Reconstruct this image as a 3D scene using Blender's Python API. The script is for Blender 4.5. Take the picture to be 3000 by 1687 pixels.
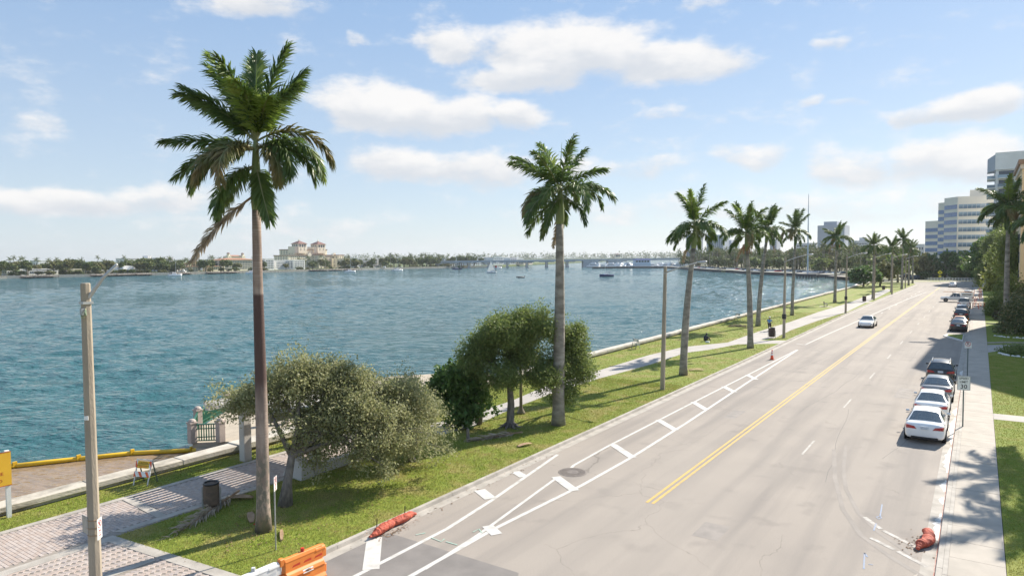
import bpy, bmesh, math, random
import numpy as np
from mathutils import Vector, Matrix
random.seed(7); rng = np.random.default_rng(7)
R = math.radians
for o in list(bpy.data.objects): bpy.data.objects.remove(o)
scn = bpy.context.scene
COL = scn.collection

# ------------------------------------------------------------------ camera
CAMH, FPX = 9.6, 2000.0
YAW, PIT, ROL = R(34.4), math.atan(90.5/2000), R(0.4)
_f0 = Vector((-math.sin(YAW), math.cos(YAW), 0)); _r0 = Vector((math.cos(YAW), math.sin(YAW), 0)); _z = Vector((0, 0, 1))
FW = _f0*math.cos(PIT) - _z*math.sin(PIT); _u = _f0*math.sin(PIT) + _z*math.cos(PIT)
RT = _r0*math.cos(ROL) - _u*math.sin(ROL); UP = _u*math.cos(ROL) + _r0*math.sin(ROL)
cam = bpy.data.cameras.new('camera'); camo = bpy.data.objects.new('camera', cam); COL.objects.link(camo)
cam.sensor_width = 36; cam.lens = 36*FPX/3000; cam.clip_end = 20000; cam.clip_start = 0.1
m = Matrix.Identity(4)
for i in range(3):
    m[i][0] = RT[i]; m[i][1] = UP[i]; m[i][2] = -FW[i]
m[2][3] = CAMH
camo.matrix_world = m
scn.camera = camo
def ray(px, py): return FW + RT*((px-1500)/FPX) - UP*((py-843.5)/FPX)
def G(px, py, z=0.0):
    d = ray(px, py); t = (z-CAMH)/d.z
    return Vector((d.x*t, d.y*t, z))
def onX(px, X, py=753):
    d = ray(px, py); t = X/d.x
    return Vector((X, d.y*t, CAMH+d.z*t))
def onY(px, Y, py=753):
    d = ray(px, py); t = Y/d.y
    return Vector((d.x*t, Y, CAMH+d.z*t))

# ------------------------------------------------------------------ light
SUN_AZ, SUN_EL = R(14.0), R(38.0)          # azimuth from +Y towards +X
sd = Vector((math.sin(SUN_AZ)*math.cos(SUN_EL), math.cos(SUN_AZ)*math.cos(SUN_EL), math.sin(SUN_EL)))
sun = bpy.data.lights.new('sun', 'SUN'); sun.energy = 4.6; sun.angle = R(0.55); sun.color = (1.0, 0.93, 0.82)
suno = bpy.data.objects.new('sun', sun); COL.objects.link(suno)
suno.rotation_euler = sd.to_track_quat('Z', 'Y').to_euler(); suno.location = (0, 0, 60)
vs = scn.view_settings; vs.view_transform = 'Standard'; vs.look = 'None'; vs.gamma = 1; vs.exposure = 0.9
vs.use_curve_mapping = False
SKY = 0.085
W = bpy.data.worlds.new('World'); scn.world = W; W.use_nodes = True
nt = W.node_tree; nt.nodes.clear()
def nd(t, **k):
    n = nt.nodes.new(t)
    for a, b in k.items(): setattr(n, a, b)
    return n
def lk(a, b): nt.links.new(a, b)
def mth(op, a, b=None, c=None, clamp=False):
    n = nd('ShaderNodeMath', operation=op); n.use_clamp = clamp
    for i, v in enumerate((a, b, c)):
        if v is None: continue
        if isinstance(v, (int, float)): n.inputs[i].default_value = v
        else: lk(v, n.inputs[i])
    return n.outputs[0]
def vmth(op, a, b=None):
    n = nd('ShaderNodeVectorMath', operation=op)
    for i, v in enumerate((a, b)):
        if v is None: continue
        if isinstance(v, (tuple, Vector)): n.inputs[i].default_value = tuple(v)
        else: lk(v, n.inputs[i])
    return n
out = nd('ShaderNodeOutputWorld'); bg = nd('ShaderNodeBackground'); bg.inputs[1].default_value = SKY
lk(bg.outputs[0], out.inputs[0])
sky = nd('ShaderNodeTexSky', sky_type='NISHITA'); sky.sun_disc = False
sky.sun_elevation = SUN_EL; sky.sun_rotation = SUN_AZ
sky.air_density = 1.0; sky.dust_density = 0.35; sky.ozone_density = 1.0; sky.altitude = 0
tc = nd('ShaderNodeTexCoord'); D = tc.outputs['Generated']
du = vmth('DOT_PRODUCT', D, _r0).outputs['Value']; dv = vmth('DOT_PRODUCT', D, _f0).outputs['Value']
sep = nd('ShaderNodeSeparateXYZ'); lk(D, sep.inputs[0])
az = mth('ARCTAN2', du, dv); el = mth('ARCSINE', sep.outputs[2])
cmb = nd('ShaderNodeCombineXYZ'); lk(az, cmb.inputs[0]); lk(el, cmb.inputs[1])
nz0 = nd('ShaderNodeTexNoise'); nz0.inputs['Scale'].default_value = 9; nz0.inputs['Detail'].default_value = 4
lk(D, nz0.inputs['Vector'])
dis = vmth('SUBTRACT', nz0.outputs['Color'], (0.5, 0.5, 0.5)); dis2 = vmth('MULTIPLY', dis.outputs[0], (0.16, 0.05, 0))
AE = vmth('ADD', cmb.outputs[0], dis2.outputs[0]).outputs[0]
# (px, py, half width, half height, strength): cumulus in view, then others round the rest of the sky
CL = [(750, 15, 230, 55, .95), (1340, 120, 170, 58, .9), (1660, 150, 330, 100, 1.1), (1950, 180, 250, 78, 1.05), (1500, 225, 320, 45, .85),
      (1080, 315, 250, 80, 1.05), (1300, 335, 230, 65, 1.0), (1500, 335, 150, 48, .95), (1180, 480, 250, 62, .9), (1420, 500, 240, 62, .8),
      (1700, 485, 90, 42, .75), (1860, 490, 150, 42, .62), (2900, 312, 230, 62, 1.1), (2740, 335, 110, 40, .8), (2500, 490, 190, 62, .75), (2800, 480, 330, 80, .95),
      (180, 590, 300, 55, .9), (480, 580, 260, 52, .8), (2200, 465, 150, 44, .68), (1045, 125, 34, 26, .55), (2420, 147, 90, 24, .62), (2370, 303, 75, 24, .55),
      (2530, 303, 110, 20, .55), (1960, 340, 140, 24, .52), (100, 360, 95, 34, .42), (2030, 8, 120, 26, .55), (800, 660, 420, 50, .45), (2000, 610, 900, 50, .42), (2600, 600, 600, 60, .5)]
blobs = []
for (cx, cy, hw, hh, st) in CL:
    d = ray(cx, cy).normalized(); a = math.atan2(d.dot(_r0), d.dot(_f0)); e = math.asin(d.z)
    d2 = ray(cx+hw, cy).normalized(); a2 = math.atan2(d2.dot(_r0), d2.dot(_f0))
    d3 = ray(cx, cy-hh*1.18).normalized(); e3 = math.asin(d3.z)
    blobs.append((a, e, a2-a, e3-e, st))
rs = random.Random(3)
for k in range(22):
    a = rs.uniform(0.85, 2*math.pi-0.85); a = a-2*math.pi if a > math.pi else a
    blobs.append((a, rs.uniform(.07, .85), rs.uniform(.08, .22), rs.uniform(.03, .07), rs.uniform(.6, 1.05)))
dens = None; sh = None
for (a, e, w, h, st) in blobs:
    v = vmth('MULTIPLY', vmth('SUBTRACT', AE, (a, e, 0)).outputs[0], (1/w, 1/h, 0))
    ln = vmth('LENGTH', v.outputs[0]).outputs['Value']
    mk = nd('ShaderNodeMapRange', interpolation_type='SMOOTHSTEP'); lk(ln, mk.inputs[0])
    mk.inputs[1].default_value = 1.25; mk.inputs[2].default_value = 0.25; mk.inputs[3].default_value = 0; mk.inputs[4].default_value = st
    sv = nd('ShaderNodeSeparateXYZ'); lk(v.outputs[0], sv.inputs[0])
    s1 = mth('MULTIPLY', mk.outputs[0], sv.outputs[1])
    dens = mk.outputs[0] if dens is None else mth('SMOOTH_MAX', dens, mk.outputs[0], .15)
    sh = s1 if sh is None else mth('ADD', sh, s1)
sc = vmth('MULTIPLY', cmb.outputs[0], (1.0, 2.1, 1.0)).outputs[0]
nz = nd('ShaderNodeTexNoise'); lk(sc, nz.inputs['Vector']); nz.inputs['Scale'].default_value = 14; nz.inputs['Detail'].default_value = 9; nz.inputs['Roughness'].default_value = .62
nzb = mth('MULTIPLY_ADD', nz.outputs['Fac'], 1.7, -.85)
tot = mth('ADD', dens, nzb)
al = nd('ShaderNodeMapRange', interpolation_type='SMOOTHSTEP'); lk(tot, al.inputs[0])
al.inputs[1].default_value = .12; al.inputs[2].default_value = .84; al.inputs[3].default_value = 0; al.inputs[4].default_value = .93
shn = mth('ADD', sh, nzb)
lit = nd('ShaderNodeMapRange', interpolation_type='SMOOTHSTEP'); lk(shn, lit.inputs[0])
lit.inputs[1].default_value = -.55; lit.inputs[2].default_value = .5
# thin bright haze near the horizon is painted into the sky colours
CW = 6.2
cc = nd('ShaderNodeMix', data_type='RGBA'); lk(lit.outputs[0], cc.inputs[0])
cc.inputs[6].default_value = (.74*CW, .77*CW, .82*CW, 1); cc.inputs[7].default_value = (1.02*CW, 1.0*CW, .98*CW, 1)
hz = nd('ShaderNodeMapRange', interpolation_type='SMOOTHSTEP'); lk(el, hz.inputs[0]); hz.inputs[1].default_value = -.02; hz.inputs[2].default_value = .45
ar = nd('ShaderNodeMix', data_type='RGBA'); lk(hz.outputs[0], ar.inputs[0]); ar.inputs[6].default_value = (.62*CW, .73*CW, .86*CW, 1); ar.inputs[7].default_value = (.33*CW, .52*CW, .82*CW, 1)
hm = nd('ShaderNodeMix', data_type='RGBA'); hm.inputs[0].default_value = .74; lk(sky.outputs[0], hm.inputs[6]); lk(ar.outputs[2], hm.inputs[7])     # own colour gradient mixed over the sky to even out the sun glow
fm = nd('ShaderNodeMix', data_type='RGBA'); lk(al.outputs[0], fm.inputs[0]); lk(hm.outputs[2], fm.inputs[6]); lk(cc.outputs[2], fm.inputs[7])
lk(fm.outputs[2], bg.inputs[0])
W.cycles.sampling_method = 'MANUAL'; W.cycles.sample_map_resolution = 512

# ------------------------------------------------------------------ materials
MATS = {}
def newmat(name):
    mt = bpy.data.materials.new(name); mt.use_nodes = True
    return mt, mt.node_tree, mt.node_tree.nodes['Principled BSDF']
def c4(c): return (c[0], c[1], c[2], 1)
def M(name, c1, c2=None, scale=4.0, rough=.7, bump=0.0, bscale=20.0, metal=0.0, pos=False, trans=0.0, detail=5, stretch=(1, 1, 1), coat=0.0, spec=.5, emit=0, lo=.35, hi=.65):
    if name in MATS: return MATS[name]
    mt, t, b = newmat(name); n = t.nodes; l = t.links
    if c2 is None: c2 = tuple(x*.82 for x in c1)
    if pos: src = n.new('ShaderNodeNewGeometry').outputs['Position']
    else: src = n.new('ShaderNodeTexCoord').outputs['Object']
    mp = n.new('ShaderNodeMapping'); mp.inputs['Scale'].default_value = stretch; l.new(src, mp.inputs[0]); src = mp.outputs[0]
    nz = n.new('ShaderNodeTexNoise'); nz.inputs['Scale'].default_value = scale; nz.inputs['Detail'].default_value = detail; l.new(src, nz.inputs['Vector'])
    mr = n.new('ShaderNodeMapRange'); mr.inputs[1].default_value = lo; mr.inputs[2].default_value = hi; l.new(nz.outputs['Fac'], mr.inputs[0])
    mx = n.new('ShaderNodeMix'); mx.data_type = 'RGBA'; mx.inputs[6].default_value = c4(c1); mx.inputs[7].default_value = c4(c2)
    l.new(mr.outputs[0], mx.inputs[0]); l.new(mx.outputs[2], b.inputs['Base Color'])
    b.inputs['Roughness'].default_value = rough; b.inputs['Metallic'].default_value = metal
    b.inputs['Coat Weight'].default_value = coat; b.inputs['Specular IOR Level'].default_value = spec
    if emit: b.inputs['Emission Color'].default_value = c4(c1); b.inputs['Emission Strength'].default_value = emit
    if bump:
        nb = n.new('ShaderNodeTexNoise'); nb.inputs['Scale'].default_value = bscale; nb.inputs['Detail'].default_value = 4; l.new(src, nb.inputs['Vector'])
        bp = n.new('ShaderNodeBump'); bp.inputs['Strength'].default_value = bump; bp.inputs['Distance'].default_value = .05
        l.new(nb.outputs['Fac'], bp.inputs['Height']); l.new(bp.outputs[0], b.inputs['Normal'])
    if trans:
        tr = n.new('ShaderNodeBsdfTranslucent'); ms = n.new('ShaderNodeMixShader'); ms.inputs[0].default_value = trans
        l.new(mx.outputs[2], tr.inputs[0]); l.new(b.outputs[0], ms.inputs[1]); l.new(tr.outputs[0], ms.inputs[2])
        l.new(ms.outputs[0], n['Material Output'].inputs[0])
    MATS[name] = mt
    return mt
concrete = M('concrete', (.50, .46, .40), (.38, .35, .30), scale=.8, bump=.15, bscale=30, pos=True, rough=.85)
concrete2 = M('kerb concrete', (.44, .40, .35), (.32, .29, .25), scale=1.7, bump=.2, bscale=25, pos=True, rough=.85)
walk_m = M('sidewalk concrete', (.43, .38, .32), (.36, .32, .27), scale=1.2, bump=.12, bscale=40, pos=True, rough=.85)
path_m = M('path concrete', (.42, .385, .345), (.35, .32, .29), scale=.5, bump=.1, bscale=30, pos=True, rough=.85)
wallm = M('stained seawall concrete', (.50, .45, .37), (.20, .175, .14), scale=1.3, bump=.5, bscale=9, pos=True, rough=.9, stretch=(1, .6, 1.6), lo=.44, hi=.68)
capm = M('seawall cap concrete', (.54, .50, .43), (.40, .36, .30), scale=1.5, bump=.3, bscale=12, pos=True, rough=.9)
white_paint = M('white road paint', (.56, .54, .50), (.40, .375, .34), scale=2.2, rough=.7, pos=True, lo=.5, hi=.75)
worn_paint = M('worn white road paint', (.48, .45, .41), (.33, .30, .265), scale=5, rough=.8, pos=True, lo=.4, hi=.6)
yellow_paint = M('yellow road paint', (.56, .37, .10), (.42, .30, .13), scale=3, rough=.7, pos=True, lo=.45, hi=.7)
white = M('white painted metal', (.80, .80, .78), rough=.4)
offwhite = M('off white stucco', (.56, .53, .48), (.46, .43, .39), scale=1.0, rough=.85)
galv = M('galvanised steel', (.42, .43, .44), (.34, .35, .36), scale=12, rough=.45, metal=.6)
black = M('black plastic', (.02, .02, .022), rough=.5)
rubber = M('tyre rubber', (.022, .022, .023), rough=.8)
glass_dark = M('dark window glass', (.03, .045, .06), (.045, .065, .08), rough=.06, spec=.9, coat=.4)
far_glass = M('far window glass', (.05, .07, .095), (.09, .11, .14), scale=.4, rough=.2)
red_l = M('red lens', (.38, .015, .02), rough=.2, coat=.5)
clear_l = M('clear lens', (.75, .77, .8), rough=.15, coat=.5)
chrome = M('bright metal', (.6, .6, .6), rough=.25, metal=.9)
bark = M('grey bark', (.24, .21, .18), (.13, .115, .10), scale=9, bump=.9, bscale=18, rough=.95, stretch=(1, 1, .35))
palm_trunk_far = M('palm trunk grey', (.34, .31, .26), (.17, .15, .125), scale=1.7, bump=.45, bscale=7, rough=.9, stretch=(1, 1, 2.2), detail=9)
shaft_m = M('green crownshaft', (.16, .22, .07), (.22, .24, .10), scale=2, rough=.5, stretch=(3, 3, .3))
frond_m = M('palm leaflet green', (.075, .135, .033), (.155, .215, .048), scale=2.2, rough=.45, trans=.36, spec=.5)
frond_y = M('young sunlit palm leaflet', (.20, .30, .045), (.30, .36, .075), scale=1.4, rough=.42, trans=.38)  # young leaf green, brightened to paint in a sunlit look
frond_o = M('browning palm leaflet', (.26, .19, .075), (.13, .15, .04), scale=1.1, rough=.55, trans=.25)
frond_d = M('dead palm leaflet', (.46, .38, .28), (.31, .245, .175), scale=3, rough=.85, trans=.1)
rachis_m = M('frond rib', (.20, .22, .09), (.26, .25, .12), rough=.6)
leaf_olive = M('olive leaves', (.21, .24, .085), (.44, .42, .24), scale=9, rough=.55, trans=.48, spec=.35)
leaf_green = M('green leaves', (.125, .19, .048), (.25, .285, .095), scale=8, rough=.55, trans=.45, spec=.35)
leaf_dark = M('dark waxy leaves', (.07, .15, .035), (.145, .22, .055), scale=6, rough=.5, trans=.35, spec=.35)
leaf_lime = M('lime leaves', (.20, .25, .05), (.33, .33, .09), scale=4, rough=.4, trans=.35)
leaf_far = M('far foliage', (.085, .135, .032), (.18, .20, .055), scale=.35, rough=.7, trans=.15, pos=True)
leaf_far2 = M('far foliage pale', (.14, .16, .05), (.24, .22, .08), scale=.5, rough=.7, trans=.15, pos=True)
frond_far = M('far palm leaflet', (.085, .135, .032), (.18, .20, .055), scale=.5, rough=.6, trans=.2, pos=True)
wood_dead = M('dead leaf base', (.40, .27, .16), (.27, .16, .09), scale=4, rough=.8)

def grass_mat(name, a, b, dry, bump=.7):
    mt, t, bs = newmat(name); n = t.nodes; l = t.links
    src = n.new('ShaderNodeNewGeometry').outputs['Position']
    def noise(s, d=4):
        q = n.new('ShaderNodeTexNoise'); q.inputs['Scale'].default_value = s; q.inputs['Detail'].default_value = d; l.new(src, q.inputs['Vector']); return q.outputs['Fac']
    def ramp(v, lo, hi):
        q = n.new('ShaderNodeMapRange'); q.inputs[1].default_value = lo; q.inputs[2].default_value = hi; q.interpolation_type = 'SMOOTHSTEP'; l.new(v, q.inputs[0]); return q.outputs[0]
    def mix(f, x, y):
        q = n.new('ShaderNodeMix'); q.data_type = 'RGBA'; l.new(f, q.inputs[0])
        for i, v in ((6, x), (7, y)):
            if isinstance(v, tuple): q.inputs[i].default_value = c4(v)
            else: l.new(v, q.inputs[i])
        return q.outputs[2]
    c = mix(ramp(noise(5), .35, .65), a, b)
    c = mix(ramp(noise(.55, 7), .47, .66), c, dry)
    c = mix(ramp(noise(26, 2), .45, .75), c, tuple(x*.55 for x in a))
    l.new(c, bs.inputs['Base Color']); bs.inputs['Roughness'].default_value = .8; bs.inputs['Specular IOR Level'].default_value = .2
    bp = n.new('ShaderNodeBump'); bp.inputs['Strength'].default_value = bump; bp.inputs['Distance'].default_value = .06
    l.new(noise(22, 5), bp.inputs['Height']); l.new(bp.outputs[0], bs.inputs['Normal'])
    MATS[name] = mt
    return mt
lawn_m = grass_mat('lawn', (.175, .225, .03), (.23, .265, .04), (.31, .265, .09))
blade_m = M('grass blades', (.24, .285, .045), (.40, .36, .11), scale=1.1, rough=.6, trans=.3, pos=True)
rlawn_m = grass_mat('clipped lawn', (.17, .225, .022), (.21, .25, .028), (.23, .24, .045), bump=.6)

def road_mat():
    mt, t, bs = newmat('worn pale asphalt'); n = t.nodes; l = t.links
    src = n.new('ShaderNodeNewGeometry').outputs['Position']
    def noise(s, d=4, st=(1, 1, 1)):
        mp = n.new('ShaderNodeMapping'); mp.inputs['Scale'].default_value = st; l.new(src, mp.inputs[0])
        q = n.new('ShaderNodeTexNoise'); q.inputs['Scale'].default_value = s; q.inputs['Detail'].default_value = d; l.new(mp.outputs[0], q.inputs['Vector']); return q.outputs['Fac']
    def ramp(v, lo, hi, a=0, b=1):
        q = n.new('ShaderNodeMapRange'); q.inputs[1].default_value = lo; q.inputs[2].default_value = hi; q.inputs[3].default_value = a; q.inputs[4].default_value = b; l.new(v, q.inputs[0]); return q.outputs[0]
    def mix(f, x, y):
        q = n.new('ShaderNodeMix'); q.data_type = 'RGBA'; l.new(f, q.inputs[0])
        for i, v in ((6, x), (7, y)):
            if isinstance(v, tuple): q.inputs[i].default_value = c4(v)
            else: l.new(v, q.inputs[i])
        return q.outputs[2]
    c = mix(ramp(noise(.25, 6), .3, .7), (.36, .312, .265), (.30, .262, .226))
    c = mix(ramp(noise(1.0, 5, (1, .05, 1)), .45, .68, 0, .75), c, (.225, .20, .178))     # traffic streaks along the road
    c = mix(ramp(noise(.7, 8), .58, .74, 0, .55), c, (.185, .165, .148))                  # oil and wear blotches
    c = mix(ramp(noise(.09, 3, (1, .3, 1)), .5, .62, 0, .35), c, (.385, .34, .292))
    c = mix(ramp(noise(28, 4), .40, .72, 0, .5), c, (.19, .168, .15))
    vo = n.new('ShaderNodeTexVoronoi'); vo.feature = 'DISTANCE_TO_EDGE'; vo.inputs['Scale'].default_value = .22
    dm = n.new('ShaderNodeVectorMath'); dm.operation = 'ADD'
    nn = n.new('ShaderNodeTexNoise'); nn.inputs['Scale'].default_value = .8; nn.inputs['Detail'].default_value = 6; l.new(src, nn.inputs['Vector'])
    sc2 = n.new('ShaderNodeVectorMath'); sc2.operation = 'MULTIPLY'; l.new(nn.outputs['Color'], sc2.inputs[0]); sc2.inputs[1].default_value = (1.2, 1.2, 0)
    l.new(src, dm.inputs[0]); l.new(sc2.outputs[0], dm.inputs[1]); l.new(dm.outputs[0], vo.inputs['Vector'])
    ck = ramp(vo.outputs['Distance'], .0009, .0024, .6, 0)
    g = n.new('ShaderNodeMath'); g.operation = 'MULTIPLY'; l.new(ck, g.inputs[0]); l.new(ramp(noise(.12, 2), .50, .56), g.inputs[1])
    c = mix(g.outputs[0], c, (.15, .13, .11))
    l.new(c, bs.inputs['Base Color']); bs.inputs['Roughness'].default_value = .85; bs.inputs['Specular IOR Level'].default_value = .35
    bp = n.new('ShaderNodeBump'); bp.inputs['Strength'].default_value = .25; bp.inputs['Distance'].default_value = .02
    l.new(noise(90, 3), bp.inputs['Height']); l.new(bp.outputs[0], bs.inputs['Normal'])
    return mt
road_m = road_mat()
patch_m = M('newer grey asphalt', (.225, .203, .186), (.18, .163, .15), scale=1.2, rough=.85, pos=True, bump=.3, bscale=80, detail=8)
track_m = M('tyre darkened asphalt', (.225, .198, .174), (.285, .25, .219), scale=.9, rough=.8, pos=True, bump=.2, bscale=80)

def water_mat(name, deep, scatter, rough=.06, fine=.10, mid=.25):
    mt, t, bs = newmat(name); n = t.nodes; l = t.links
    src = n.new('ShaderNodeNewGeometry').outputs['Position']
    def noise(s, d, st, ro=.55, rot=0):
        mp = n.new('ShaderNodeMapping'); mp.inputs['Rotation'].default_value = (0, 0, rot); l.new(src, mp.inputs[0])
        m2 = n.new('ShaderNodeMapping'); m2.inputs['Scale'].default_value = st; l.new(mp.outputs[0], m2.inputs[0])
        q = n.new('ShaderNodeTexNoise'); q.inputs['Scale'].default_value = s; q.inputs['Detail'].default_value = d; q.inputs['Roughness'].default_value = ro; l.new(m2.outputs[0], q.inputs['Vector']); return q.outputs['Fac']
    big = noise(.02, 3, (1, .35, 1), rot=-YAW)
    mr = n.new('ShaderNodeMapRange'); mr.inputs[1].default_value = .35; mr.inputs[2].default_value = .65; l.new(big, mr.inputs[0])
    mx = n.new('ShaderNodeMix'); mx.data_type = 'RGBA'; mx.inputs[6].default_value = c4(deep); mx.inputs[7].default_value = c4(scatter); l.new(mr.outputs[0], mx.inputs[0])
    l.new(mx.outputs[2], bs.inputs['Base Color'])
    bs.inputs['Roughness'].default_value = rough; bs.inputs['IOR'].default_value = 1.33
    a = noise(.7, 3, (.45, 1, 1), .6, rot=-YAW+.25); b2 = noise(2.8, 3, (.5, 1, 1), .6, rot=-YAW-.2)
    m1 = n.new('ShaderNodeMath'); m1.operation = 'MULTIPLY'; l.new(a, m1.inputs[0]); m1.inputs[1].default_value = mid
    ad = n.new('ShaderNodeMath'); ad.operation = 'MULTIPLY_ADD'; l.new(b2, ad.inputs[0]); ad.inputs[1].default_value = fine; l.new(m1.outputs[0], ad.inputs[2])
    bp = n.new('ShaderNodeBump'); bp.inputs['Strength'].default_value = 1.0; bp.inputs['Distance'].default_value = 1.0
    l.new(ad.outputs[0], bp.inputs['Height']); l.new(bp.outputs[0], bs.inputs['Normal'])
    return mt
water_m = water_mat('lagoon water', (.020, .086, .094), (.031, .112, .115), .08, .25, .8)
mud_m = water_mat('muddy water', (.24, .165, .10), (.29, .205, .13), .12, .05, .3)

def hero_trunk():
    mt, t, bs = newmat('royal palm trunk'); n = t.nodes; l = t.links
    tcn = n.new('ShaderNodeTexCoord'); src = tcn.outputs['Object']
    sp = n.new('ShaderNodeSeparateXYZ'); l.new(src, sp.inputs[0])
    def noise(s, d, st):
        mp = n.new('ShaderNodeMapping'); mp.inputs['Scale'].default_value = st; l.new(src, mp.inputs[0])
        q = n.new('ShaderNodeTexNoise'); q.inputs['Scale'].default_value = s; q.inputs['Detail'].default_value = d; l.new(mp.outputs[0], q.inputs['Vector']); return q.outputs['Fac']
    def ramp(v, lo, hi, a=0, b=1):
        q = n.new('ShaderNodeMapRange'); q.inputs[1].default_value = lo; q.inputs[2].default_value = hi; q.inputs[3].default_value = a; q.inputs[4].default_value = b; q.interpolation_type = 'SMOOTHSTEP'; l.new(v, q.inputs[0]); return q.outputs[0]
    def mix(f, x, y):
        q = n.new('ShaderNodeMix'); q.data_type = 'RGBA'; l.new(f, q.inputs[0])
        for i, v in ((6, x), (7, y)):
            if isinstance(v, tuple): q.inputs[i].default_value = c4(v)
            else: l.new(v, q.inputs[i])
        return q.outputs[2]
    def mul(x, y):
        q = n.new('ShaderNodeMath'); q.operation = 'MULTIPLY'; l.new(x, q.inputs[0]); l.new(y, q.inputs[1]); return q.outputs[0]
    c = mix(ramp(noise(5, 6, (1, 1, .25)), .38, .62), (.36, .28, .23), (.23, .175, .145))
    c = mix(mul(ramp(noise(8, 5, (1, 1, .6)), .42, .58), ramp(sp.outputs[2], 3.4, 2.2)), c, (.17, .15, .12))       # lichen low on the trunk
    band = mul(ramp(sp.outputs[2], 4.2, 5.4), ramp(sp.outputs[2], 8.35, 8.2))
    c = mix(mul(band, ramp(noise(1.6, 6, (1, 1, .22)), .30, .48)), c, (.085, .05, .042))                              # old dark purple-brown stain
    c = mix(mul(ramp(sp.outputs[2], 8.4, 8.6), ramp(noise(3, 2, (.15, .15, 14)), .45, .6)), c, (.22, .15, .11))       # leaf-scar rings
    c = mix(ramp(sp.outputs[2], .35, .05), c, (.12, .11, .09))
    l.new(c, bs.inputs['Base Color']); bs.inputs['Roughness'].default_value = .85
    bp = n.new('ShaderNodeBump'); bp.inputs['Strength'].default_value = .5; bp.inputs['Distance'].default_value = .03
    l.new(noise(2.2, 3, (.4, .4, 9)), bp.inputs['Height']); l.new(bp.outputs[0], bs.inputs['Normal'])
    return mt
hero_trunk_m = hero_trunk()
# ------------------------------------------------------------------ helpers
def link(o, parent=None):
    COL.objects.link(o)
    if parent is not None: o.parent = parent
    return o
def tag(o, label=None, cat=None, group=None, kind=None):
    if label: o['label'] = label
    if cat: o['category'] = cat
    if group: o['group'] = group
    if kind: o['kind'] = kind
    return o
def thing(name, label, cat, loc=(0, 0, 0), rz=0.0, group=None):
    o = bpy.data.objects.new(name, None); link(o); o.location = loc; o.rotation_euler = (0, 0, rz); o.empty_display_size = .2
    return tag(o, label, cat, group)
def mesh_np(name, V, F, mat, smooth=False):
    """V (n,3) array, F (m,k) array of one face size"""
    me = bpy.data.meshes.new(name); V = np.asarray(V, np.float32); F = np.asarray(F, np.int32); k = F.shape[1]
    me.vertices.add(len(V)); me.vertices.foreach_set('co', V.ravel())
    me.loops.add(F.size); me.loops.foreach_set('vertex_index', F.ravel())
    me.polygons.add(len(F)); me.polygons.foreach_set('loop_start', np.arange(0, F.size, k, dtype=np.int32))
    me.polygons.foreach_set('use_smooth', np.full(len(F), bool(smooth)))
    me.materials.append(mat); me.update(calc_edges=True); return me
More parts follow.
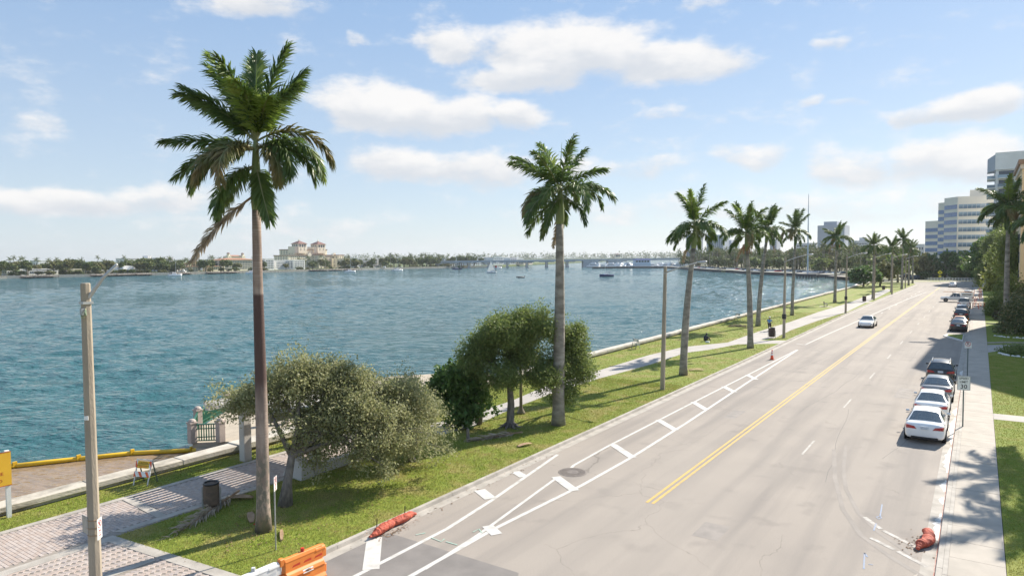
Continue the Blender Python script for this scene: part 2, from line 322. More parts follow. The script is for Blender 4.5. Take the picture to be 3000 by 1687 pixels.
class MB:
    def __init__(s): s.v = []; s.f = []
    def add(s, vs, fs):
        b = len(s.v); s.v += [tuple(x) for x in vs]; s.f += [tuple(b+i for i in f) for f in fs]; return s
    def box(s, x0, x1, y0, y1, z0, z1, top=None):
        t = top or (x0, x1, y0, y1)
        return s.add([(x0, y0, z0), (x1, y0, z0), (x1, y1, z0), (x0, y1, z0), (t[0], t[2], z1), (t[1], t[2], z1), (t[1], t[3], z1), (t[0], t[3], z1)],
                     [(0, 3, 2, 1), (4, 5, 6, 7), (0, 1, 5, 4), (1, 2, 6, 5), (2, 3, 7, 6), (3, 0, 4, 7)])
    def bar(s, a, b, w, h=None, up=(0, 0, 1)):
        a = Vector(a); b = Vector(b); d = (b-a).normalized(); u = Vector(up)
        if abs(d.dot(u)) > .95: u = Vector((0, 1, 0))
        x = d.cross(u).normalized(); y = x.cross(d).normalized(); h = h or w
        vs = [p+x*i*w/2+y*j*h/2 for p in (a, b) for i, j in ((-1, -1), (1, -1), (1, 1), (-1, 1))]
        return s.add(vs, [(0, 1, 2, 3), (7, 6, 5, 4), (0, 4, 5, 1), (1, 5, 6, 2), (2, 6, 7, 3), (3, 7, 4, 0)])
    def tube(s, pts, rad, n=8, cap=True, sq=0.0):
        pts = [Vector(p) for p in pts]; rings = []
        if not isinstance(rad, (list, tuple)): rad = [rad]*len(pts)
        ref = None
        for i, p in enumerate(pts):
            d = (pts[min(i+1, len(pts)-1)]-pts[max(i-1, 0)]).normalized()
            if ref is None:
                ref = Vector((1, 0, 0)) if abs(d.x) < .9 else Vector((0, 1, 0))
            x = (ref-d*ref.dot(d)).normalized(); y = d.cross(x); ref = x
            rings.append([p+(x*math.cos(2*math.pi*k/n+sq)+y*math.sin(2*math.pi*k/n+sq))*rad[i] for k in range(n)])
        fs = []
        for i in range(len(pts)-1):
            for k in range(n):
                fs.append((i*n+k, i*n+(k+1) % n, (i+1)*n+(k+1) % n, (i+1)*n+k))
        if cap: fs += [tuple(range(n-1, -1, -1)), tuple((len(pts)-1)*n+k for k in range(n))]
        return s.add([p for r in rings for p in r], fs)
    def lathe(s, prof, n=16, c=(0, 0, 0), axis='z'):
        vs = []; fs = []
        for r, z in prof:
            for k in range(n):
                a = 2*math.pi*k/n; q = (r*math.cos(a), r*math.sin(a), z)
                if axis == 'x': q = (z, q[0], q[1])
                if axis == 'y': q = (q[0], z, q[1])
                vs.append((q[0]+c[0], q[1]+c[1], q[2]+c[2]))
        for i in range(len(prof)-1):
            for k in range(n): fs.append((i*n+k, i*n+(k+1) % n, (i+1)*n+(k+1) % n, (i+1)*n+k))
        fs.append(tuple(range(n-1, -1, -1))); fs.append(tuple((len(prof)-1)*n+k for k in range(n)))
        return s.add(vs, fs)
    def prism(s, poly, z0, z1):
        n = len(poly); ar = sum(poly[i][0]*poly[(i+1) % n][1]-poly[(i+1) % n][0]*poly[i][1] for i in range(n))
        if ar < 0: poly = poly[::-1]
        vs = [(p[0], p[1], z0) for p in poly]+[(p[0], p[1], z1) for p in poly]
        return s.add(vs, [tuple(range(n-1, -1, -1)), tuple(range(n, 2*n))]+[(i, (i+1) % n, n+(i+1) % n, n+i) for i in range(n)])
    def flat(s, poly, z):
        n = len(poly); ar = sum(poly[i][0]*poly[(i+1) % n][1]-poly[(i+1) % n][0]*poly[i][1] for i in range(n))
        if ar < 0: poly = poly[::-1]
        return s.add([(p[0], p[1], z) for p in poly], [tuple(range(n))])
    def strip(s, L, Rr, z):
        n = len(L)
        return s.add([(p[0], p[1], z) for p in L]+[(p[0], p[1], z) for p in Rr], [(i, n+i, n+i+1, i+1) for i in range(n-1)])
    def mesh(s, name, mat, smooth=False, bevel=0):
        me = bpy.data.meshes.new(name); me.from_pydata(s.v, [], s.f); me.materials.append(mat)
        bm = bmesh.new(); bm.from_mesh(me)
        if bevel: bmesh.ops.bevel(bm, geom=bm.edges[:], offset=bevel, segments=1, affect='EDGES')
        bmesh.ops.recalc_face_normals(bm, faces=bm.faces[:]); bm.to_mesh(me); bm.free()
        if smooth:
            for p in me.polygons: p.use_smooth = True
        return me
    def build(s, name, mat, parent=None, smooth=False, bevel=0):
        return link(bpy.data.objects.new(name, s.mesh(name, mat, smooth, bevel)), parent)
def put(me, name, parent=None, loc=(0, 0, 0), rot=(0, 0, 0), scl=(1, 1, 1)):
    o = bpy.data.objects.new(name, me); link(o, parent); o.location = loc; o.rotation_euler = rot; o.scale = scl; return o
def smooth_angle(o):
    for p in o.data.polygons: p.use_smooth = True
    md = o.modifiers.new('split', 'EDGE_SPLIT'); md.split_angle = R(35)
def text(body, size, mat, parent, loc, rot=(math.pi/2, 0, 0), align='CENTER', sx=1.0, name='lettering'):
    cu = bpy.data.curves.new('t', 'FONT'); cu.body = body; cu.size = size; cu.align_x = align; cu.align_y = 'CENTER'; cu.extrude = .001; cu.resolution_u = 2; cu.offset = size*.012
    o = bpy.data.objects.new('t', cu); COL.objects.link(o)
    me = bpy.data.meshes.new_from_object(o.evaluated_get(bpy.context.evaluated_depsgraph_get()))
    bpy.data.objects.remove(o); bpy.data.curves.remove(cu)
    me.materials.clear(); me.materials.append(mat); me.name = name
    return put(me, name, parent, loc, rot, (sx, 1, 1))
def copy_tree(o, parent=None):
    c = o.copy(); link(c, parent)
    for ch in list(o.children): copy_tree(ch, c)
    return c
def inpoly(x, y, P):
    r = False; n = len(P); j = n-1
    for i in range(n):
        if (P[i][1] > y) != (P[j][1] > y) and x < (P[j][0]-P[i][0])*(y-P[i][1])/(P[j][1]-P[i][1])+P[i][0]: r = not r
        j = i
    return r
def npinpoly(x, y, P):
    r = np.zeros(len(x), bool); n = len(P); j = n-1
    for i in range(n):
        xi, yi, xj, yj = P[i][0], P[i][1], P[j][0], P[j][1]
        if yi != yj: r ^= ((yi > y) != (yj > y)) & (x < (xj-xi)*(y-yi)/(yj-yi)+xi)
        j = i
    return r
def struct(name, mb, mat, parent=None, **k):
    o = mb.build(name, mat, parent, **k)
    if parent is None: o['kind'] = 'structure'
    return o

# ------------------------------------------------------------------ the setting
WZ = -1.5
MUD = [(-30.2, -40), (-30.2, 19.8), (-33, 18.9), (-35.5, 20.4), (-37.6, 21.6), (-39.4, 19.5), (-42.3, 14.8), (-47, 6.5), (-52, -3), (-60, -40)]
coast = [(-30.4, -300), (-30.4, 262), (-36, 300), (-46, 350), (-54, 366), (-78, 390), (-102, 416), (-120, 444), (-140, 452), (-158, 480), (-190, 545), (-235, 625), (-235, 900), (-150, 1600), (-400, 6000)]
water = struct('water', MB().flat([(-9000, -3000), (-9000, 9000), (9000, 9000), (9000, -3000)], WZ-.3), water_m)
def wave_sheet():
    """real wind chop on the lagoon, finer close to the shore"""
    g = np.random.default_rng(11); na, nr = 760, 460
    az_ = np.linspace(math.pi/2+YAW-R(48), math.pi/2+YAW+R(60), na); rr_ = 24*np.exp(np.linspace(0, math.log(700/24), nr))
    A, Q = np.meshgrid(az_, rr_, indexing='ij'); X = Q*np.cos(A); Y = Q*np.sin(A); Z = np.zeros_like(X); DX = np.zeros_like(X); DY = np.zeros_like(X)
    for k in range(46):
        lam = 1.1*(8.0/1.1)**g.random(); th = math.pi/2+YAW+math.pi+R(12)+g.normal(0, .48); kk = 2*math.pi/lam; amp = .0052*lam*g.uniform(.5, 1.2); ph = g.uniform(0, 6.28)
        fade = np.clip(1.4-Q*.0016/lam*3, 0, 1)
        w = kk*(X*math.cos(th)+Y*math.sin(th))+ph; Z += amp*fade*np.sin(w); DX -= amp*.8*fade*math.cos(th)*np.cos(w)*-1; DY -= amp*.8*fade*math.sin(th)*np.cos(w)*-1
    env = .65+.5*np.sin(X*.031+Y*.043)*np.sin(X*.017-Y*.023+1)
    V = np.stack([X+DX*env, Y+DY*env, WZ+Z*env], -1).reshape(-1, 3)
    i = np.arange(na*nr).reshape(na, nr); F = np.stack([i[:-1, :-1], i[1:, :-1], i[1:, 1:], i[:-1, 1:]], -1).reshape(-1, 4)
    c = V[F[:, 0]]; keep = (c[:, 0] < -30.35) & (c[:, 0] > -505) & ~npinpoly(c[:, 0], c[:, 1], MUD)
    return mesh_np('waves', V, F[keep][:, ::-1], water_m, True)
put(wave_sheet(), 'waves', water)
land = MB(); land.prism(coast+[(6000, 6000), (6000, -300)], WZ-.6, -.02)
struct('ground', land, M('bare ground', (.26, .24, .15), (.17, .17, .08), scale=.05, rough=.9, pos=True))
FS = [(-486, -600), (-500, 100), (-497, 172), (-480, 281), (-474, 396), (-470, 490), (-462, 585), (-452, 640), (-520, 800), (-700, 1400), (-900, 3000)]   # the far shore
land = MB(); land.prism(FS+[(-4000, 3000), (-4000, -600)], WZ-.6, -.1)
struct('terrain', land, leaf_far)
land = MB(); land.prism([(-2300, 1900), (-1200, 2500), (-300, 2700), (800, 3200), (800, 3600), (-2300, 2900)], WZ-.5, 2.0)
struct('hills', land, leaf_far)
# road with the bend at its far end
KL, KR = -17.35, -0.9
rl = [(KL, -60), (KL, 60), (KL-.25, 120), (KL, 170), (-16.6, 225), (-16.4, 252), (-18.5, 262), (-26, 280), (-40, 312), (-58, 342)]
rr = [(KR, -60), (KR, 60), (KR, 120), (KR, 170), (KR, 225), (KR, 252), (2.2, 278), (-5, 296), (-24, 330), (-42, 356)]
road = struct('road', MB().strip(rl, rr, 0.0), road_m)
struct('side_street', MB().flat([(-2.0, 258), (60, 262), (60, 276), (0.5, 276)], -.004), road_m)
def mark(poly, mat, name='lane_marking', z=.006): return MB().flat([(p[0], p[1]) for p in poly], z).build(name, mat, road)
def mline(pts, w, mat, name='lane_marking', z=.006):
    pts = [Vector((p[0], p[1])) for p in pts]; L = []; Q = []
    for i, p in enumerate(pts):
        d = (pts[min(i+1, len(pts)-1)]-pts[max(i-1, 0)]).normalized(); n_ = Vector((-d.y, d.x))*w/2
        L.append(p+n_); Q.append(p-n_)
    return MB().strip(L, Q, z).build(name, mat, road)
mark([(KL+.43, 16.9), (-11.4, 16.9), (-10.4, 15.2), (-10.2, -60), (KL+.43, -60)], patch_m, 'asphalt_patch', .0045)
for dx in (-.12, .12): mline([(-10.42+dx, 24.6), (-10.3+dx, 60), (-10.05+dx, 110), (-9.7+dx, 170), (-9.5+dx, 205)], .115, yellow_paint, 'yellow_line')
for dx in (-.12, .12): mline([(-9.45+dx, 209), (-9.3+dx, 238)], .115, yellow_paint, 'yellow_line')
mline([(-15.4, -20), (-15.4, 18.3), (-15.75, 21.5), (-16.75, 28.3)], .16, white_paint, 'edge_line')
mline([(-14.0, -20), (-14.0, 19.2), (-13.62, 25), (-13.55, 30), (-13.75, 38), (-14.3, 52), (-15.05, 73.2)], .17, white_paint, 'edge_line')
mline([(-13.95, 15.5), (-14.15, 18.5), (-15.0, 25.3)], .13, white_paint, 'edge_line', .009)
mline([(-15.0, 26.2), (-15.25, 27.2), (-15.35, 31), (-15.3, 45), (-15.2, 57.5), (-15.12, 73.1)], .14, white_paint, 'edge_line', .009)
mline([G(2366, 1008)[:2], G(2360, 1009)[:2], (-15.0, 90), (-14.3, 112), (-12.9, 160), (-11.0, 201)], .14, white_paint, 'edge_line')
mline([G(2333, 1006.5)[:2], G(2364, 1010.5)[:2]], .14, white_paint, 'edge_line', .009)
S = 3000/2576
def pxbar(a, b, w):
    mline([G(a[0]*S, a[1]*S)[:2], G(b[0]*S, b[1]*S)[:2]], w, white_paint, 'cross_bar', .012)
pxbar((1398, 1199), (1446, 1234), .42); pxbar((1540, 1117), (1592, 1151), .40); pxbar((1656, 1056), (1700, 1082), .40)
pxbar((1744, 1011), (1776, 1030), .40); pxbar((1820, 972), (1848, 986), .40); pxbar((1880, 943), (1902, 954), .38); pxbar((1226, 1322), (1250, 1344), .42)
pxbar((942, 1352), (933, 1432), .52); pxbar((1206, 1232), (1234, 1254), .5); pxbar((1296, 1186), (1318, 1199), .42)
for k in range(-1, 12): mline([(-6.87+.012*k, 48.4+12.2*(k-0)-1.5), (-6.87+.012*k, 48.4+12.2*k+1.5)], .10, worn_paint, 'lane_dash')
for k in range(9): mline([(-13.15+.07*k, 115.8+10.9*k-1.4), (-13.15+.07*k, 115.8+10.9*k+1.4)], .11, white_paint, 'lane_dash')
# worn turning tracks and faded edge dashes near the right kerb
def arc_px(pts): return [G(x*S, y*S)[:2] for x, y in pts]
mline(arc_px([(2128, 1120), (2122, 1180), (2128, 1230), (2160, 1290), (2215, 1342), (2300, 1400)]), .16, track_m, 'tyre_track', .0035)
mline(arc_px([(2098, 1130), (2100, 1200), (2120, 1280), (2165, 1345), (2240, 1400), (2320, 1449)]), .18, track_m, 'tyre_track', .0035)
for a, b in (((2175, 1292), (2216, 1322)), ((2222, 1326), (2305, 1368))): mline(arc_px([(a[0], a[1]+8), (b[0], b[1]+8)]), .16, worn_paint, 'faded_line', .007)
for a, b in (((2190, 1352), (2250, 1382)), ((2258, 1386), (2330, 1424))): mline(arc_px([a, b]), .16, worn_paint, 'faded_line', .007)
blue_sp = M('blue spray paint', (.22, .29, .42), (.30, .30, .32), scale=9, rough=.8)
green_sp = M('green spray paint', (.30, .46, .37), (.36, .40, .34), scale=9, rough=.8)
red_sp = M('red kerb paint', (.42, .16, .12), (.5, .38, .32), scale=5, rough=.8)
for pts in ([(2219, 1268), (2214, 1298)], [(2214, 1298), (2205, 1300), (2209, 1305), (2218, 1302), (2214, 1298)], [(2204, 1316), (2198, 1334)], [(2175, 1390), (2173, 1430)], [(2175, 1390), (2182, 1400)], [(2185, 1418), (2196, 1420)]):
    mline(arc_px(pts), .05, blue_sp, 'spray_mark', .008)
for pts in ([(1085, 1352), (1110, 1362), (1118, 1355)], [(1122, 1362), (1150, 1370)], [(1190, 1338), (1205, 1330), (1212, 1340)], [(1046, 1345), (1070, 1340)]):
    mline(arc_px(pts), .06, green_sp, 'spray_mark', .013)
seam_m = M('bitumen crack seal', (.10, .09, .08), (.16, .145, .13), scale=6, rough=.7, pos=True)
cut_m = M('utility cut asphalt', (.235, .21, .188), (.30, .265, .235), scale=2.0, rough=.85, pos=True, bump=.3, bscale=60)
rs_ = random.Random(41)
for (x, y, dx, dy, n_) in ((-5.2, 31, -.12, 1.6, 10), (-3.6, 36, .10, 1.5, 8), (-8.9, 44, .15, 2.0, 10), (-12.6, 57, .1, 2.4, 9), (-5.0, 70, .05, 2.6, 10)):
    P = [(x, y)]
    for k in range(n_): x += dx+rs_.gauss(0, .10); y += dy+rs_.gauss(0, .12); P.append((x, y))
    mline(P, .022, seam_m, 'crack', .0032)
for (x0, x1, y0, y1) in ((-8.0, -7.1, 22.5, 24.0), (-12.4, -11.7, 40.2, 42.6), (-4.6, -3.6, 52, 56)): mark([(x0, y0), (x1, y0+.05), (x1, y1), (x0, y1-.06)], cut_m, 'utility_cut', .0028)
# manhole
mh = thing('manhole_cover', 'round cast iron manhole cover in the bike lane', 'manhole', (-14.8, 26.3, 0), R(20))
iron = M('cast iron', (.10, .085, .075), (.17, .14, .12), scale=14, rough=.7)
MB().lathe([(.64, .005), (.64, .010), (.60, .016)], 36).build('rim', M('iron rim', (.20, .17, .15), rough=.7), mh)
for k in range(-7, 8):
    hw = math.sqrt(max(.02, .56**2-(k*.075)**2)); MB().box(-hw, hw, k*.075-.02, k*.075+.02, .0165, .022).build('rib', iron, mh)
MB().lathe([(.56, .0162), (.55, .0175)], 30).build('plate', M('manhole plate', (.27, .23, .20), rough=.7), mh)
MB().lathe([(.26, .0225), (.25, .024)], 24).build('inner_lid', M('manhole lid', (.22, .19, .17), (.12, .1, .09), scale=20, rough=.7), mh)

# kerbs: gutter pan and kerb stones
def kerb_run(name, pts, side, w=.16, gut=.42, h=.13):
    """pts run along the face of the kerb; side=-1: land on the -X side"""
    gl = [(x-side*gut, y) for x, y in pts]
    root = struct(name, MB().strip(pts if side > 0 else gl, gl if side > 0 else pts, .003), concrete2)
    seg = []
    for i in range(len(pts)-1):
        a = Vector(pts[i]); b = Vector(pts[i+1]); n_ = max(1, round((b-a).length/3.0))
        for k in range(n_): seg.append((a.lerp(b, k/n_), a.lerp(b, (k+1)/n_)))
    for a, b in seg:
        d = (b-a).normalized(); a2 = a+d*.006; b2 = b-d*.006
        q = Vector((side, 0))
        poly = [a2-q*.03, b2-q*.03, b2+q*w, a2+q*w]; top = [a2, b2, b2+q*w, a2+q*w]
        vs = [(p.x, p.y, 0) for p in poly]+[(p.x, p.y, h+random.uniform(-.004, .004)) for p in top]
        MB().add(vs, [(0, 1, 2, 3), (4, 5, 6, 7), (0, 1, 5, 4), (1, 2, 6, 5), (2, 3, 7, 6), (3, 0, 4, 7)]).build('kerb_stone', concrete2, root)
    return root
kerb_run('kerb_left', [p for p in rl[:6]], -1)
kerb_run('kerb_right', [(KR, 18), (KR, 60), (KR, 120), (KR, 170), (KR, 225), (KR, 252)], 1)
# lawns
struct('lawn', MB().prism([(KL-.14, -60)]+[(x-.15, y) for x, y in rl[1:7]]+[(-30.0, 262), (-30.0, -60)], -.3, .12), lawn_m)
struct('lawn_right', MB().prism([(.86, -30), (40, -30), (40, 255), (.86, 255)], -.3, .10), rlawn_m)
struct('far_park_lawn', MB().flat([(-30, 264), (-28, 290), (-45, 330), (-76, 394), (-126, 458), (-156, 498), (-150, 560), (-60, 520), (20, 420), (20, 300)], .02), M('park ground', (.20, .21, .075), (.36, .32, .24), scale=.12, rough=.9, pos=True))
# right-hand sidewalk of separate slabs
sw = struct('sidewalk', MB().box(KR+.16, .84, 19, 252, -.1, .085), concrete2)
y = 19.0; 
while y < 252:
    L = 1.52; MB().box(KR+.30, .84, y+.008, y+L-.008, .09, .125+random.uniform(-.003, .003)).build('slab', walk_m, sw); y += L
y = 19.0
while y < 252: MB().box(KR+.165, KR+.295, y+.01, y+4.56-.01, .09, .128).build('kerb_strip', concrete2, sw); y += 4.56
tact = M('tactile paving', (.36, .33, .29), (.28, .26, .23), scale=30, rough=.85)
MB().box(-.45, .72, 20.3, 21.9, .126, .133).build('tactile_plate', tact, sw)
for i in range(11):
    for j in range(8): MB().lathe([(.035, .133), (.022, .142)], 6, (-.38+i*.103, 20.45+j*.185, 0)).build('tactile_bump', tact, sw)
# kerb return at the corner bottom right, painted red, and dried silt on the gutter
cr = [(KR, 26.0), (KR-.25, 24.4), (KR-.9, 22.4), (KR-.6, 20.2), (KR+.4, 18.6)]
k2 = MB(); kk = [Vector(p) for p in [(KR, 18.0), (KR-.02, 23.0), (KR, 26)]]
silt_m = M('dried white silt', (.74, .72, .69), (.55, .52, .47), scale=5, rough=.9, pos=True, lo=.45, hi=.6)
for (y0, y1, w) in ((26.6, 29.5, .30), (30.6, 31.6, .24), (32.3, 34.0, .28), (35.2, 40.0, .34), (40.6, 47.5, .40), (48.0, 50.5, .32), (64.2, 67.0, .30)):
    rr_ = random.Random(int(y0*10)); n_ = 14; P = [(KR-.035, y0+(y1-y0)*i/n_) for i in range(n_+1)]; Q = [(KR-.06-.8*w*(.25+.75*math.sin(math.pi*i/n_))*rr_.uniform(.55, 1.1), y0+(y1-y0)*i/n_) for i in range(n_+1)]
    MB().strip(Q, P, .0075).build('silt_patch', silt_m, road)
mline([(KR-.045, 22), (KR-.045, 62)], .03, red_sp, 'red_kerb_line', .0095)
mark([(KR-1.0, 17.5), (KR-1.15, 20.5), (KR-.9, 22.3), (KR-.45, 23.5), (KR-.44, 17.5)], walk_m, 'corner_apron', .009)
# grass island beyond the near parked cars
isl = [(-3.35, 94.0), (-3.1, 95.8), (-1.34, 96.4), (-1.34, 89.2)]
io = thing('grass_island', 'triangular grass island with pale kerb beside the sidewalk', 'island')
MB().prism(isl, 0, .11).build('kerb', M('pale kerb', (.66, .64, .60), rough=.8), io)
MB().prism([(-2.95, 94.1), (-2.85, 95.5), (-1.42, 96.1), (-1.42, 90.2)], .10, .13).build('turf', rlawn_m, io)
# driveways and low kerbs on the right
struct('driveway', MB().flat([(.85, 79.8), (2.3, 83.0), (14, 84.5), (14, 90), (3.8, 89.0), (.85, 86.4)], .108), path_m)
struct('garden_path', MB().flat([(.85, 47.7), (14, 47.9), (14, 49.6), (.85, 49.4)], .108), path_m)
# concrete promenade path
pt = [(1420, 1205), (1500, 1173), (1600, 1130), (1720, 1095), (1900, 1040), (2003, 1016), (2132, 1003), (2190, 982), (2256, 960), (2314, 943), (2397, 914), (2480, 889), (2520, 874), (2565, 858), (2600, 846)]
pb = [(1420, 1232), (1500, 1197), (1620, 1151), (1750, 1110), (1900, 1069), (2010, 1033), (2080, 1024), (2215, 998), (2270, 990), (2320, 966), (2397, 939), (2480, 914), (2533, 888), (2578, 868), (2612, 850)]
PL = [G(x, y, .124) for x, y in pt]; PR = [G(x, y, .124) for x, y in pb]
PL = [Vector((-26.4, 27.6, 0)), Vector((-25.2, 31, 0))]+PL[1:]; PR = [Vector((-23.6, 27.6, 0)), Vector((-23.3, 30, 0))]+PR[1:]
struct('path', MB().strip(PL, PR, .124), path_m)
path_poly = [(p.x, p.y) for p in PL]+[(p.x, p.y) for p in reversed(PR)]
spur = [G(2100, 1022, .124), G(2215, 996, .124), G(2306, 1006, .124), G(2280, 1016, .124), G(2190, 1020, .124)]
spur = [(p.x, p.y) for p in spur]
struct('path_spur', MB().flat([(-21.2, 73.5), (-20.6, 78), (KL-.16, 79.6), (KL-.16, 76.6)], .128), path_m)
spur2 = [(-20.8, 147), (-20.2, 152), (KL-.16, 154), (KL-.16, 151)]
struct('path_spur', MB().flat(spur2, .128), path_m)
# ------------------------------------------------------------------ brick paved walk
def proj(X, Y, Z):
    v = Vector((X, Y, Z-CAMH)); w = v.dot(FW)
    return (1500+FPX*v.dot(RT)/w, 843.5-FPX*v.dot(UP)/w, w)
bed_m = M('sand joint', (.30, .26, .22), rough=.95, pos=True)
pvm = [M('paver %d' % i, c, tuple(x*.88 for x in c), scale=6, rough=.85, pos=True) for i, c in enumerate(((.43, .35, .30), (.46, .39, .345), (.38, .325, .295)))]
pv_path = [(-27.75, -4), (-27.75, 27.6), (-24.75, 27.6), (-24.75, 11.2), (-24.45, -4)]
pv_plaza = [(-24.0, -4), (-24.0, 10.85), (-23.7, 11.0), (-18.0, 11.55), (KL-.18, 11.6), (KL-.18, -4)]
walk = struct('brick_walk', MB().flat([(-28.05, -4), (-28.05, 27.6), (-24.45, 27.6), (-24.3, 11.2), (-18.0, 11.9), (KL-.17, 11.9), (KL-.17, -4)], .126), bed_m)
def band(poly, z=.147): return MB().prism(poly, .118, z).build('concrete_band', concrete2, walk)
band([(-28.05, -4), (-28.05, 27.6), (-27.77, 27.6), (-27.77, -4)])
band([(-24.73, 11.45), (-24.73, 27.6), (-24.45, 27.6), (-24.40, 11.6)])
band([(-24.43, -4), (-24.43, 11.25), (-24.0, 11.25), (-24.0, -4)])
band([(-23.98, 10.9), (-24.3, 11.27), (-17.55, 11.95), (-17.55, 11.55)], .150)
band([(-21.55, -4), (-21.55, 11.0), (-21.25, 11.05), (-21.25, -4)])
band([(-27.75, 13.2), (-27.75, 13.55), (-24.75, 13.3), (-24.75, 12.95)])
pv = []
def ok(x, y, P):
    if not inpoly(x, y, P): return False
    if abs(x+21.4) < .23 and y < 11.1: return False
    if P is pv_path and abs(y-13.37+(x+27.75)*.083) < .22: return False
    q = proj(x, y, .14); return -40 < q[0] < 3040 and q[1] < 1720
bl, bw = .24, .12
for j in range(int(34/bw)):                       # path: running bond, length across
    y = -4+j*bw
    for i in range(16):
        x = -27.63+(i+.5*(j % 2))*bl
        if ok(x, y, pv_path): pv.append((x, y, 0))
ca, sa = math.cos(R(45)), math.sin(R(45))
for j in range(-110, 110):                        # plaza: herringbone at 45 degrees
    for i in range(-30, 30):
        for h in (0, 1):
            u = i*2*bl+((j % 4))*bw+(0 if h == 0 else bl*.75); v = j*bw+(0 if h == 0 else bw*.5)
            x = -21+u*ca-v*sa; y = 4+u*sa+v*ca
            if ok(x, y, pv_plaza): pv.append((x, y, R(45) if h == 0 else R(135)))
pv = [(p, proj(p[0], p[1], .14)[2]) for p in pv]; pv.sort(key=lambda t: t[1])
bm_ = MB(); hx, hy = bl/2-.003, bw/2-.003
bm_.add([(-hx, -hy, 0), (hx, -hy, 0), (hx, hy, 0), (-hx, hy, 0), (-hx+.005, -hy+.005, .013), (hx-.005, -hy+.005, .013), (hx-.005, hy-.005, .013), (-hx+.005, hy-.005, .013)],
        [(4, 5, 6, 7), (0, 1, 5, 4), (1, 2, 6, 5), (2, 3, 7, 6), (3, 0, 4, 7)])
pme = [bm_.mesh('paver', mm) for mm in pvm]
base = np.array(bm_.v); FV = []; FF = []; mi = []
for k, ((x, y, a), d) in enumerate(pv):
    dz = random.uniform(-.0015, .0015); tl = random.uniform(-.006, .006); c = random.choice((0, 0, 1, 1, 2))
    if k < 300: put(pme[c], 'paver', walk, (x, y, .127+dz), (tl, random.uniform(-.004, .004), a))
    else:
        q = base.copy(); co, si = math.cos(a), math.sin(a)
        FV.append(np.stack([q[:, 0]*co-q[:, 1]*si+x, q[:, 0]*si+q[:, 1]*co+y, q[:, 2]+.127+dz+q[:, 0]*tl], 1)); FF.append(np.array(bm_.f)+8*len(FF)); mi += [c]*5
me = mesh_np('paver_field', np.concatenate(FV), np.concatenate(FF), pvm[0]); me.materials.append(pvm[1]); me.materials.append(pvm[2])
me.polygons.foreach_set('material_index', np.array(mi, np.int32))
put(me, 'paver_field', walk)['kind'] = 'stuff'

# ------------------------------------------------------------------ sea wall
seaw = thing('seawall', 'long low concrete seawall with a flat cap between lawn and water', 'wall')
MB().box(-30.38, -29.85, -30, 262, WZ-.5, .27).build('wall_face', wallm, seaw)
y = -30
while y < 262:
    L = 3.9 if y < 80 else 8.0; dz = random.uniform(-.012, .012)
    if not (20.4 < y+L/2 < 43.2): MB().box(-30.5, -29.68, y+.012, y+L-.012, .272, .50+dz).build('cap_slab', capm if random.random() < .75 else wallm, seaw, bevel=.02)
    y += L
# muddy water held by a floating boom
struct('muddy_water', MB().flat(MUD, WZ+.02), mud_m)
boom = thing('floating_boom', 'yellow floating boom holding back muddy water by the seawall', 'boom')
boom_m = M('yellow boom fabric', (.80, .50, .02), (.68, .40, .02), scale=2, rough=.45)
bp = [(-60, -40), (-52, -3), (-47.1, 6.5), (-44.6, 10.7), (-42.4, 14.7), (-40.9, 17.2), (-39.5, 19.4), (-37.2, 21.6), (-36.4, 22.2)]
for i in range(len(bp)-1):
    a, b = Vector((*bp[i], WZ+.13)), Vector((*bp[i+1], WZ+.13)); n_ = max(1, round((b-a).length/2.7))
    for k in range(n_):
        p, q = a.lerp(b, k/n_), a.lerp(b, (k+1)/n_); r = .13
        MB().tube([p, p.lerp(q, .05), p.lerp(q, .5)+Vector((0, 0, random.uniform(-.02, .02))), p.lerp(q, .95), q], [.07, r, r, r, .08], 10).build('float_segment', boom_m, boom, smooth=True)
        MB().box(q.x-.06, q.x+.06, q.y-.10, q.y+.10, WZ+.02, WZ+.36).build('connector', boom_m, boom)

# ------------------------------------------------------------------ overlook terrace
stone = M('pinkish cast stone', (.47, .39, .34), (.40, .33, .29), scale=5, rough=.85, bump=.15, bscale=40)
green_rail = M('green painted railing', (.012, .10, .06), (.014, .12, .07), rough=.35)
tan_deck = M('sandy terrace paving', (.44, .375, .29), (.37, .315, .245), scale=2, rough=.9, pos=True)
dk = [(-30.6, 20.2), (-31.3, 19.7), (-32.3, 18.8), (-34.8, 20.6), (-37.4, 24), (-38.8, 28.5), (-38.8, 33.5), (-37.4, 38), (-34.8, 41.5), (-32.3, 43.3), (-30.6, 42)]
ter = thing('overlook_terrace', 'sandy paved overlook terrace projecting over the water', 'terrace')
MB().prism([(-29.7, 20.6), (-29.7, 43)]+dk[::-1], .18, .44).build('deck', tan_deck, ter)
MB().prism([(x+.3 if x < -31 else x, y) for x, y in dk], WZ-.5, .17).build('foundation', wallm, ter)
MB().box(-30.55, -29.55, 19.6, 24.6, .27, .56).build('cap_block', capm, ter, bevel=.02)
for (x, y) in dk[1:6]:
    rail_post = MB().box(x-.17, x+.17, y-.17, y+.17, .44, 1.42); o = rail_post.build('pillar', stone, ter, bevel=.015)
    MB().box(x-.2, x+.2, y-.2, y+.2, 1.421, 1.49).build('pillar_collar', stone, o)
    MB().lathe([(.19, 1.491), (.19, 1.55), (.12, 1.63), (.02, 1.66)], 10, (x, y, 0)).build('pillar_cap', stone, o)
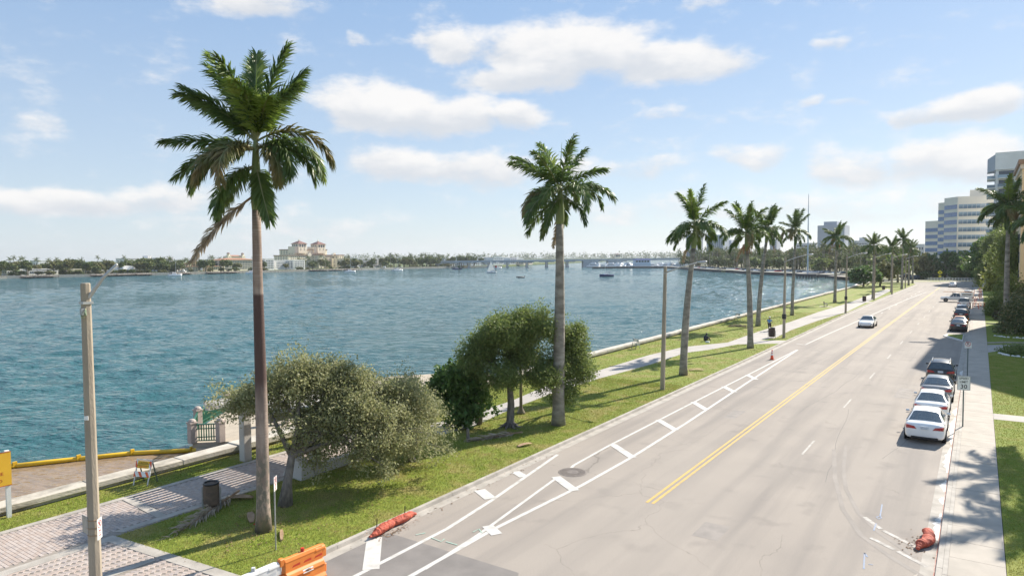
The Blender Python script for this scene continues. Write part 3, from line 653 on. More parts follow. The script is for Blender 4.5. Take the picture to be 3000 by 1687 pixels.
for i in range(1, 5):
    a, b = Vector((*dk[i], 0)), Vector((*dk[i+1], 0)); d = (b-a).normalized(); a2 = a+d*.2; b2 = b-d*.2; L = (b2-a2).length
    rl_ = thing_ = None
    pan = MB().bar(a2+Vector((0, 0, 1.36)), b2+Vector((0, 0, 1.36)), .09, .05).build('railing', green_rail, ter)
    for z_ in (1.14, .72, .54): MB().bar(a2+Vector((0, 0, z_)), b2+Vector((0, 0, z_)), .045, .045).build('rail', green_rail, pan)
    n_ = int(L/.115)
    for k in range(1, n_):
        p = a2.lerp(b2, k/n_); w_ = .04
        MB().box(p.x-w_/2, p.x+w_/2, p.y-w_/2, p.y+w_/2, .54, 1.34).build('baluster', green_rail, pan)
def stone_bench(x, y, rz, label, L=1.9):
    b = thing('stone_bench', label, 'bench', (x, y, .44), rz, 'white stone benches on the terrace')
    MB().box(-L/2, L/2, -.24, .24, .40, .48).build('seat', M('white stone', (.72, .68, .63), (.62, .58, .53), scale=6, rough=.8), b, bevel=.015)
    for s in (-1, 1): MB().box(s*L*.33-.09, s*L*.33+.09, -.18, .18, 0, .40, (s*L*.33-.13, s*L*.33+.13, -.2, .2)).build('leg', stone, b)
stone_bench(-32.0, 23.4, R(62), 'white stone bench nearest the green railing on the terrace')
stone_bench(-34.6, 26.6, R(75), 'white stone bench in the middle of the terrace, half hidden by foliage')
stone_bench(-33.5, 39.5, R(110), 'white stone bench at the far end of the terrace behind the trees')
# pergola over the walk
perg = thing('pergola', 'white slatted pergola over the brick walk, mostly hidden by a tree', 'pergola')
for (x, y) in ((-28.35, 19.1), (-28.35, 23.0), (-24.0, 19.6), (-24.0, 23.0)):
    MB().box(x-.2, x+.2, y-.2, y+.2, .1, 2.85).build('column', offwhite, perg, bevel=.02)
for x in (-28.35, -24.0): MB().box(x-.14, x+.14, 17.2, 23.5, 2.86, 3.10).build('beam', offwhite, perg)
bays = ((17.2, 18.6), (20.2, 21.7), (23.3, 23.6))
for (y0, y1) in ((18.6, 20.2), (21.7, 23.3)): MB().box(-28.7, -23.7, y0+.01, y1-.01, 3.11, 3.22).build('roof_panel', offwhite, perg)
for (y0, y1) in bays:
    for k in range(17): MB().box(-28.6+k*.29, -28.6+k*.29+.13, y0, y1, 3.11, 3.22).build('slat', offwhite, perg)
pl = thing('planter_wall', 'low pale planter wall along the walk under the leaning tree', 'wall')
MB().box(-24.2, -23.8, 19.85, 22.75, .1, .55).build('wall', offwhite, pl, bevel=.02)
MB().box(-24.3, -23.7, 23.75, 27.1, .1, .5).build('bench_seat', concrete, pl, bevel=.02)
MB().add([(-25.0, 18.6, .1), (-23.7, 18.6, .1), (-23.7, 19.35, .1), (-25.0, 19.35, .1), (-24.6, 18.8, .95), (-23.9, 18.8, .75), (-23.9, 19.3, .75), (-24.6, 19.3, .95)], [(0, 3, 2, 1), (4, 5, 6, 7), (0, 1, 5, 4), (1, 2, 6, 5), (2, 3, 7, 6), (3, 0, 4, 7)]).build('end_block', offwhite, pl)

# ------------------------------------------------------------------ signs and street furniture near the camera
sign_w = M('white sign face', (.82, .82, .80), rough=.4); sign_r = M('sign red', (.55, .02, .03), rough=.45); sign_k = M('sign black', (.015, .015, .015), rough=.5)
def no_parking(parent, z, w=.32, h=.48, y=0.0, lines=('TIME', 'TO', 'TOW')):
    """face towards -Y, centred on x=0"""
    p = MB().box(-w/2, w/2, y-.004, y, z-h/2, z+h/2).build('sign_plate', sign_w, parent)
    rg = MB(); n_ = 28; ro, ri = w*.40, w*.33; cz = z+h*.22
    rg.add([(r_*math.cos(2*math.pi*k/n_), y-.006, cz+r_*math.sin(2*math.pi*k/n_)) for r_ in (ri, ro) for k in range(n_)], [(k, (k+1) % n_, n_+(k+1) % n_, n_+k) for k in range(n_)])
    rg.build('red_ring', sign_r, p)
    MB().bar((-ri*.72, y-.0085, cz+ri*.72), (ri*.72, y-.0085, cz-ri*.72), .002, w*.06, up=(0, 0, 1)).build('red_slash', sign_r, p)
    text('P', w*.62, sign_k, p, (0, y-.0065, cz))
    for i, t_ in enumerate(lines): text(t_, h*.10, sign_r, p, (0, y-.0065, z-h*(.10+.115*i)))
    MB().box(-w*.3, w*.3, y-.0075, y-.0065, z-h*.44, z-h*.415).build('red_arrow', sign_r, p)
    return p
pole_c = M('aged concrete pole', (.40, .335, .255), (.30, .25, .19), scale=2.2, rough=.9, bump=.25, bscale=26, stretch=(1, 1, .3))
alu = M('dull aluminium', (.50, .50, .49), (.43, .43, .42), scale=3, rough=.45, metal=.35)
def lamp_post(label, loc, h, arm, head=True, lean=(0, 0), w0=.16, w1=.105, group='concrete street lamps along the waterfront'):
    t = thing('street_lamp', label, 'street lamp', loc, 0, group)
    t.rotation_euler = (lean[1], lean[0], 0)
    n_ = 8; MB().tube([(0, 0, -.1), (0, 0, h*.5), (0, 0, h-.02), (0, 0, h)], [w0*1.08, (w0+w1)*.54, w1*1.08, w1*.9], 8, sq=R(22.5)).build('pole', pole_c, t)
    ax, ay, az_ = arm
    pts = [(0, 0, h-.42), (ax*.12, ay*.12, h-.40+az_*.08), (ax*.55, ay*.55, h-.42+az_*.62), (ax, ay, h-.42+az_)]
    a = MB().tube(pts, [.052, .052, .042, .035], 8).build('arm', alu, t, smooth=True)
    MB().box(-.12, .12, -.12, .12, h-.52, h-.46).build('bracket', alu, t)
    if head:
        d = Vector((ax, ay, 0)).normalized(); e = Vector(pts[-1]); q = e+d*.62+Vector((0, 0, .04))
        MB().tube([e-d*.08, e+d*.08, e+d*.3, q-d*.05, q], [.04, .075, .11, .09, .03], 8).build('lamp_head', alu, a, smooth=True)
        MB().tube([e+d*.2+Vector((0, 0, -.07)), e+d*.5+Vector((0, 0, -.06))], [.07, .06], 8).build('lens', clear_l, a)
    return t
# near-left lamp: no luminaire, loose wires, two signs strapped on
nl = onX(250, -18.25, 829); nlx, nly, nlh = nl.x, nl.y, nl.z
L0 = lamp_post('nearest concrete lamp post with bare arm, loose wires and strapped parking signs', (nlx, nly, .12), nlh-.12, (_r0.x*.80, _r0.y*.80, .88), head=False, lean=(0, 0), w0=.142, w1=.10)
wire = M('loose wire', (.12, .20, .12), (.35, .33, .2), scale=9, rough=.6)
hp = nlh-.12
for k in range(3):
    MB().tube([(.11, -.06, hp-.62), (.2+.03*k, -.12, hp-.70-.04*k), (.17-.05*k, -.14, hp-.86), (.06, -.15, hp-.84+.03*k), (.12, -.12, hp-.72)], .011, 5).build('wire', wire, L0)
MB().box(.02, .12, -.16, -.08, hp-.78, hp-.62).build('junction_box', galv, L0)
zb = onX(262, nlx, 1545).z-.12
sgn = bpy.data.objects.new('parking_sign', None); link(sgn, L0); sgn.location = (_r0.x*.22-_f0.x*.13, _r0.y*.22-_f0.y*.13, 0); sgn.rotation_euler = (0, 0, R(133)); sgn['label'] = 'white no parking sign strapped to the pole'
no_parking(sgn, zb, .26, .52)
b2_ = MB().box(-.17, .17, -.004, .004, zb+.05-.22, zb+.05+.22).build('sign_back', galv, L0); b2_.location = (-_r0.x*.22, -_r0.y*.22, 0); b2_.rotation_euler = (0, 0, YAW+R(-38))
for dz in (-.2, -.02, .18): MB().tube([(0, 0, zb+dz), (0, 0, zb+dz+.014)], .150, 8, sq=R(22.5)).build('strap', M('rusty strap', (.36, .22, .12), rough=.7), L0)
MB().box(-.05, .05, -.158, -.146, hp*.62, hp*.62+.1).build('sticker', sign_w, L0).rotation_euler = (0, 0, YAW)
MB().box(-.055, .055, -.165, -.148, .5, .85).build('access_plate', galv, L0).rotation_euler = (0, 0, YAW)
# the other lamps
LAMPS = [(-18.4, 45.7, 8.75), (-18.35, 81.9, 9.2), (-17.75, 121.6, 9.4), (-17.95, 159.5, 9.3), (-17.1, 185.3, 9.1), (-17.0, 219.5, 8.7)]
for i, (x, y, h) in enumerate(LAMPS):
    lamp_post(('nearest street lamp with a lamp head, on the grass before the third palm', 'street lamp standing just past the trash bin and cyclist', 'street lamp with a dark box on its pole, beside the bench stretch',
               'fourth street lamp along the grass, by the second trash bin', 'fifth street lamp along the grass among the farther palms', 'farthest street lamp on the grass strip before the bend')[i], (x, y, .12), h, (2.35, 0, .75), lean=(R(1.2) if i == 0 else R(.4), 0))
    if i in (1, 2): MB().box(-.2, .2, -.18, .18, 2.2, 2.75).build('control_box', black, [o for o in bpy.data.objects if o.name.startswith('street_lamp')][-1])
# no parking sign on its own post in the grass
t = thing('parking_sign_post', 'white no parking sign on a steel post beside the nearest palm', 'sign', (-18.75, 13.65, .12), R(127))
MB().bar((0, 0, -.1), (0, 0, 2.42), .05, .035).build('post', galv, t)
no_parking(t, 2.2, .30, .46, -.03)
# NO TRESPASSING board
t = thing('warning_board', 'yellow NO TRESPASSING construction board on a white post at the seawall', 'sign', (-29.45, 10.05, .12), R(86))
brd = M('yellow orange board', (.86, .50, .035), (.80, .45, .03), scale=1.5, rough=.5); brd_r = M('board red', (.52, .07, .015), rough=.5)
for x in (-.08, -2.35): MB().box(x-.07, x+.07, -.07, .07, -.1, 2.5).build('post', M('white timber', (.76, .75, .72), (.68, .67, .64), scale=4, rough=.7), t)
bd = MB().box(-2.42, .02, -.10, -.075, 1.22, 2.47).build('board', brd, t)
for z0, z1 in ((2.45, 2.475), (1.215, 1.24)): MB().box(-2.425, .025, -.104, -.1005, z0, z1).build('red_edge', brd_r, bd)
for s_, sz, z_ in (('NO', .24, 2.26), ('TRESPASSING', .25, 1.98), ('CONSTRUCTION ZONE', .16, 1.68), ('HARD HATS REQUIRED', .16, 1.42)):
    text(s_, sz, brd_r, bd, (-1.2 if s_ != 'NO' else -.95, -.102, z_), sx=1.12)
# folding barricades
def barricade(label, loc, rz, words, group='folding barricades along the seawall'):
    t = thing('folding_barricade', label, 'barricade', loc, rz, group)
    gw = M('barricade leg', (.62, .63, .64), rough=.4, metal=.4); org = M('safety orange', (.80, .13, .03), (.72, .11, .025), rough=.5); gold = M('sign yellow', (.86, .52, .02), rough=.5)
    for s in (-1, 1):
        MB().bar((s*.34, -.30, 0), (s*.34, 0, 1.02), .045, .03).build('leg', gw, t)
        MB().bar((s*.34, .30, 0), (s*.34, .02, 1.0), .045, .03).build('leg', M('dark leg', (.12, .15, .13), rough=.6), t)
    def panel(z0, z1, yoff):
        dy = lambda z: -.30*(1-z/1.02)-.03
        p = MB().add([(-.40, dy(z0), z0), (.40, dy(z0), z0), (.40, dy(z1), z1), (-.40, dy(z1), z1), (-.40, dy(z0)+.02, z0), (.40, dy(z0)+.02, z0), (.40, dy(z1)+.02, z1), (-.40, dy(z1)+.02, z1)],
                     [(0, 1, 2, 3), (7, 6, 5, 4), (0, 4, 5, 1), (1, 5, 6, 2), (2, 6, 7, 3), (3, 7, 4, 0)]).build('panel', sign_w, t)
        return p, dy
    def stripes(p, dy, z0, z1, xs):
        for x in xs:
            MB().add([(min(.4, max(-.4, x+k)), dy(z)-.003, z) for k, z in ((.13, z0), (.26, z0), (.13, z1), (0, z1))], [(0, 1, 2, 3)]).build('orange_stripe', org, p)
    p1, dy = panel(.72, .98, 0); stripes(p1, dy, .72, .98, (-.5, .25))
    p2, _ = panel(.36, .56, 0); stripes(p2, dy, .36, .56, (-.53, -.22, .12))
    MB().add([(-.28, dy(.70)-.012, .70), (.28, dy(.70)-.012, .70), (.28, dy(.98)-.012, .985), (-.28, dy(.98)-.012, .985)], [(0, 1, 2, 3)]).build('yellow_sign', gold, p1)
    if words:
        ang = math.pi/2-math.atan2(.30, 1.02)
        text(words[0], .095, sign_k, p1, (0, dy(.91)-.016, .915), (ang, 0, 0)); text(words[1], .085, sign_r, p1, (0, dy(.76)-.016, .755), (ang, 0, 0))
        for z_ in (.80, .86): MB().add([(-.28, dy(z_)-.015, z_), (.28, dy(z_)-.015, z_), (.28, dy(z_+.018)-.015, z_+.018), (-.28, dy(z_+.018)-.015, z_+.018)], [(0, 1, 2, 3)]).build('black_band', sign_k, p1)
    MB().bar((-.40, 0, 1.03), (.40, 0, 1.03), .03).build('hinge_bar', gw, t)
    return t
barricade('folding barricade reading CAUTION, with orange stripes, beside the nearest seawall', (-29.0, 14.75, .12), R(22), ('CAUTION', 'KEEP OUT'))
barricade('small folding barricade on the grass by the seawall behind the first lamp head', (-28.9, 64.6, .12), R(150), None)
barricade('farther small folding barricade by the seawall near the seated person', (-29.1, 101.0, .12), R(150), None)
# litter bins
def bin_(label, loc, m1, m2, r=.29, h=1.0, posts=True, rz=0):
    t = thing('litter_bin', label, 'trash bin', loc, rz, 'litter bins beside the path')
    b = MB().lathe([(r*.86, .14), (r*.95, .25), (r, .45), (r*1.0, .75), (r*.96, h*.97), (r*.98, h)], 20).build('drum', m1, t, smooth=True)
    for z in (.38, .66): MB().lathe([(r*1.0, z), (r*1.035, z+.015), (r*1.0, z+.03)], 20).build('hoop', m1, b)
    MB().lathe([(r*1.0, h*.97), (r*1.03, h*.99), (r*1.0, h*1.04), (r*.86, h*1.04), (r*.8, h*.90), (r*.2, h*.86)], 20).build('liner', m2, t, smooth=True)
    if posts:
        for s in (-1, 1): MB().box(s*(r+.05)-.022, s*(r+.05)+.022, -.022, .022, -.05, .86).build('post', galv, t)
    return t
rust = M('weathered brown drum', (.16, .11, .075), (.10, .075, .055), scale=5, rough=.8); liner = M('black bin liner', (.012, .012, .014), rough=.35)
bin_('brown drum trash bin with black liner beside the brick walk', (-23.9, 14.6, .12), rust, liner, rz=YAW)
dbin = M('dark brown bin', (.085, .05, .04), (.06, .04, .035), rough=.7)
for i, (x, y) in enumerate(((-19.5, 81.2), (-18.9, 152.5), (-20.9, 205.3))):
    bin_(('dark trash bin on the path spur beside the cyclist', 'dark trash bin beside the fourth street lamp', 'farthest dark trash bin beside the concrete path')[i], (x, y, .12), dbin, liner, r=.36, h=1.15, posts=(i == 0))
# traffic cone
t = thing('traffic_cone', 'orange traffic cone with white bands in the bike lane', 'cone', (-15.6, 65.1, 0))
org = M('cone orange', (.85, .10, .03), (.78, .09, .03), rough=.5)
MB().box(-.19, .19, -.19, .19, 0, .05).build('base', M('cone base', (.35, .07, .03), rough=.7), t, bevel=.01)
MB().lathe([(.15, .05), (.115, .40)], 16).build('lower_cone', org, t, smooth=True)
MB().lathe([(.1135, .41), (.089, .58)], 16).build('white_band', sign_w, t, smooth=True)
MB().lathe([(.088, .585), (.078, .65)], 16).build('middle_cone', org, t, smooth=True)
MB().lathe([(.077, .655), (.062, .76)], 16).build('white_band', sign_w, t, smooth=True)
MB().lathe([(.061, .765), (.035, .92), (.02, .93)], 16).build('tip', org, t, smooth=True)
# orange silt socks (kerb inlet protection)
def sock(label, pts, rads, loc, stakes):
    t = thing('silt_sock', label, 'silt sock', loc, 0, 'orange silt socks lying at the kerbs')
    m_ = M('orange sock fabric', (.52, .10, .05), (.32, .055, .03), scale=7, rough=.75, bump=1.0, bscale=9)
    P = []; Rr = []
    for i in range(len(pts)-1):
        for k in range(8):
            f = k/8; P.append(Vector(pts[i]).lerp(Vector(pts[i+1]), f)+Vector((0, 0, .012*math.sin(k*2.4+i)))); Rr.append((rads[i]*(1-f)+rads[i+1]*f)*(1+.09*math.sin(k*2.9+i*1.7)))
    P.append(Vector(pts[-1])); Rr.append(rads[-1])
    o = MB().tube(P, Rr, 20).build('sock', m_, t, smooth=True); o.scale = (1, 1, .82)
    sb_ = o.modifiers.new('sub', 'SUBSURF'); sb_.levels = sb_.render_levels = 2; tx = bpy.data.textures.new('folds', 'CLOUDS'); tx.noise_scale = .30; dm_ = o.modifiers.new('folds', 'DISPLACE'); dm_.texture = tx; dm_.strength = .09; dm_.mid_level = .5
    for (x, y) in stakes: MB().tube([(x, y, .0), (x+.03, y, .42)], .02, 6).build('stake', black, t)
    return t
sock('crumpled orange silt sock with black stakes along the left kerb', [(.10, -.15, .10), (.08, .35, .15), (-.02, .9, .17), (-.08, 1.5, .15), (-.02, 2.2, .16), (-.12, 2.75, .14), (-.1, 3.05, .05)], [.05, .15, .19, .16, .18, .13, .03], (-17.08, 16.2, .02), ((-.28, .75), (-.3, 2.55))).scale = (1, .80, 1)
sock('crumpled orange silt sock in the gutter at the right-hand corner', [(-.25, -.7, .06), (-.18, -.35, .14), (.0, 0, .17), (.02, .45, .16), (-.06, .9, .15), (-.05, 1.15, .05)], [.05, .16, .20, .18, .17, .06], (-1.22, 26.0, .02), ())
dl = M('dry leaf litter', (.25, .15, .08), (.15, .09, .05), scale=9, rough=.9)
def litter(name, label, cx, cy, rx, ry, n_, z=.01, s=.05, mat=None):
    V = []; F = []; r_ = random.Random(hash((round(cx), round(cy))) % 999)
    for k in range(n_):
        x = cx+r_.gauss(0, rx); y = cy+r_.gauss(0, ry); a = r_.uniform(0, 6.3); q = s*r_.uniform(.5, 1.3)
        b = len(V); c_, s_ = math.cos(a)*q, math.sin(a)*q; V += [(x-c_, y-s_, z), (x+s_*.4, y-c_*.4, z+q*.3), (x+c_, y+s_, z+.005), (x-s_*.4, y+c_*.4, z+q*.2)]; F.append((b, b+1, b+2, b+3))
    o = put(mesh_np(name, V, F, mat or dl), name); return tag(o, label, 'leaf litter', None, 'stuff')
litter('leaf_litter', 'dry leaves gathered against the orange silt sock', -16.75, 17.0, .12, .5, 70)
litter('leaf_litter', 'dry leaves scattered in the left gutter', -16.95, 22, .12, 3.0, 70)
litter('leaf_litter', 'dry twigs and leaves around the right silt sock', -1.55, 25.8, .18, .5, 60)
# plastic barriers at the bottom edge
def barrier(name, label, mat, mat2, loc, rz, L, grp):
    t = thing(name, label, 'barrier', loc, rz, grp)
    def sec(y0, y1, prof, nm, mm, par=t):
        n_ = len(prof); return MB().add([(x, y0, z) for x, z in prof]+[(x, y1, z) for x, z in prof], [tuple(range(n_-1, -1, -1)), tuple(range(n_, 2*n_))]+[(i, (i+1) % n_, n_+(i+1) % n_, n_+i) for i in range(n_)]).build(nm, mm, par, bevel=.008)
    sec(.10, L-.10, [(-.28, 0), (.28, 0), (.28, .12), (.20, .22), (.185, .40), (.21, .46), (.17, .54), (.10, .60), (.09, .86), (.10, .90), (.06, .99), (0, 1.01), (-.06, .99), (-.10, .90), (-.09, .86), (-.10, .60), (-.17, .54), (-.21, .46), (-.185, .40), (-.20, .22), (-.28, .12)], 'body', mat)
    for k in range(3):
        for s in (-1, 1):
            y0 = L*(.2+.26*k); MB().add([(s*.0965, y0, .66), (s*.0965, y0+.30, .64), (s*.0965, y0+.30, .76), (s*.099, y0+.06, .74), (s*.099, y0, .66)], [(0, 1, 2, 3)]).build('recess_shade', mat2, t)  # flat darker patches paint in the shade of moulded hollows
    for z in (.12, .60): MB().box(-.08, .08, L-.10, L+.06, z, z+.26).build('knuckle', mat, t, bevel=.02)
    for z in (.36, .84): MB().box(-.08, .08, -.06, .10, z-.02, z+.2).build('knuckle', mat, t, bevel=.02)
    MB().lathe([(.055, 0), (.055, .1)], 12, (0, L*.5, 1.0)).build('fill_cap', mat2, t)
    MB().lathe([(.11, .02), (.10, .36), (.05, .40)], 14, (0, L*.76, .88), axis='y').build('top_handle', mat, t)
    return t
bo = M('orange barrier plastic', (.82, .25, .04), (.68, .19, .035), scale=2.5, rough=.45, detail=8); bo2 = M('orange barrier recess', (.60, .045, .02), rough=.5)  # second tone paints the hollows' shade and colours the fill cap
bwh = M('white barrier plastic', (.74, .73, .71), (.58, .56, .52), scale=2.5, rough=.45, detail=8)
ob = barrier('plastic_barrier', 'orange plastic water-filled barrier at the left kerb', bo, bo2, (-16.32, 12.02, 0), R(-2), 1.5, 'plastic barriers at the kerb')
MB().add([(.214, .62, .43), (.214, .98, .43), (.182, .98, .53), (.182, .62, .53)], [(0, 1, 2, 3)]).build('sticker', sign_w, ob)
text('NEX', .09, sign_k, ob, (.205, .8, .48), (math.pi/2-.32, 0, math.pi/2))
barrier('plastic_barrier', 'white plastic barrier joined to the orange one', bwh, M('white recess', (.6, .6, .6), rough=.5), (-16.40, 10.40, 0), R(-2), 1.56, 'plastic barriers at the kerb')
# speed limit and parking signs on the right
t = thing('speed_sign', 'white SPEED LIMIT 30 sign on a dark post beside the parked cars', 'sign', (-.58, 44.65, .12), R(12))
MB().bar((0, .02, -.1), (0, .02, 2.75), .06, .04).build('post', M('dark sign post', (.10, .14, .12), rough=.6), t)
p = MB().box(-.31, .31, -.012, -.008, 2.02, 2.80).build('sign_plate', sign_w, t)
for x0, x1, z0, z1 in ((-.295, .295, 2.775, 2.787), (-.295, .295, 2.033, 2.045), (-.295, -.283, 2.045, 2.775), (.283, .295, 2.045, 2.775)): MB().box(x0, x1, -.015, -.0125, z0, z1).build('border', sign_k, p)
for s_, sz, z_ in (('SPEED', .165, 2.66), ('LIMIT', .165, 2.47), ('30', .33, 2.21)): text(s_, sz, sign_k, p, (0, -.0135, z_), sx=1.0)
t = thing('parking_sign_post', 'round no parking symbol sign on a dark post by the shaded sidewalk', 'sign', (-.6, 63.3, .12), R(10))
MB().bar((0, .02, -.1), (0, .02, 2.5), .06, .04).build('post', M('dark sign post', (.10, .14, .12), rough=.6), t)
no_parking(t, 2.42, .46, .46, -.01, lines=())
MB().box(-.16, .16, -.08, .12, -.02, .04).build('foot', galv, t)
# fallen sheath and husks handled with the palms below
# ------------------------------------------------------------------ vegetation
def unit(a): return a/np.maximum(np.linalg.norm(a, axis=-1, keepdims=True), 1e-9)
def frond_mesh(name, L, elev, droop, n, ll, mat, seed=0, dead=False, w=.075, plum=58, sway=0.0, curl=1.0):
    g = np.random.default_rng(seed)
    K = 26; ss = np.linspace(0, 1, K); ang = np.radians(elev-droop*ss**1.25)
    dx = np.cos(ang)*L/(K-1); dz = np.sin(ang)*L/(K-1)
    P = np.stack([np.concatenate([[0], np.cumsum(dx[:-1])]), sway*L*ss**2, np.concatenate([[0], np.cumsum(dz[:-1])])], 1)
    T = np.stack([np.cos(ang), np.gradient(P[:, 1], ss)/L, np.sin(ang)], 1); T = unit(T)
    s = np.clip(np.linspace(.13, 1, n)+g.uniform(-.008, .008, n), 0, 1); s = np.repeat(s, 2); sd_ = np.tile([1., -1.], n)
    p = np.stack([np.interp(s, ss, P[:, k]) for k in range(3)], 1); t = unit(np.stack([np.interp(s, ss, T[:, k]) for k in range(3)], 1))
    Sv = np.zeros_like(t); Sv[:, 1] = sd_; Sv = unit(Sv-t*np.sum(Sv*t, 1, keepdims=True)); N = np.cross(t, Sv)*sd_[:, None]
    fa = np.radians(30+38*s+g.uniform(-9, 9, len(s)))
    pl = np.radians(g.uniform(-plum, plum*.8, len(s)))
    if dead: fa = np.radians(62+g.uniform(-14, 20, len(s))); pl = np.radians(g.uniform(-70, 70, len(s)))
    d = unit(Sv*(np.cos(fa)*np.cos(pl))[:, None]+t*np.sin(fa)[:, None]+N*(np.cos(fa)*np.sin(pl))[:, None])
    ln = ll*np.sin(np.pi*(.16+.72*s))**.6*g.uniform(.8, 1.12, len(s))
    down = np.array([0, 0, -1.0])
    mid = p+unit(d+down*.10*curl)*(ln*.55)[:, None]; tip = mid+unit(d+down*(.5*curl+g.uniform(0, .35, len(s)))[:, None])*(ln*.45)[:, None]
    wv = unit(t-d*np.sum(t*d, 1, keepdims=True)); tw = g.uniform(-.6, .6, len(s))[:, None]; wv = unit(wv+np.cross(d, wv)*tw)
    ww = w*g.uniform(.8, 1.15, (len(s), 1))
    V = np.stack([p-wv*ww*.3, p+wv*ww*.3, mid+wv*ww*.5, mid-wv*ww*.5, tip], 1).reshape(-1, 3)
    b = (np.arange(len(s))*5)[:, None]
    F = np.concatenate([b+[0, 1, 2], b+[0, 2, 3], b+[3, 2, 4]])
    nl_ = len(F)
    r = np.linspace(.05, .010, K); ring = []
    for k in range(4):
        a = np.pi/4+np.pi/2*k; side = np.zeros((K, 3)); side[:, 1] = 1; up = np.cross(T, side)
        ring.append(P+side*(np.cos(a)*r)[:, None]+up*(np.sin(a)*r)[:, None])
    RV = np.stack(ring, 1).reshape(-1, 3); o = len(V); RF = []
    for i in range(K-1):
        for k in range(4):
            a0 = o+i*4+k; a1 = o+i*4+(k+1) % 4; RF += [(a0, a1, a1+4), (a0, a1+4, a0+4)]
    me = mesh_np(name, np.concatenate([V, RV]), np.concatenate([F, np.array(RF)]), mat); me.materials.append(rachis_m if not dead else wood_dead)
    mi = np.zeros(len(me.polygons), np.int32); mi[nl_:] = 1; me.polygons.foreach_set('material_index', mi)
    return me
UPF = [frond_mesh('frond', 3.25, e, d, 84, .82, m_, k, sway=sw_) for k, (e, d, m_, sw_) in enumerate(((84, 22, frond_m, .05), (72, 30, frond_m, -.08), (62, 26, frond_m, .1), (52, 38, frond_m, -.05), (42, 40, frond_m, .06), (78, 34, frond_y, .1)))]
MDF = [frond_mesh('frond', 3.15, e, d, 84, .84, m_, 20+k, sway=sw_) for k, (e, d, m_, sw_) in enumerate(((28, 84, frond_m, .1), (20, 98, frond_m, -.1), (8, 84, frond_m, .08), (26, 112, frond_m, -.12), (-4, 66, frond_m, .05), (15, 105, frond_o, 0)))]
HGF = [frond_mesh('frond', 3.0, e, d, 80, .74, m_, 40+k, plum=60) for k, (e, d, m_) in enumerate(((-20, 55, frond_m), (-35, 48, frond_m), (-10, 75, frond_m)))]
DED = frond_mesh('dead_frond', 3.0, -40, 32, 60, .5, frond_d, 51, dead=True)
def palm(label, loc, top, lean=(0, 0), r=.24, fr=None, trunk_mat=None, seed=0, shaft=1.9, dead=1, group='royal palms along the waterfront lawn', name='royal_palm', bulge=.15, hero=False, n_up=7, n_mid=9, n_h=4, sc=1.0, shape=None):
    g = random.Random(seed); t = thing(name, label, 'palm tree', loc, 0, group); n_up += g.choice((-1, 0, 1)); n_mid += g.choice((-2, 0, 1)); r *= g.uniform(.9, 1.1)
    at = top-3.3*sc; th = at-shaft; K = 12; pts = []; rad = []
    for i in range(K+1):
        f = i/K; z = th*f-.12*(1-f); c = f**1.5
        wob = .05*math.sin(f*5+seed)
        pts.append((lean[0]*c*th/at+wob*.4, lean[1]*c*th/at+wob*.3, z)); rad.append(r*(1.12-.12*min(1, f*6))*(1+bulge*math.sin(math.pi*min(1, f*1.15)))*(1-.36*f))
    rad[0] = r*1.35
    MB().tube(pts, rad, 14).build('trunk', trunk_mat or palm_trunk_far, t, smooth=True)
    e = Vector(pts[-1]); a = Vector((lean[0], lean[1], at))
    MB().tube([e+Vector((0, 0, -.02)), e.lerp(a, .12), e.lerp(a, .5), e.lerp(a, .9), a+Vector((0, 0, .25))], [rad[-1], rad[-1]*1.22, rad[-1]*1.1, rad[-1]*.72, rad[-1]*.35], 12).build('crownshaft', shaft_m, t, smooth=True)
    MB().tube([a, a+Vector((.03, .0, 1.3)), a+Vector((.1, .05, 2.6))], [.05, .035, .006], 5).build('spear_leaf', frond_y, t)
    if fr is None:
        fr = []; a0 = g.uniform(0, 360)
        for k in range(n_up): fr.append((UPF[g.randrange(6)], a0+k*360/n_up+g.uniform(-22, 22), 0, g.uniform(.88, 1.08)))
        for k in range(n_mid): fr.append((MDF[g.choice((0, 1, 2, 3, 4, 0, 1, 2, 3, 5))], a0+20+k*360/n_mid+g.uniform(-20, 20), -.12, g.uniform(.85, 1.08)))
        for k in range(n_h): fr.append((HGF[g.randrange(3)], g.uniform(0, 360), -.45, g.uniform(.75, 1.0)))
    if fr is not None and not any(f[0].name.startswith('dead') for f in fr) and g.random() < .45: fr.append((DED, g.uniform(0, 360), -1.0, .9))
    for (me, azd, dz, s_) in fr:
        o = put(me, 'frond', t, a+Vector((0, 0, dz)), (g.uniform(-.25, .25), 0, R(azd)), (s_*sc,)*3)
    return t
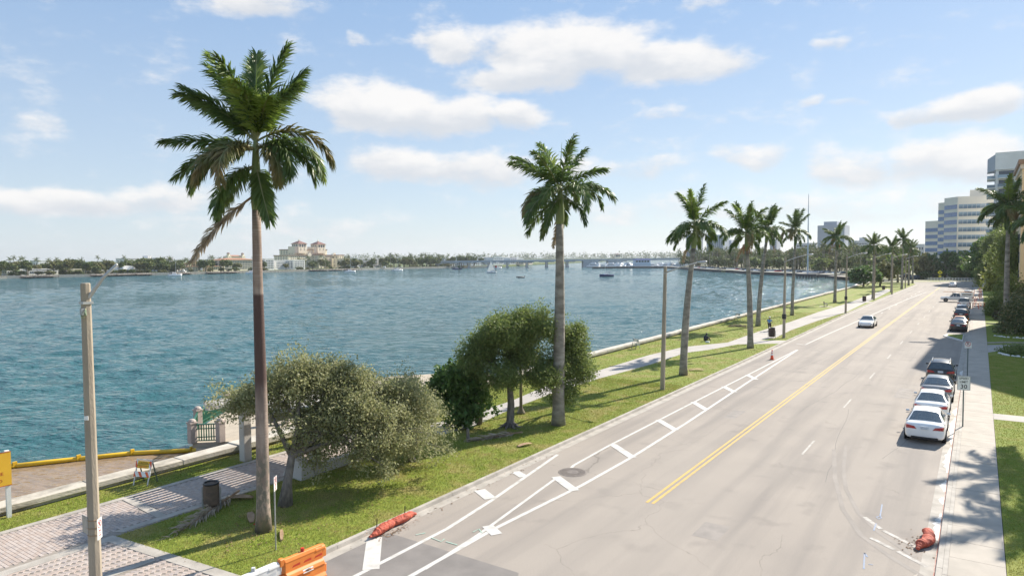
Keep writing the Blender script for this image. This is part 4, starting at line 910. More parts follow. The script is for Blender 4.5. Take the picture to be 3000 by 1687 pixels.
# nearest palm: fronds set one by one; azimuth given against the camera's right
CR = math.degrees(YAW)
HF = [(150, 80, 3.3, 22, frond_y), (100, 84, 3.2, 16, frond_m), (190, 72, 3.4, 22, frond_y), (172, 62, 3.5, 18, frond_m), (5, 74, 3.3, 16, frond_m), (20, 66, 3.0, 20, frond_m), (345, 60, 2.6, 40, frond_m), (300, 64, 2.2, 66, frond_y), (262, 72, 2.4, 60, frond_y), (235, 70, 3.0, 36, frond_m), (180, 48, 3.3, 22, frond_m), (160, 44, 3.2, 34, frond_m), (200, 52, 2.9, 40, frond_m),
      (184, 14, 3.4, 22, frond_m), (150, 24, 2.9, 42, frond_m), (178, 2, 3.4, 46, frond_m), (196, -6, 3.0, 66, frond_m), (212, 6, 3.0, 88, frond_m), (226, 10, 2.9, 98, frond_o), (250, 12, 3.0, 108, frond_o), (170, -26, 2.8, 52, frond_m), (240, -16, 2.8, 66, frond_m),
      (352, 30, 3.3, 116, frond_m), (12, 34, 3.5, 116, frond_o), (28, 26, 3.2, 110, frond_y), (335, 18, 2.7, 118, frond_m), (318, 8, 2.5, 118, frond_o), (0, 16, 3.0, 104, frond_m), (100, -14, 2.7, 74, frond_m), (60, 62, 2.9, 30, frond_m), (285, -58, 2.3, 28, frond_m)]
hero = [(frond_mesh('frond', L, e, d, 130, .78, m_, 100+k, w=.058, plum=52, curl=.7, sway=random.uniform(-.06, .06)), a+CR, (0 if e > 30 else -.25 if e > -10 else -.8), 1.0 if e > 50 else .89) for k, (a, e, L, d, m_) in enumerate(HF)]
hero.append((frond_mesh('dead_frond', 3.1, -38, 26, 110, .55, frond_d, 200, dead=True, w=.05), 196+CR, -1.75, 1.0))
p0 = palm('tallest-looking nearest royal palm with stained trunk and a dead frond hanging', (-20.45, 14.4, .12), 16.75, lean=(_r0.x*.05, _r0.y*.05), r=.245, fr=hero, trunk_mat=hero_trunk_m, shaft=2.3, bulge=.06)
PALMS = [(-19.45, 33.0, 16.5, .12, 'second royal palm from the camera, rising through a rounded tree'), (-19.35, 52.3, 15.0, .95, 'third royal palm from the camera, leaning beside the first lamp head'),
         (-19.2, 71.3, 14.9, -.55, 'royal palm leaning left at the path spur, fourth from the camera'), (-24.4, 94.0, 16.3, 1.2, 'royal palm leaning right near the seawall behind the cyclist'),
         (-24.2, 113.5, 16.7, .35, 'straight royal palm near the seawall before the bench'), (-23.4, 146.7, 16.1, .3, 'royal palm with browning skirt just beyond the bench'),
         (-18.6, 163.6, 14.4, 0, 'royal palm on the grass beside the fourth street lamp'), (-18.1, 195.0, 14.2, 0, 'royal palm between the fifth lamp and the farthest trash bin'),
         (-17.4, 214.1, 16.8, .1, 'taller royal palm near the end of the grass strip'), (-17.7, 239.6, 14.4, .1, 'next to last royal palm before the road bend'), (-17.9, 258.0, 14.1, -.1, 'last royal palm before the road bend')]
for i, (x, y, tp, ln, lb) in enumerate(PALMS):
    palm(lb, (x, y, .12), tp, lean=(_r0.x*ln, _r0.y*ln), r=.27 if i else .30, seed=11+i*3, sc=1.0 if i == 0 else (.98 if tp > 15.5 else .92))
    if i in (2, 5):
        nm = [o for o in bpy.data.objects if o.name.startswith('royal_palm')][-1]
        V = MB()
        for k in range(26):
            a = random.uniform(0, 6.3); r_ = random.uniform(.2, .55); z0 = tp-3.3-1.4
            V.tube([(_r0.x*ln, _r0.y*ln, z0+.3), (_r0.x*ln+math.cos(a)*r_, _r0.y*ln+math.sin(a)*r_, z0+random.uniform(-.1, .1)), (_r0.x*ln+math.cos(a)*r_*1.2, _r0.y*ln+math.sin(a)*r_*1.2, z0-.6)], [.02, .03, .012], 4)
        V.build('fruit_cluster', M('palm fruit stalks', (.36, .18, .08), (.26, .13, .06), scale=5, rough=.8), nm)
# dead fronds and husks on the grass
def fallen(label, loc, rz, me, name='fallen_frond'):
    o = put(me, name, None, loc, (0, 0, rz)); return tag(o, label, 'palm frond', 'dead palm fronds on the grass')
a, b = G(700, 1450, .12), G(480, 1585, .12)
fallen('large dry palm frond lying in front of the nearest palm and trash bin', (a.x, a.y, .30), math.atan2(b.y-a.y, b.x-a.x), frond_mesh('fallen_frond', 4.4, -2, 4, 150, .8, frond_d, 301, dead=True, w=.05, curl=.35))
a, b = G(1395, 1290, .12), G(1530, 1270, .12)
fallen('dry palm frond lying on the grass between the weeping tree and second palm', (b.x, b.y, .22), math.atan2(a.y-b.y, a.x-b.x), frond_mesh('fallen_frond', 3.4, 0, 6, 80, .6, frond_d, 302, dead=True, curl=.3))
a = G(2060, 935, .12)
fallen('dead fronds heaped at the foot of the palm behind the cyclist', (-24.9, 92.0, .25), R(200), frond_mesh('fallen_frond', 2.6, 4, 12, 60, .6, frond_d, 303, dead=True, curl=.3))
def husk(label, x, y, rz, L, w, m_=None):
    V = []; F = []; n_ = 8
    for i in range(n_+1):
        f = i/n_; z = .12+.03+.06*math.sin(f*2.6); hw = w*(.35+.65*math.sin(math.pi*(f*.8+.12)))
        for k in range(5):
            a = (k/4-.5)*2.2; V.append((f*L-L/2, math.sin(a)*hw, z+(1-math.cos(a))*hw*.35))
    for i in range(n_):
        for k in range(4): b = i*5+k; F.append((b, b+1, b+6, b+5))
    o = put(mesh_np('palm_husk', V, F, m_ or wood_dead, True), 'palm_husk', None, (x, y, 0), (0, 0, rz)); o.modifiers.new('thick', 'SOLIDIFY').thickness = .012
    return tag(o, label, 'palm husk', 'fallen palm husks')
for i, (lb, px, py, rz, L, w) in enumerate((('curled brown palm husk at the butt of the large dry frond', 700, 1462, .6, 1.1, .22), ('split tan palm husk lying left of the nearest palm trunk', 735, 1518, 2.6, 1.0, .15), ('twisted brown palm husk alone on the grass near the left kerb', 1537, 1306, 1.2, .9, .16),
        ('brown palm husk at the foot of the no parking post', 825, 1570, 2.5, .9, .07), ('pale husks and litter beside the third palm', 2040, 1086, .4, 1.2, .2))):
    p = G(px, py, .12); husk(lb, p.x, p.y, rz, L, w)
rf = G(742, 1538, .12); o = MB().add([(0, 0, 0), (.32, .05, .03), (.38, .22, .02), (.12, .2, .05)], [(0, 1, 2, 3)]).build('red_flag', M('red cloth', (.70, .02, .03), rough=.7)); o.location = (rf.x, rf.y, .17); o.modifiers.new('thick', 'SOLIDIFY').thickness = .02; tag(o, 'scrap of red cloth on the grass against the nearest palm', 'cloth')

# broad-leaved trees
def leaves(name, C, S_, per, size, mat, seed=0, asp=.55, up=.35):
    g = np.random.default_rng(seed); n = len(C)*per
    c = np.repeat(C, per, 0)+g.normal(0, 1, (n, 3))*np.repeat(S_, per)[:, None]
    d = unit(g.normal(0, 1, (n, 3))+np.array([0, 0, -.25])); nn = unit(g.normal(0, 1, (n, 3))+np.array([0, 0, up*3])); w = unit(np.cross(d, nn))
    s = size*g.uniform(.45, 1.5, (n, 1))
    V = np.stack([c-d*s, c+w*s*asp, c+d*s, c-w*s*asp], 1).reshape(-1, 3); b = (np.arange(n)*4)[:, None]
    return mesh_np(name, V, b+[0, 1, 2, 3], mat)
def crown_pts(lobes, dens, seed, shell=2.0):
    g = np.random.default_rng(seed); C = []; own = []
    for k, (x, y, z, rx, ry, rz) in enumerate(lobes):
        n = int(dens*rx*ry*rz); u = unit(g.normal(0, 1, (n, 3))); r = g.uniform(0, 1, n)**(1/(3*shell*.5))
        C.append(u*r[:, None]*[rx, ry, rz]+[x, y, z]); own += [k]*n
    C = np.concatenate(C); m_ = C.mean(0); far_ = g.random(len(C)) < .10; C[far_] = m_+(C[far_]-m_)*g.uniform(1.08, 1.28, (far_.sum(), 1))
    gap = np.sin(C[:, 0]*2.3+seed)*np.sin(C[:, 1]*2.1+1.3*seed)*np.sin(C[:, 2]*2.7+.7*seed) > .46
    return C[~gap], np.array(own)[~gap]
def tree(name, label, cat, base, trunk, lobes, dens, per, size, mat, sig=.2, seed=0, group=None, twig=.5, shell=2.2, asp=.55, tr=.2, bark_m=None):
    t = thing(name, label, cat, base, 0, group)
    bm_ = bark_m or bark; n = len(trunk)
    MB().tube([Vector(p) for p in trunk], [tr*(1.5 if i == 0 else 1)*(1-.5*i/(n-1)) for i in range(n)], 10).build('trunk', bm_, t, smooth=True)
    C, own = crown_pts(lobes, dens, seed, shell); g = random.Random(seed); top = Vector(trunk[-1]); tw = MB()
    for k, lb in enumerate(lobes):
        c = Vector(lb[:3]); m1 = top.lerp(c, .5)+Vector((0, 0, .25)); st = Vector(trunk[max(1, n-1-(k % 2))])
        MB().tube([st, st.lerp(m1, .6)+Vector((g.uniform(-.1, .1), g.uniform(-.1, .1), .1)), m1, c], [tr*.5, tr*.38, tr*.28, tr*.12], 6).build('limb', bm_, t, smooth=True)
        for i in np.where(own == k)[0]:
            if g.random() < twig:
                q = Vector(C[i]); s0 = m1.lerp(c, g.random())
                tw.tube([s0, s0.lerp(q, .55)+Vector((0, 0, .12)), q], [.022, .014, .006], 3, cap=False)
    if tw.v: tw.build('twigs', bm_, t)['kind'] = 'stuff'
    o = put(leaves('crown', C, np.full(len(C), sig), per, size, mat, seed+1, asp), 'crown', t)
    return t
def L3(px, py, d, rx, ry, rz, base):
    """lobe centre from a pixel at forward depth d, relative to base"""
    q = ray(px, py); q = q*(d/q.dot(FW)); return (q.x-base[0], q.y-base[1], q.z+CAMH-base[2], rx, ry, rz)
b = (-21.9, 16.4, .12)
tree('leaning_tree', 'wide olive tree leaning over the pergola behind the nearest palm', 'tree', b, [(0, 0, -.1), (.05, .1, .9), (.0, .35, 1.8), (-.2, .9, 2.7)],
     [L3(800, 1150, 27.5, 1.0, 1.3, .95, b), L3(700, 1175, 27.5, .95, 1.0, .6, b), L3(880, 1110, 27.5, 1.2, 1.4, 1.0, b), L3(1000, 1130, 28.5, 1.3, 1.5, 1.15, b), L3(1090, 1180, 29, 1.2, 1.4, 1.1, b), L3(960, 1240, 27.5, 1.2, 1.2, 1.1, b), L3(1070, 1320, 27, .8, .8, .75, b), L3(870, 1260, 26.5, .7, .8, .6, b), L3(930, 1330, 27, .7, .7, .5, b), L3(1130, 1250, 28, 1.0, 1.2, 1.1, b), L3(1020, 1230, 27.5, 1.0, 1.2, 1.1, b), L3(1120, 1360, 27, .55, .6, .5, b), L3(1180, 1180, 29.5, 1.1, 1.2, 1.0, b), L3(1050, 1180, 28, 1.1, 1.2, 1.0, b), L3(1230, 1290, 29, .8, .9, .7, b)],
     80, 84, .052, leaf_olive, .19, 5, shell=1.5, tr=.21)
b = (-21.6, 23.3, .12)
tree('weeping_tree', 'pale weeping tree with thin hanging twigs left of the dark shrub', 'tree', b, [(0, 0, -.1), (-.3, .0, .7), (-.75, .1, 1.5), (-1.1, .2, 2.0)],
     [L3(1180, 1160, 32, 1.15, 1.2, .95, b), L3(1250, 1210, 32, .85, .9, .85, b), L3(1120, 1230, 32, .9, 1.0, .8, b), L3(1205, 1270, 31.5, .8, .8, .55, b), L3(1150, 1330, 31, .5, .6, .5, b), L3(1275, 1280, 31.5, .4, .5, .45, b)],
     110, 70, .048, leaf_olive, .2, 9, shell=1.3, tr=.13)
b = (-23.3, 30.6, .12)
tree('dark_shrub', 'dense dark green rounded shrub between the weeping and rounded trees', 'shrub', b, [(0, 0, -.1), (.2, 0, .6), (.1, .1, 1.3)],
     [L3(1350, 1110, 38.6, 1.2, 1.2, .95, b), L3(1300, 1140, 38.6, .95, 1.0, .9, b), L3(1395, 1165, 38.2, .85, .9, 1.05, b), L3(1340, 1200, 38, .95, .9, .75, b)], 90, 34, .11, leaf_dark, .17, 13, shell=2.4, asp=.8, tr=.12)
b = (-21.5, 31.1, .12)
tree('rounded_tree', 'rounded green tree with clear trunk and spreading roots left of the second palm', 'tree', b, [(0, 0, -.1), (.02, 0, .25), (.05, .05, 1.3), (-.05, .1, 2.1), (.1, .1, 2.6)],
     [L3(1480, 975, 37.8, 1.5, 1.6, .95, b), L3(1400, 1040, 37.8, 1.05, 1.3, 1.05, b), L3(1560, 950, 38.5, 1.2, 1.3, .95, b), L3(1530, 1040, 38.5, 1.2, 1.3, .95, b), L3(1470, 1100, 37, 1.0, 1.1, .7, b), L3(1590, 1110, 38, .8, 1.0, .75, b)], 98, 78, .060, leaf_green, .2, 17, shell=2.0, tr=.26)
b = (-21.0, 35.6, .12)
tree('rounded_tree', 'green tree whose crown wraps the right side of the second palm trunk', 'tree', b, [(0, 0, -.1), (.05, 0, 1.2), (.15, .1, 2.4)],
     [L3(1665, 1000, 40, 1.05, 1.2, 1.2, b), L3(1690, 1075, 40, .95, 1.1, 1.1, b), L3(1630, 1090, 39, .9, 1.0, 1.0, b), L3(1650, 1155, 39, .75, .9, .6, b)], 104, 78, .060, leaf_green, .19, 21, shell=2.0, tr=.16)
# ornamental lamp column under the rounded tree, stump
t = thing('lamp_column', 'thin ornamental lamp column with flared base under the rounded tree', 'lamp column', (-22.75, 34.1, .12))
MB().lathe([(.26, 0), (.25, .1), (.14, .3), (.10, .5), (.085, 1.5), (.07, 3.3), (.06, 3.35)], 12).build('column', M('brown lamp column', (.22, .18, .13), rough=.6), t, smooth=True)
MB().lathe([(.06, 3.35), (.2, 3.5), (.22, 3.8), (.1, 4.0), (.02, 4.1)], 12).build('lantern', clear_l, t, smooth=True)
p = G(1372, 1290, .12); o = MB().tube([(0, 0, -.05), (-.02, 0, .3), (-.05, .02, .62)], [.1, .08, .07], 8).build('tree_stump', bark); o.location = p; tag(o, 'short cut tree stump beside the dry frond under the dark shrub', 'stump')
# roots of the rounded tree
rt = [o for o in bpy.data.objects if o.name == 'rounded_tree'][0]
for k in range(7):
    a = k*.9+.3; MB().tube([(math.cos(a)*.2, math.sin(a)*.2, .2), (math.cos(a)*.45, math.sin(a)*.45, .04), (math.cos(a+.3)*.9, math.sin(a+.3)*.9, -.04)], [.1, .06, .02], 6).build('root', bark, rt, smooth=True)
# grass blades on the near lawn
def blades(name, n, area, z, seed, hgt=.075, excl=(), label='short lawn grass'):
    g = np.random.default_rng(seed); x = g.uniform(area[0], area[1], n); y = area[2]+(area[3]-area[2])*g.uniform(0, 1, n)**1.35
    ok_ = np.ones(n, bool)
    for P in excl: ok_ &= ~npinpoly(x, y, P)
    x = x[ok_]; y = y[ok_]; n = len(x); a = g.uniform(0, 6.28, n); h = hgt*g.uniform(.5, 1.3, n); w = .011*(1+ y/60)
    la = g.uniform(0, 6.28, n); l_ = h*.6
    V = np.stack([np.stack([x-np.cos(a)*w, y-np.sin(a)*w, np.full(n, z-.01)], 1), np.stack([x+np.cos(a)*w, y+np.sin(a)*w, np.full(n, z-.01)], 1), np.stack([x+np.cos(la)*l_, y+np.sin(la)*l_, z+h], 1)], 1).reshape(-1, 3)
    o = put(mesh_np(name, V, (np.arange(n)*3)[:, None]+[0, 1, 2], blade_m), name); tag(o, label, 'grass', None, 'stuff')
walk_poly = [(-28.05, -5), (-28.05, 27.6), (-24.45, 27.6), (-24.3, 11.2), (-18.0, 11.9), (KL-.1, 11.9), (KL-.1, -5)]
blades('grass', 150000, (-29.6, KL-.18, 6, 48), .12, 1, .07, (walk_poly, path_poly), 'short sunlit lawn grass between the kerb and the seawall')
blades('grass', 110000, (.9, 7, 20, 78), .10, 3, .04, ([(.85, 79), (14, 79), (14, 91), (.85, 91)], [(.85, 47.6), (14, 47.8), (14, 49.7), (.85, 49.5)]), 'clipped lawn grass right of the sidewalk')
blades('grass', 40000, (-29.6, KL-.18, 46, 120), .12, 2, .07, (path_poly, [(-21.4, 73), (-20.8, 78.5), (-17, 80), (-17, 76)]), 'farther lawn grass around the concrete path')
for i, (lb, x, y, rx, ry, n_) in enumerate((('brown leaf litter on the lawn before the leaning tree', -20.3, 18.5, 1.4, 2.6, 420), ('brown leaf litter on the lawn below the weeping tree', -20.0, 24.5, 1.5, 2.0, 260), ('brown leaf litter round the nearest palm trunk', -20.4, 14.2, .9, .8, 160), ('brown leaf litter near the rounded tree', -20.8, 31.0, 1.3, 2.2, 200), ('brown leaf litter on the strip beside the seawall', -28.9, 17, .4, 5, 160))):
    litter('leaf_litter', lb, x, y, rx, ry, n_, .17, .05)
# ------------------------------------------------------------------ vehicles
def paint(name, c, rough=.3): return M('car paint '+name, c, tuple(x*.96 for x in c), rough=rough, coat=.6, spec=.5)
PW = paint('white', (.80, .80, .79)); PG = paint('grey', (.20, .21, .22)); PK = paint('black', (.018, .018, .02)); PO = paint('orange', (.72, .27, .03)); PS = paint('silver', (.42, .43, .45)); PB = paint('navy', (.03, .05, .10)); PR_ = paint('red', (.42, .02, .03)); PT = paint('taupe', (.55, .53, .49))
KINDS = {
 'sedan': dict(L=4.85, W=1.85, st=[(-1, .34, .74, .70), (-.975, .26, .98, .82), (-.90, .21, 1.07, .89), (-.62, .19, 1.05, .92), (0, .18, .99, .925), (.42, .18, .95, .92), (.68, .19, .88, .90), (.88, .21, .78, .84), (.975, .26, .68, .72), (1, .34, .56, .60)],
               cab=[(-.76, 1.05, .74), (-.40, 1.41, .60), (-.12, 1.46, .60), (.12, 1.44, .60), (.46, .97, .76)], belt=.86),
 'suv': dict(L=4.65, W=1.88, st=[(-1, .42, .85, .72), (-.98, .32, 1.02, .84), (-.92, .28, 1.10, .90), (-.5, .26, 1.09, .935), (0, .25, 1.06, .94), (.45, .25, 1.04, .935), (.70, .26, .99, .91), (.90, .28, .90, .85), (.98, .34, .78, .74), (1, .42, .62, .62)],
             cab=[(-.95, 1.08, .76), (-.80, 1.58, .62), (-.3, 1.67, .63), (.06, 1.64, .63), (.46, 1.07, .78)], belt=.88),
 'sport': dict(L=4.95, W=1.94, st=[(-1, .36, .70, .72), (-.97, .28, .88, .86), (-.88, .22, .98, .93), (-.5, .19, 1.0, .965), (0, .18, .94, .95), (.40, .18, .90, .95), (.66, .19, .86, .955), (.86, .21, .76, .90), (.965, .26, .62, .78), (1, .34, .48, .64)],
               cab=[(-.82, .98, .72), (-.38, 1.34, .58), (-.10, 1.41, .58), (.10, 1.39, .58), (.44, .92, .76)], belt=.87),
 'pickup': dict(L=5.6, W=1.98, st=[(-1, .50, 1.02, .92), (-.985, .42, 1.10, .95), (-.5, .40, 1.10, .98), (-.12, .38, 1.10, .985), (.30, .38, 1.10, .98), (.62, .38, 1.09, .96), (.90, .40, 1.03, .92), (.985, .46, .92, .86), (1, .55, .74, .80)],
                cab=[(-.20, 1.11, .80), (-.17, 1.72, .70), (.04, 1.80, .70), (.20, 1.78, .70), (.44, 1.11, .82)], belt=.93)}
def wheel_mesh(r=.335, w=.22):
    ty = MB().lathe([(r*.66, -w/2), (r*.93, -w/2), (r, -w*.33), (r, w*.33), (r*.93, w/2), (r*.66, w/2)], 20, axis='x').mesh('tyre', rubber, True)
    rm = MB(); rm.lathe([(r*.66, -w*.40), (r*.66, w*.40), (r*.60, w*.44), (r*.15, w*.36)], 16, axis='x'); rm.lathe([(r*.60, -w*.44), (r*.15, -w*.36)], 16, axis='x')
    for k in range(5):
        a = k*2*math.pi/5
        for s in (-1, 1): rm.bar((s*w*.44, 0, 0), (s*w*.44, math.cos(a)*r*.6, math.sin(a)*r*.6), .02, .05, up=(1, 0, 0))
    return ty, rm.mesh('rim', chrome)
TY, RM = wheel_mesh()
BODYC = {}
def car(label, loc, rz, kind, pm, group=None, name='parked_car', cat='car', lamps=True, glass=None, topper=False, s=1.0, dark_rim=False, spoiler=False):
    k = KINDS[kind]; L, Wd = k['L'], k['W']; hl = L/2; gl_ = glass or glass_dark
    t = thing(name, label, cat, loc, rz, group); t.scale = (s, s, s)
    key = (kind, pm.name)
    if key not in BODYC:
        m_ = MB(); n_ = 13
        for (f, zl, zh, hw) in k['st']:
            h_ = zh-zl; half = [(hw*.86, zl), (hw*.97, zl+h_*.10), (hw, zl+h_*.42), (hw*.985, zl+h_*.74), (hw*.93, zl+h_*.93), (hw*.80, zl+h_*1.0)]
            ring = half+[(0, zh+.02)]+[(-x, z) for x, z in reversed(half)]
            m_.v += [(x, f*hl, z) for x, z in ring]
        ns = len(k['st'])
        for i in range(ns-1):
            for j in range(n_): m_.f.append((i*n_+j, i*n_+(j+1) % n_, (i+1)*n_+(j+1) % n_, (i+1)*n_+j))
        m_.f += [tuple(range(n_)), tuple((ns-1)*n_+j for j in range(n_))]
        c_ = MB(); cb = k['cab']; bz = lambda y: np.interp(y, [a[0]*hl for a in k['st']], [a[2] for a in k['st']])
        for (f, z, hw) in cb:
            y = f*hl; b_ = float(bz(y))-.03
            c_.v += [(k['belt'], y, b_), (hw+(.0 if z > b_+.15 else .06), y, z-.04), (hw*.82, y, z), (0, y, z+.025), (-hw*.82, y, z), (-hw-(.0 if z > b_+.15 else .06), y, z-.04), (-k['belt'], y, b_)]
        for i in range(len(cb)-1):
            for j in range(6): c_.f.append((i*7+j, i*7+j+1, (i+1)*7+j+1, (i+1)*7+j))
        c_.f += [tuple(range(7)), tuple((len(cb)-1)*7+j for j in range(7))]
        BODYC[key] = (m_.mesh('body', pm, True), c_.mesh('roof', pm, True), c_)
    bm1, bm2, c_ = BODYC[key]
    body = put(bm1, 'body', t); md = body.modifiers.new('s', 'SUBSURF'); md.levels = 1; md.render_levels = 1
    if 'edge' not in body.data: pass
    roof = put(bm2, 'roof', t); md = roof.modifiers.new('b', 'BEVEL'); md.width = .03; md.segments = 2; md.limit_method = 'ANGLE'; md.angle_limit = R(25)
    cb = k['cab']; V = [Vector(v) for v in c_.v]
    def pane(name_, idx, ins=.07, off=.014, par=t, mat=gl_):
        q = [V[i] for i in idx]; c = sum(q, Vector())/len(q); nrm = Vector()
        for i in range(len(q)): nrm += (q[i]-c).cross(q[(i+1) % len(q)]-c)
        nrm.normalize()
        if nrm.dot(c-Vector((0, c.y*.6, .6))) < 0: nrm = -nrm
        p = [c+(v-c)*(1-ins*2)+nrm*off for v in q]
        return MB().add(p+[v-nrm*.02 for v in p], [tuple(range(len(p)))]+[(i, (i+1) % len(p), len(p)+(i+1) % len(p), len(p)+i) for i in range(len(p))]).build(name_, mat, par)
    nb = len(cb)
    def screen(name_, lo_, hi_):
        lo = [V[lo_+j] for j in (1, 2, 3, 4, 5)]; hi = [V[hi_+j] for j in (1, 2, 3, 4, 5)]; P = []
        nrm = (lo[4]-lo[0]).cross(hi[2]-lo[2]).normalized()
        if nrm.z < 0: nrm = -nrm
        for f in (.07, .5, .95):
            for j in range(5): q = lo[j].lerp(hi[j], f); P.append(Vector((q.x*.93, q.y, q.z))+nrm*.022)
        MB().add(P, [(r*5+j, r*5+j+1, r*5+j+6, r*5+j+5) for r in range(2) for j in range(4)]).build(name_, gl_, t, smooth=True)
    screen('rear_window', 0, 7)
    screen('windscreen', (nb-1)*7, (nb-2)*7)
    for (j0, j1) in ((0, 1), (6, 5)):
        pane('side_window', (7+j0, 14+j0, 14+j1, 7+j1), .08); pane('side_window', (14+j0, 21+j0, 21+j1, 14+j1), .08)
        pane('quarter_window', (0+j0, 7+j0, 7+j1), .14); pane('quarter_window', (21+j0, 28+j0, 21+j1), .14)
    wb = .60 if kind != 'pickup' else .62
    for sx in (-1, 1):
        for fy in (-wb, wb+.04):
            w = bpy.data.objects.new('wheel', None); link(w, t); w.location = (sx*(Wd/2-.10), fy*hl, .335 if kind != 'pickup' else .39)
            if kind == 'pickup': w.scale = (1, 1.16, 1.16)
            put(TY, 'tyre', w); put(RM, 'rim', w)
            # wheel arch
            MB().lathe([(.40, -.012), (.40, .012)], 20, (sx*(Wd/2-.012), fy*hl, w.location.z+.01), axis='x').build('wheel_arch', black, t)
        w = MB().box(sx*(Wd/2+.03)-.09, sx*(Wd/2+.03)+.09, .34*hl-.05, .34*hl+.05, k['st'][4][2]-.02, k['st'][4][2]+.10).build('mirror', pm if kind != 'suv' else black, t, bevel=.03)
    zr = .80 if kind in ('sedan', 'sport') else .92; hwr = k['st'][1][3]
    for sx in (-1, 1):
        MB().add([(sx*hwr*.42, -hl*1.003, zr-.05), (sx*hwr*.99, -hl*.985, zr-.04), (sx*hwr*1.04, -hl*.90, zr+.0), (sx*hwr*1.03, -hl*.92, zr+.12), (sx*hwr*.97, -hl*.985, zr+.13), (sx*hwr*.55, -hl*1.0, zr+.08)] +
                 [(sx*hwr*.42, -hl*.97, zr-.05), (sx*hwr*.9, -hl*.95, zr-.04), (sx*hwr*.95, -hl*.90, zr), (sx*hwr*.92, -hl*.90, zr+.12), (sx*hwr*.9, -hl*.95, zr+.13), (sx*hwr*.55, -hl*.96, zr+.08)],
                 [(0, 1, 4, 5), (1, 2, 3, 4), (6, 7, 10, 11), (0, 1, 7, 6), (3, 4, 10, 9), (4, 5, 11, 10), (1, 2, 8, 7)]).build('tail_light', red_l, t)
        MB().box(sx*hwr*.62-.17, sx*hwr*.62+.17, hl*.925, hl*.965, k['st'][-2][2]-.06, k['st'][-2][2]+.05).build('headlight', clear_l, t, bevel=.02)
    MB().box(-.17, .17, -hl*1.012, -hl*.99, zr-.04, zr+.11).build('number_plate', M('number plate', (.60, .64, .66), (.40, .46, .55), scale=14, rough=.5), t)
    MB().box(-hwr*.72, hwr*.72, -hl*1.0, -hl*.96, .26 if kind != 'pickup' else .42, .38 if kind != 'pickup' else .56).build('rear_valance', black, t, bevel=.02)
    MB().box(-hwr*.78, hwr*.78, hl*.965, hl*.99, k['st'][-2][1]+.04, k['st'][-2][1]+.22).build('grille', black, t, bevel=.02)
    if kind == 'pickup':
        MB().box(-.84, .84, -hl*.97, -.24*hl, 1.07, 1.118).build('bed_floor', M('bed liner', (.05, .05, .052), rough=.8), t)
        for x0, x1, y0, y1 in ((-.97, -.88, -hl*.98, -.22*hl), (.88, .97, -hl*.98, -.22*hl), (-.97, .97, -hl*.995, -hl*.965)): MB().box(x0, x1, y0, y1, 1.05, 1.22).build('bed_wall', pm, t, bevel=.015)
        MB().box(-.92, .92, -hl*1.03, -hl*1.0, .48, .62).build('rear_bumper', chrome, t, bevel=.02)
    if kind == 'suv':
        for sx in (-1, 1): MB().bar((sx*.56, -.72*hl, 1.69), (sx*.56, .0, 1.70), .04, .04).build('roof_rail', chrome, t)
    return t
X0 = -2.15
car('nearest parked white sedan seen from behind, with slanted red tail lights', (X0, 42.35, 0), R(.5), 'sedan', PW, 'cars parked along the right kerb')
car('white sedan parked second from the camera, ahead of the nearest white one', (X0-.03, 48.1, 0), R(.5), 'sedan', PW, 'cars parked along the right kerb', s=.985)
car('dark grey sedan with pale roof parked in front of the second white sedan', (X0, 54.0, 0), R(.3), 'sedan', PG, 'cars parked along the right kerb', s=1.0)
car('black SUV parked at the head of the near row, with roof rails', (X0-.08, 61.2, 0), R(.6), 'suv', PK, 'cars parked along the right kerb')
car('black sedan parked just beyond the grass island', (-2.0, 102.4, 0), R(0), 'sedan', PK, 'cars parked along the right kerb')
car('orange car parked in front of the black sedan beyond the island', (-2.0, 109.0, 0), R(0), 'sport', PO, 'cars parked along the right kerb', s=.95)
car('black SUV parked ahead of the orange car', (-2.05, 119.6, 0), R(0), 'suv', PK, 'cars parked along the right kerb')
car('pale grey SUV with light roof parked between the black SUV and the pickup', (-2.1, 128.5, 0), R(0), 'suv', PS, 'cars parked along the right kerb')
car('white pickup parked behind the truck crossing the lane', (-2.1, 145.5, 0), R(0), 'pickup', PW, 'cars parked along the right kerb', 'pickup_truck', 'pickup')
pk = car('white pickup truck with topper and ladder turned across the lane', (-3.6, 163.0, 0), R(90), 'pickup', PW, None, 'pickup_truck', 'pickup')
MB().box(-.86, .86, -2.66, -.62, 1.2, 1.86, (-.80, .80, -2.6, -.62)).build('topper', PW, pk, bevel=.04)
for s in (-1, 1): MB().box(s*.875-.008, s*.875+.008, -2.4, -.9, 1.38, 1.72).build('topper_window', glass_dark, pk)
for s in (-1, 1):
    MB().bar((s*.62, -2.6, 2.0), (s*.62, 2.3, 2.02), .05).build('ladder_rail', M('orange ladder', (.62, .30, .12), rough=.6), pk)
for k_ in range(7): MB().bar((-.62, -2.4+k_*.75, 2.02), (.62, -2.4+k_*.75, 2.02), .03).build('ladder_rung', M('orange ladder', (.62, .30, .12)), pk)
for y_ in (-2.2, -.7, .7): 
    for s in (-1, 1): MB().bar((s*.74, y_, 1.4), (s*.66, y_, 1.98), .035).build('rack_leg', black, pk)
car('white car parked behind the crossing pickup truck', (-1.9, 180, 0), R(0), 'suv', PW, 'cars parked along the right kerb')
car('white low sports car driving towards the camera left of the yellow lines', (-12.15, 101.8, 0), R(180), 'sedan', PW, None, 'moving_car')
car('small white car driving away near the bend', (-6.3, 236, 0), R(0), 'sedan', PW, None, 'moving_car')
car('dark pickup turning at the bend under the trees', (-20.5, 300, 0), R(120), 'suv', PB, None, 'moving_car')
car('black car waiting at the bend beside the dark pickup', (-25.0, 322, 0), R(130), 'suv', PK, None, 'moving_car')

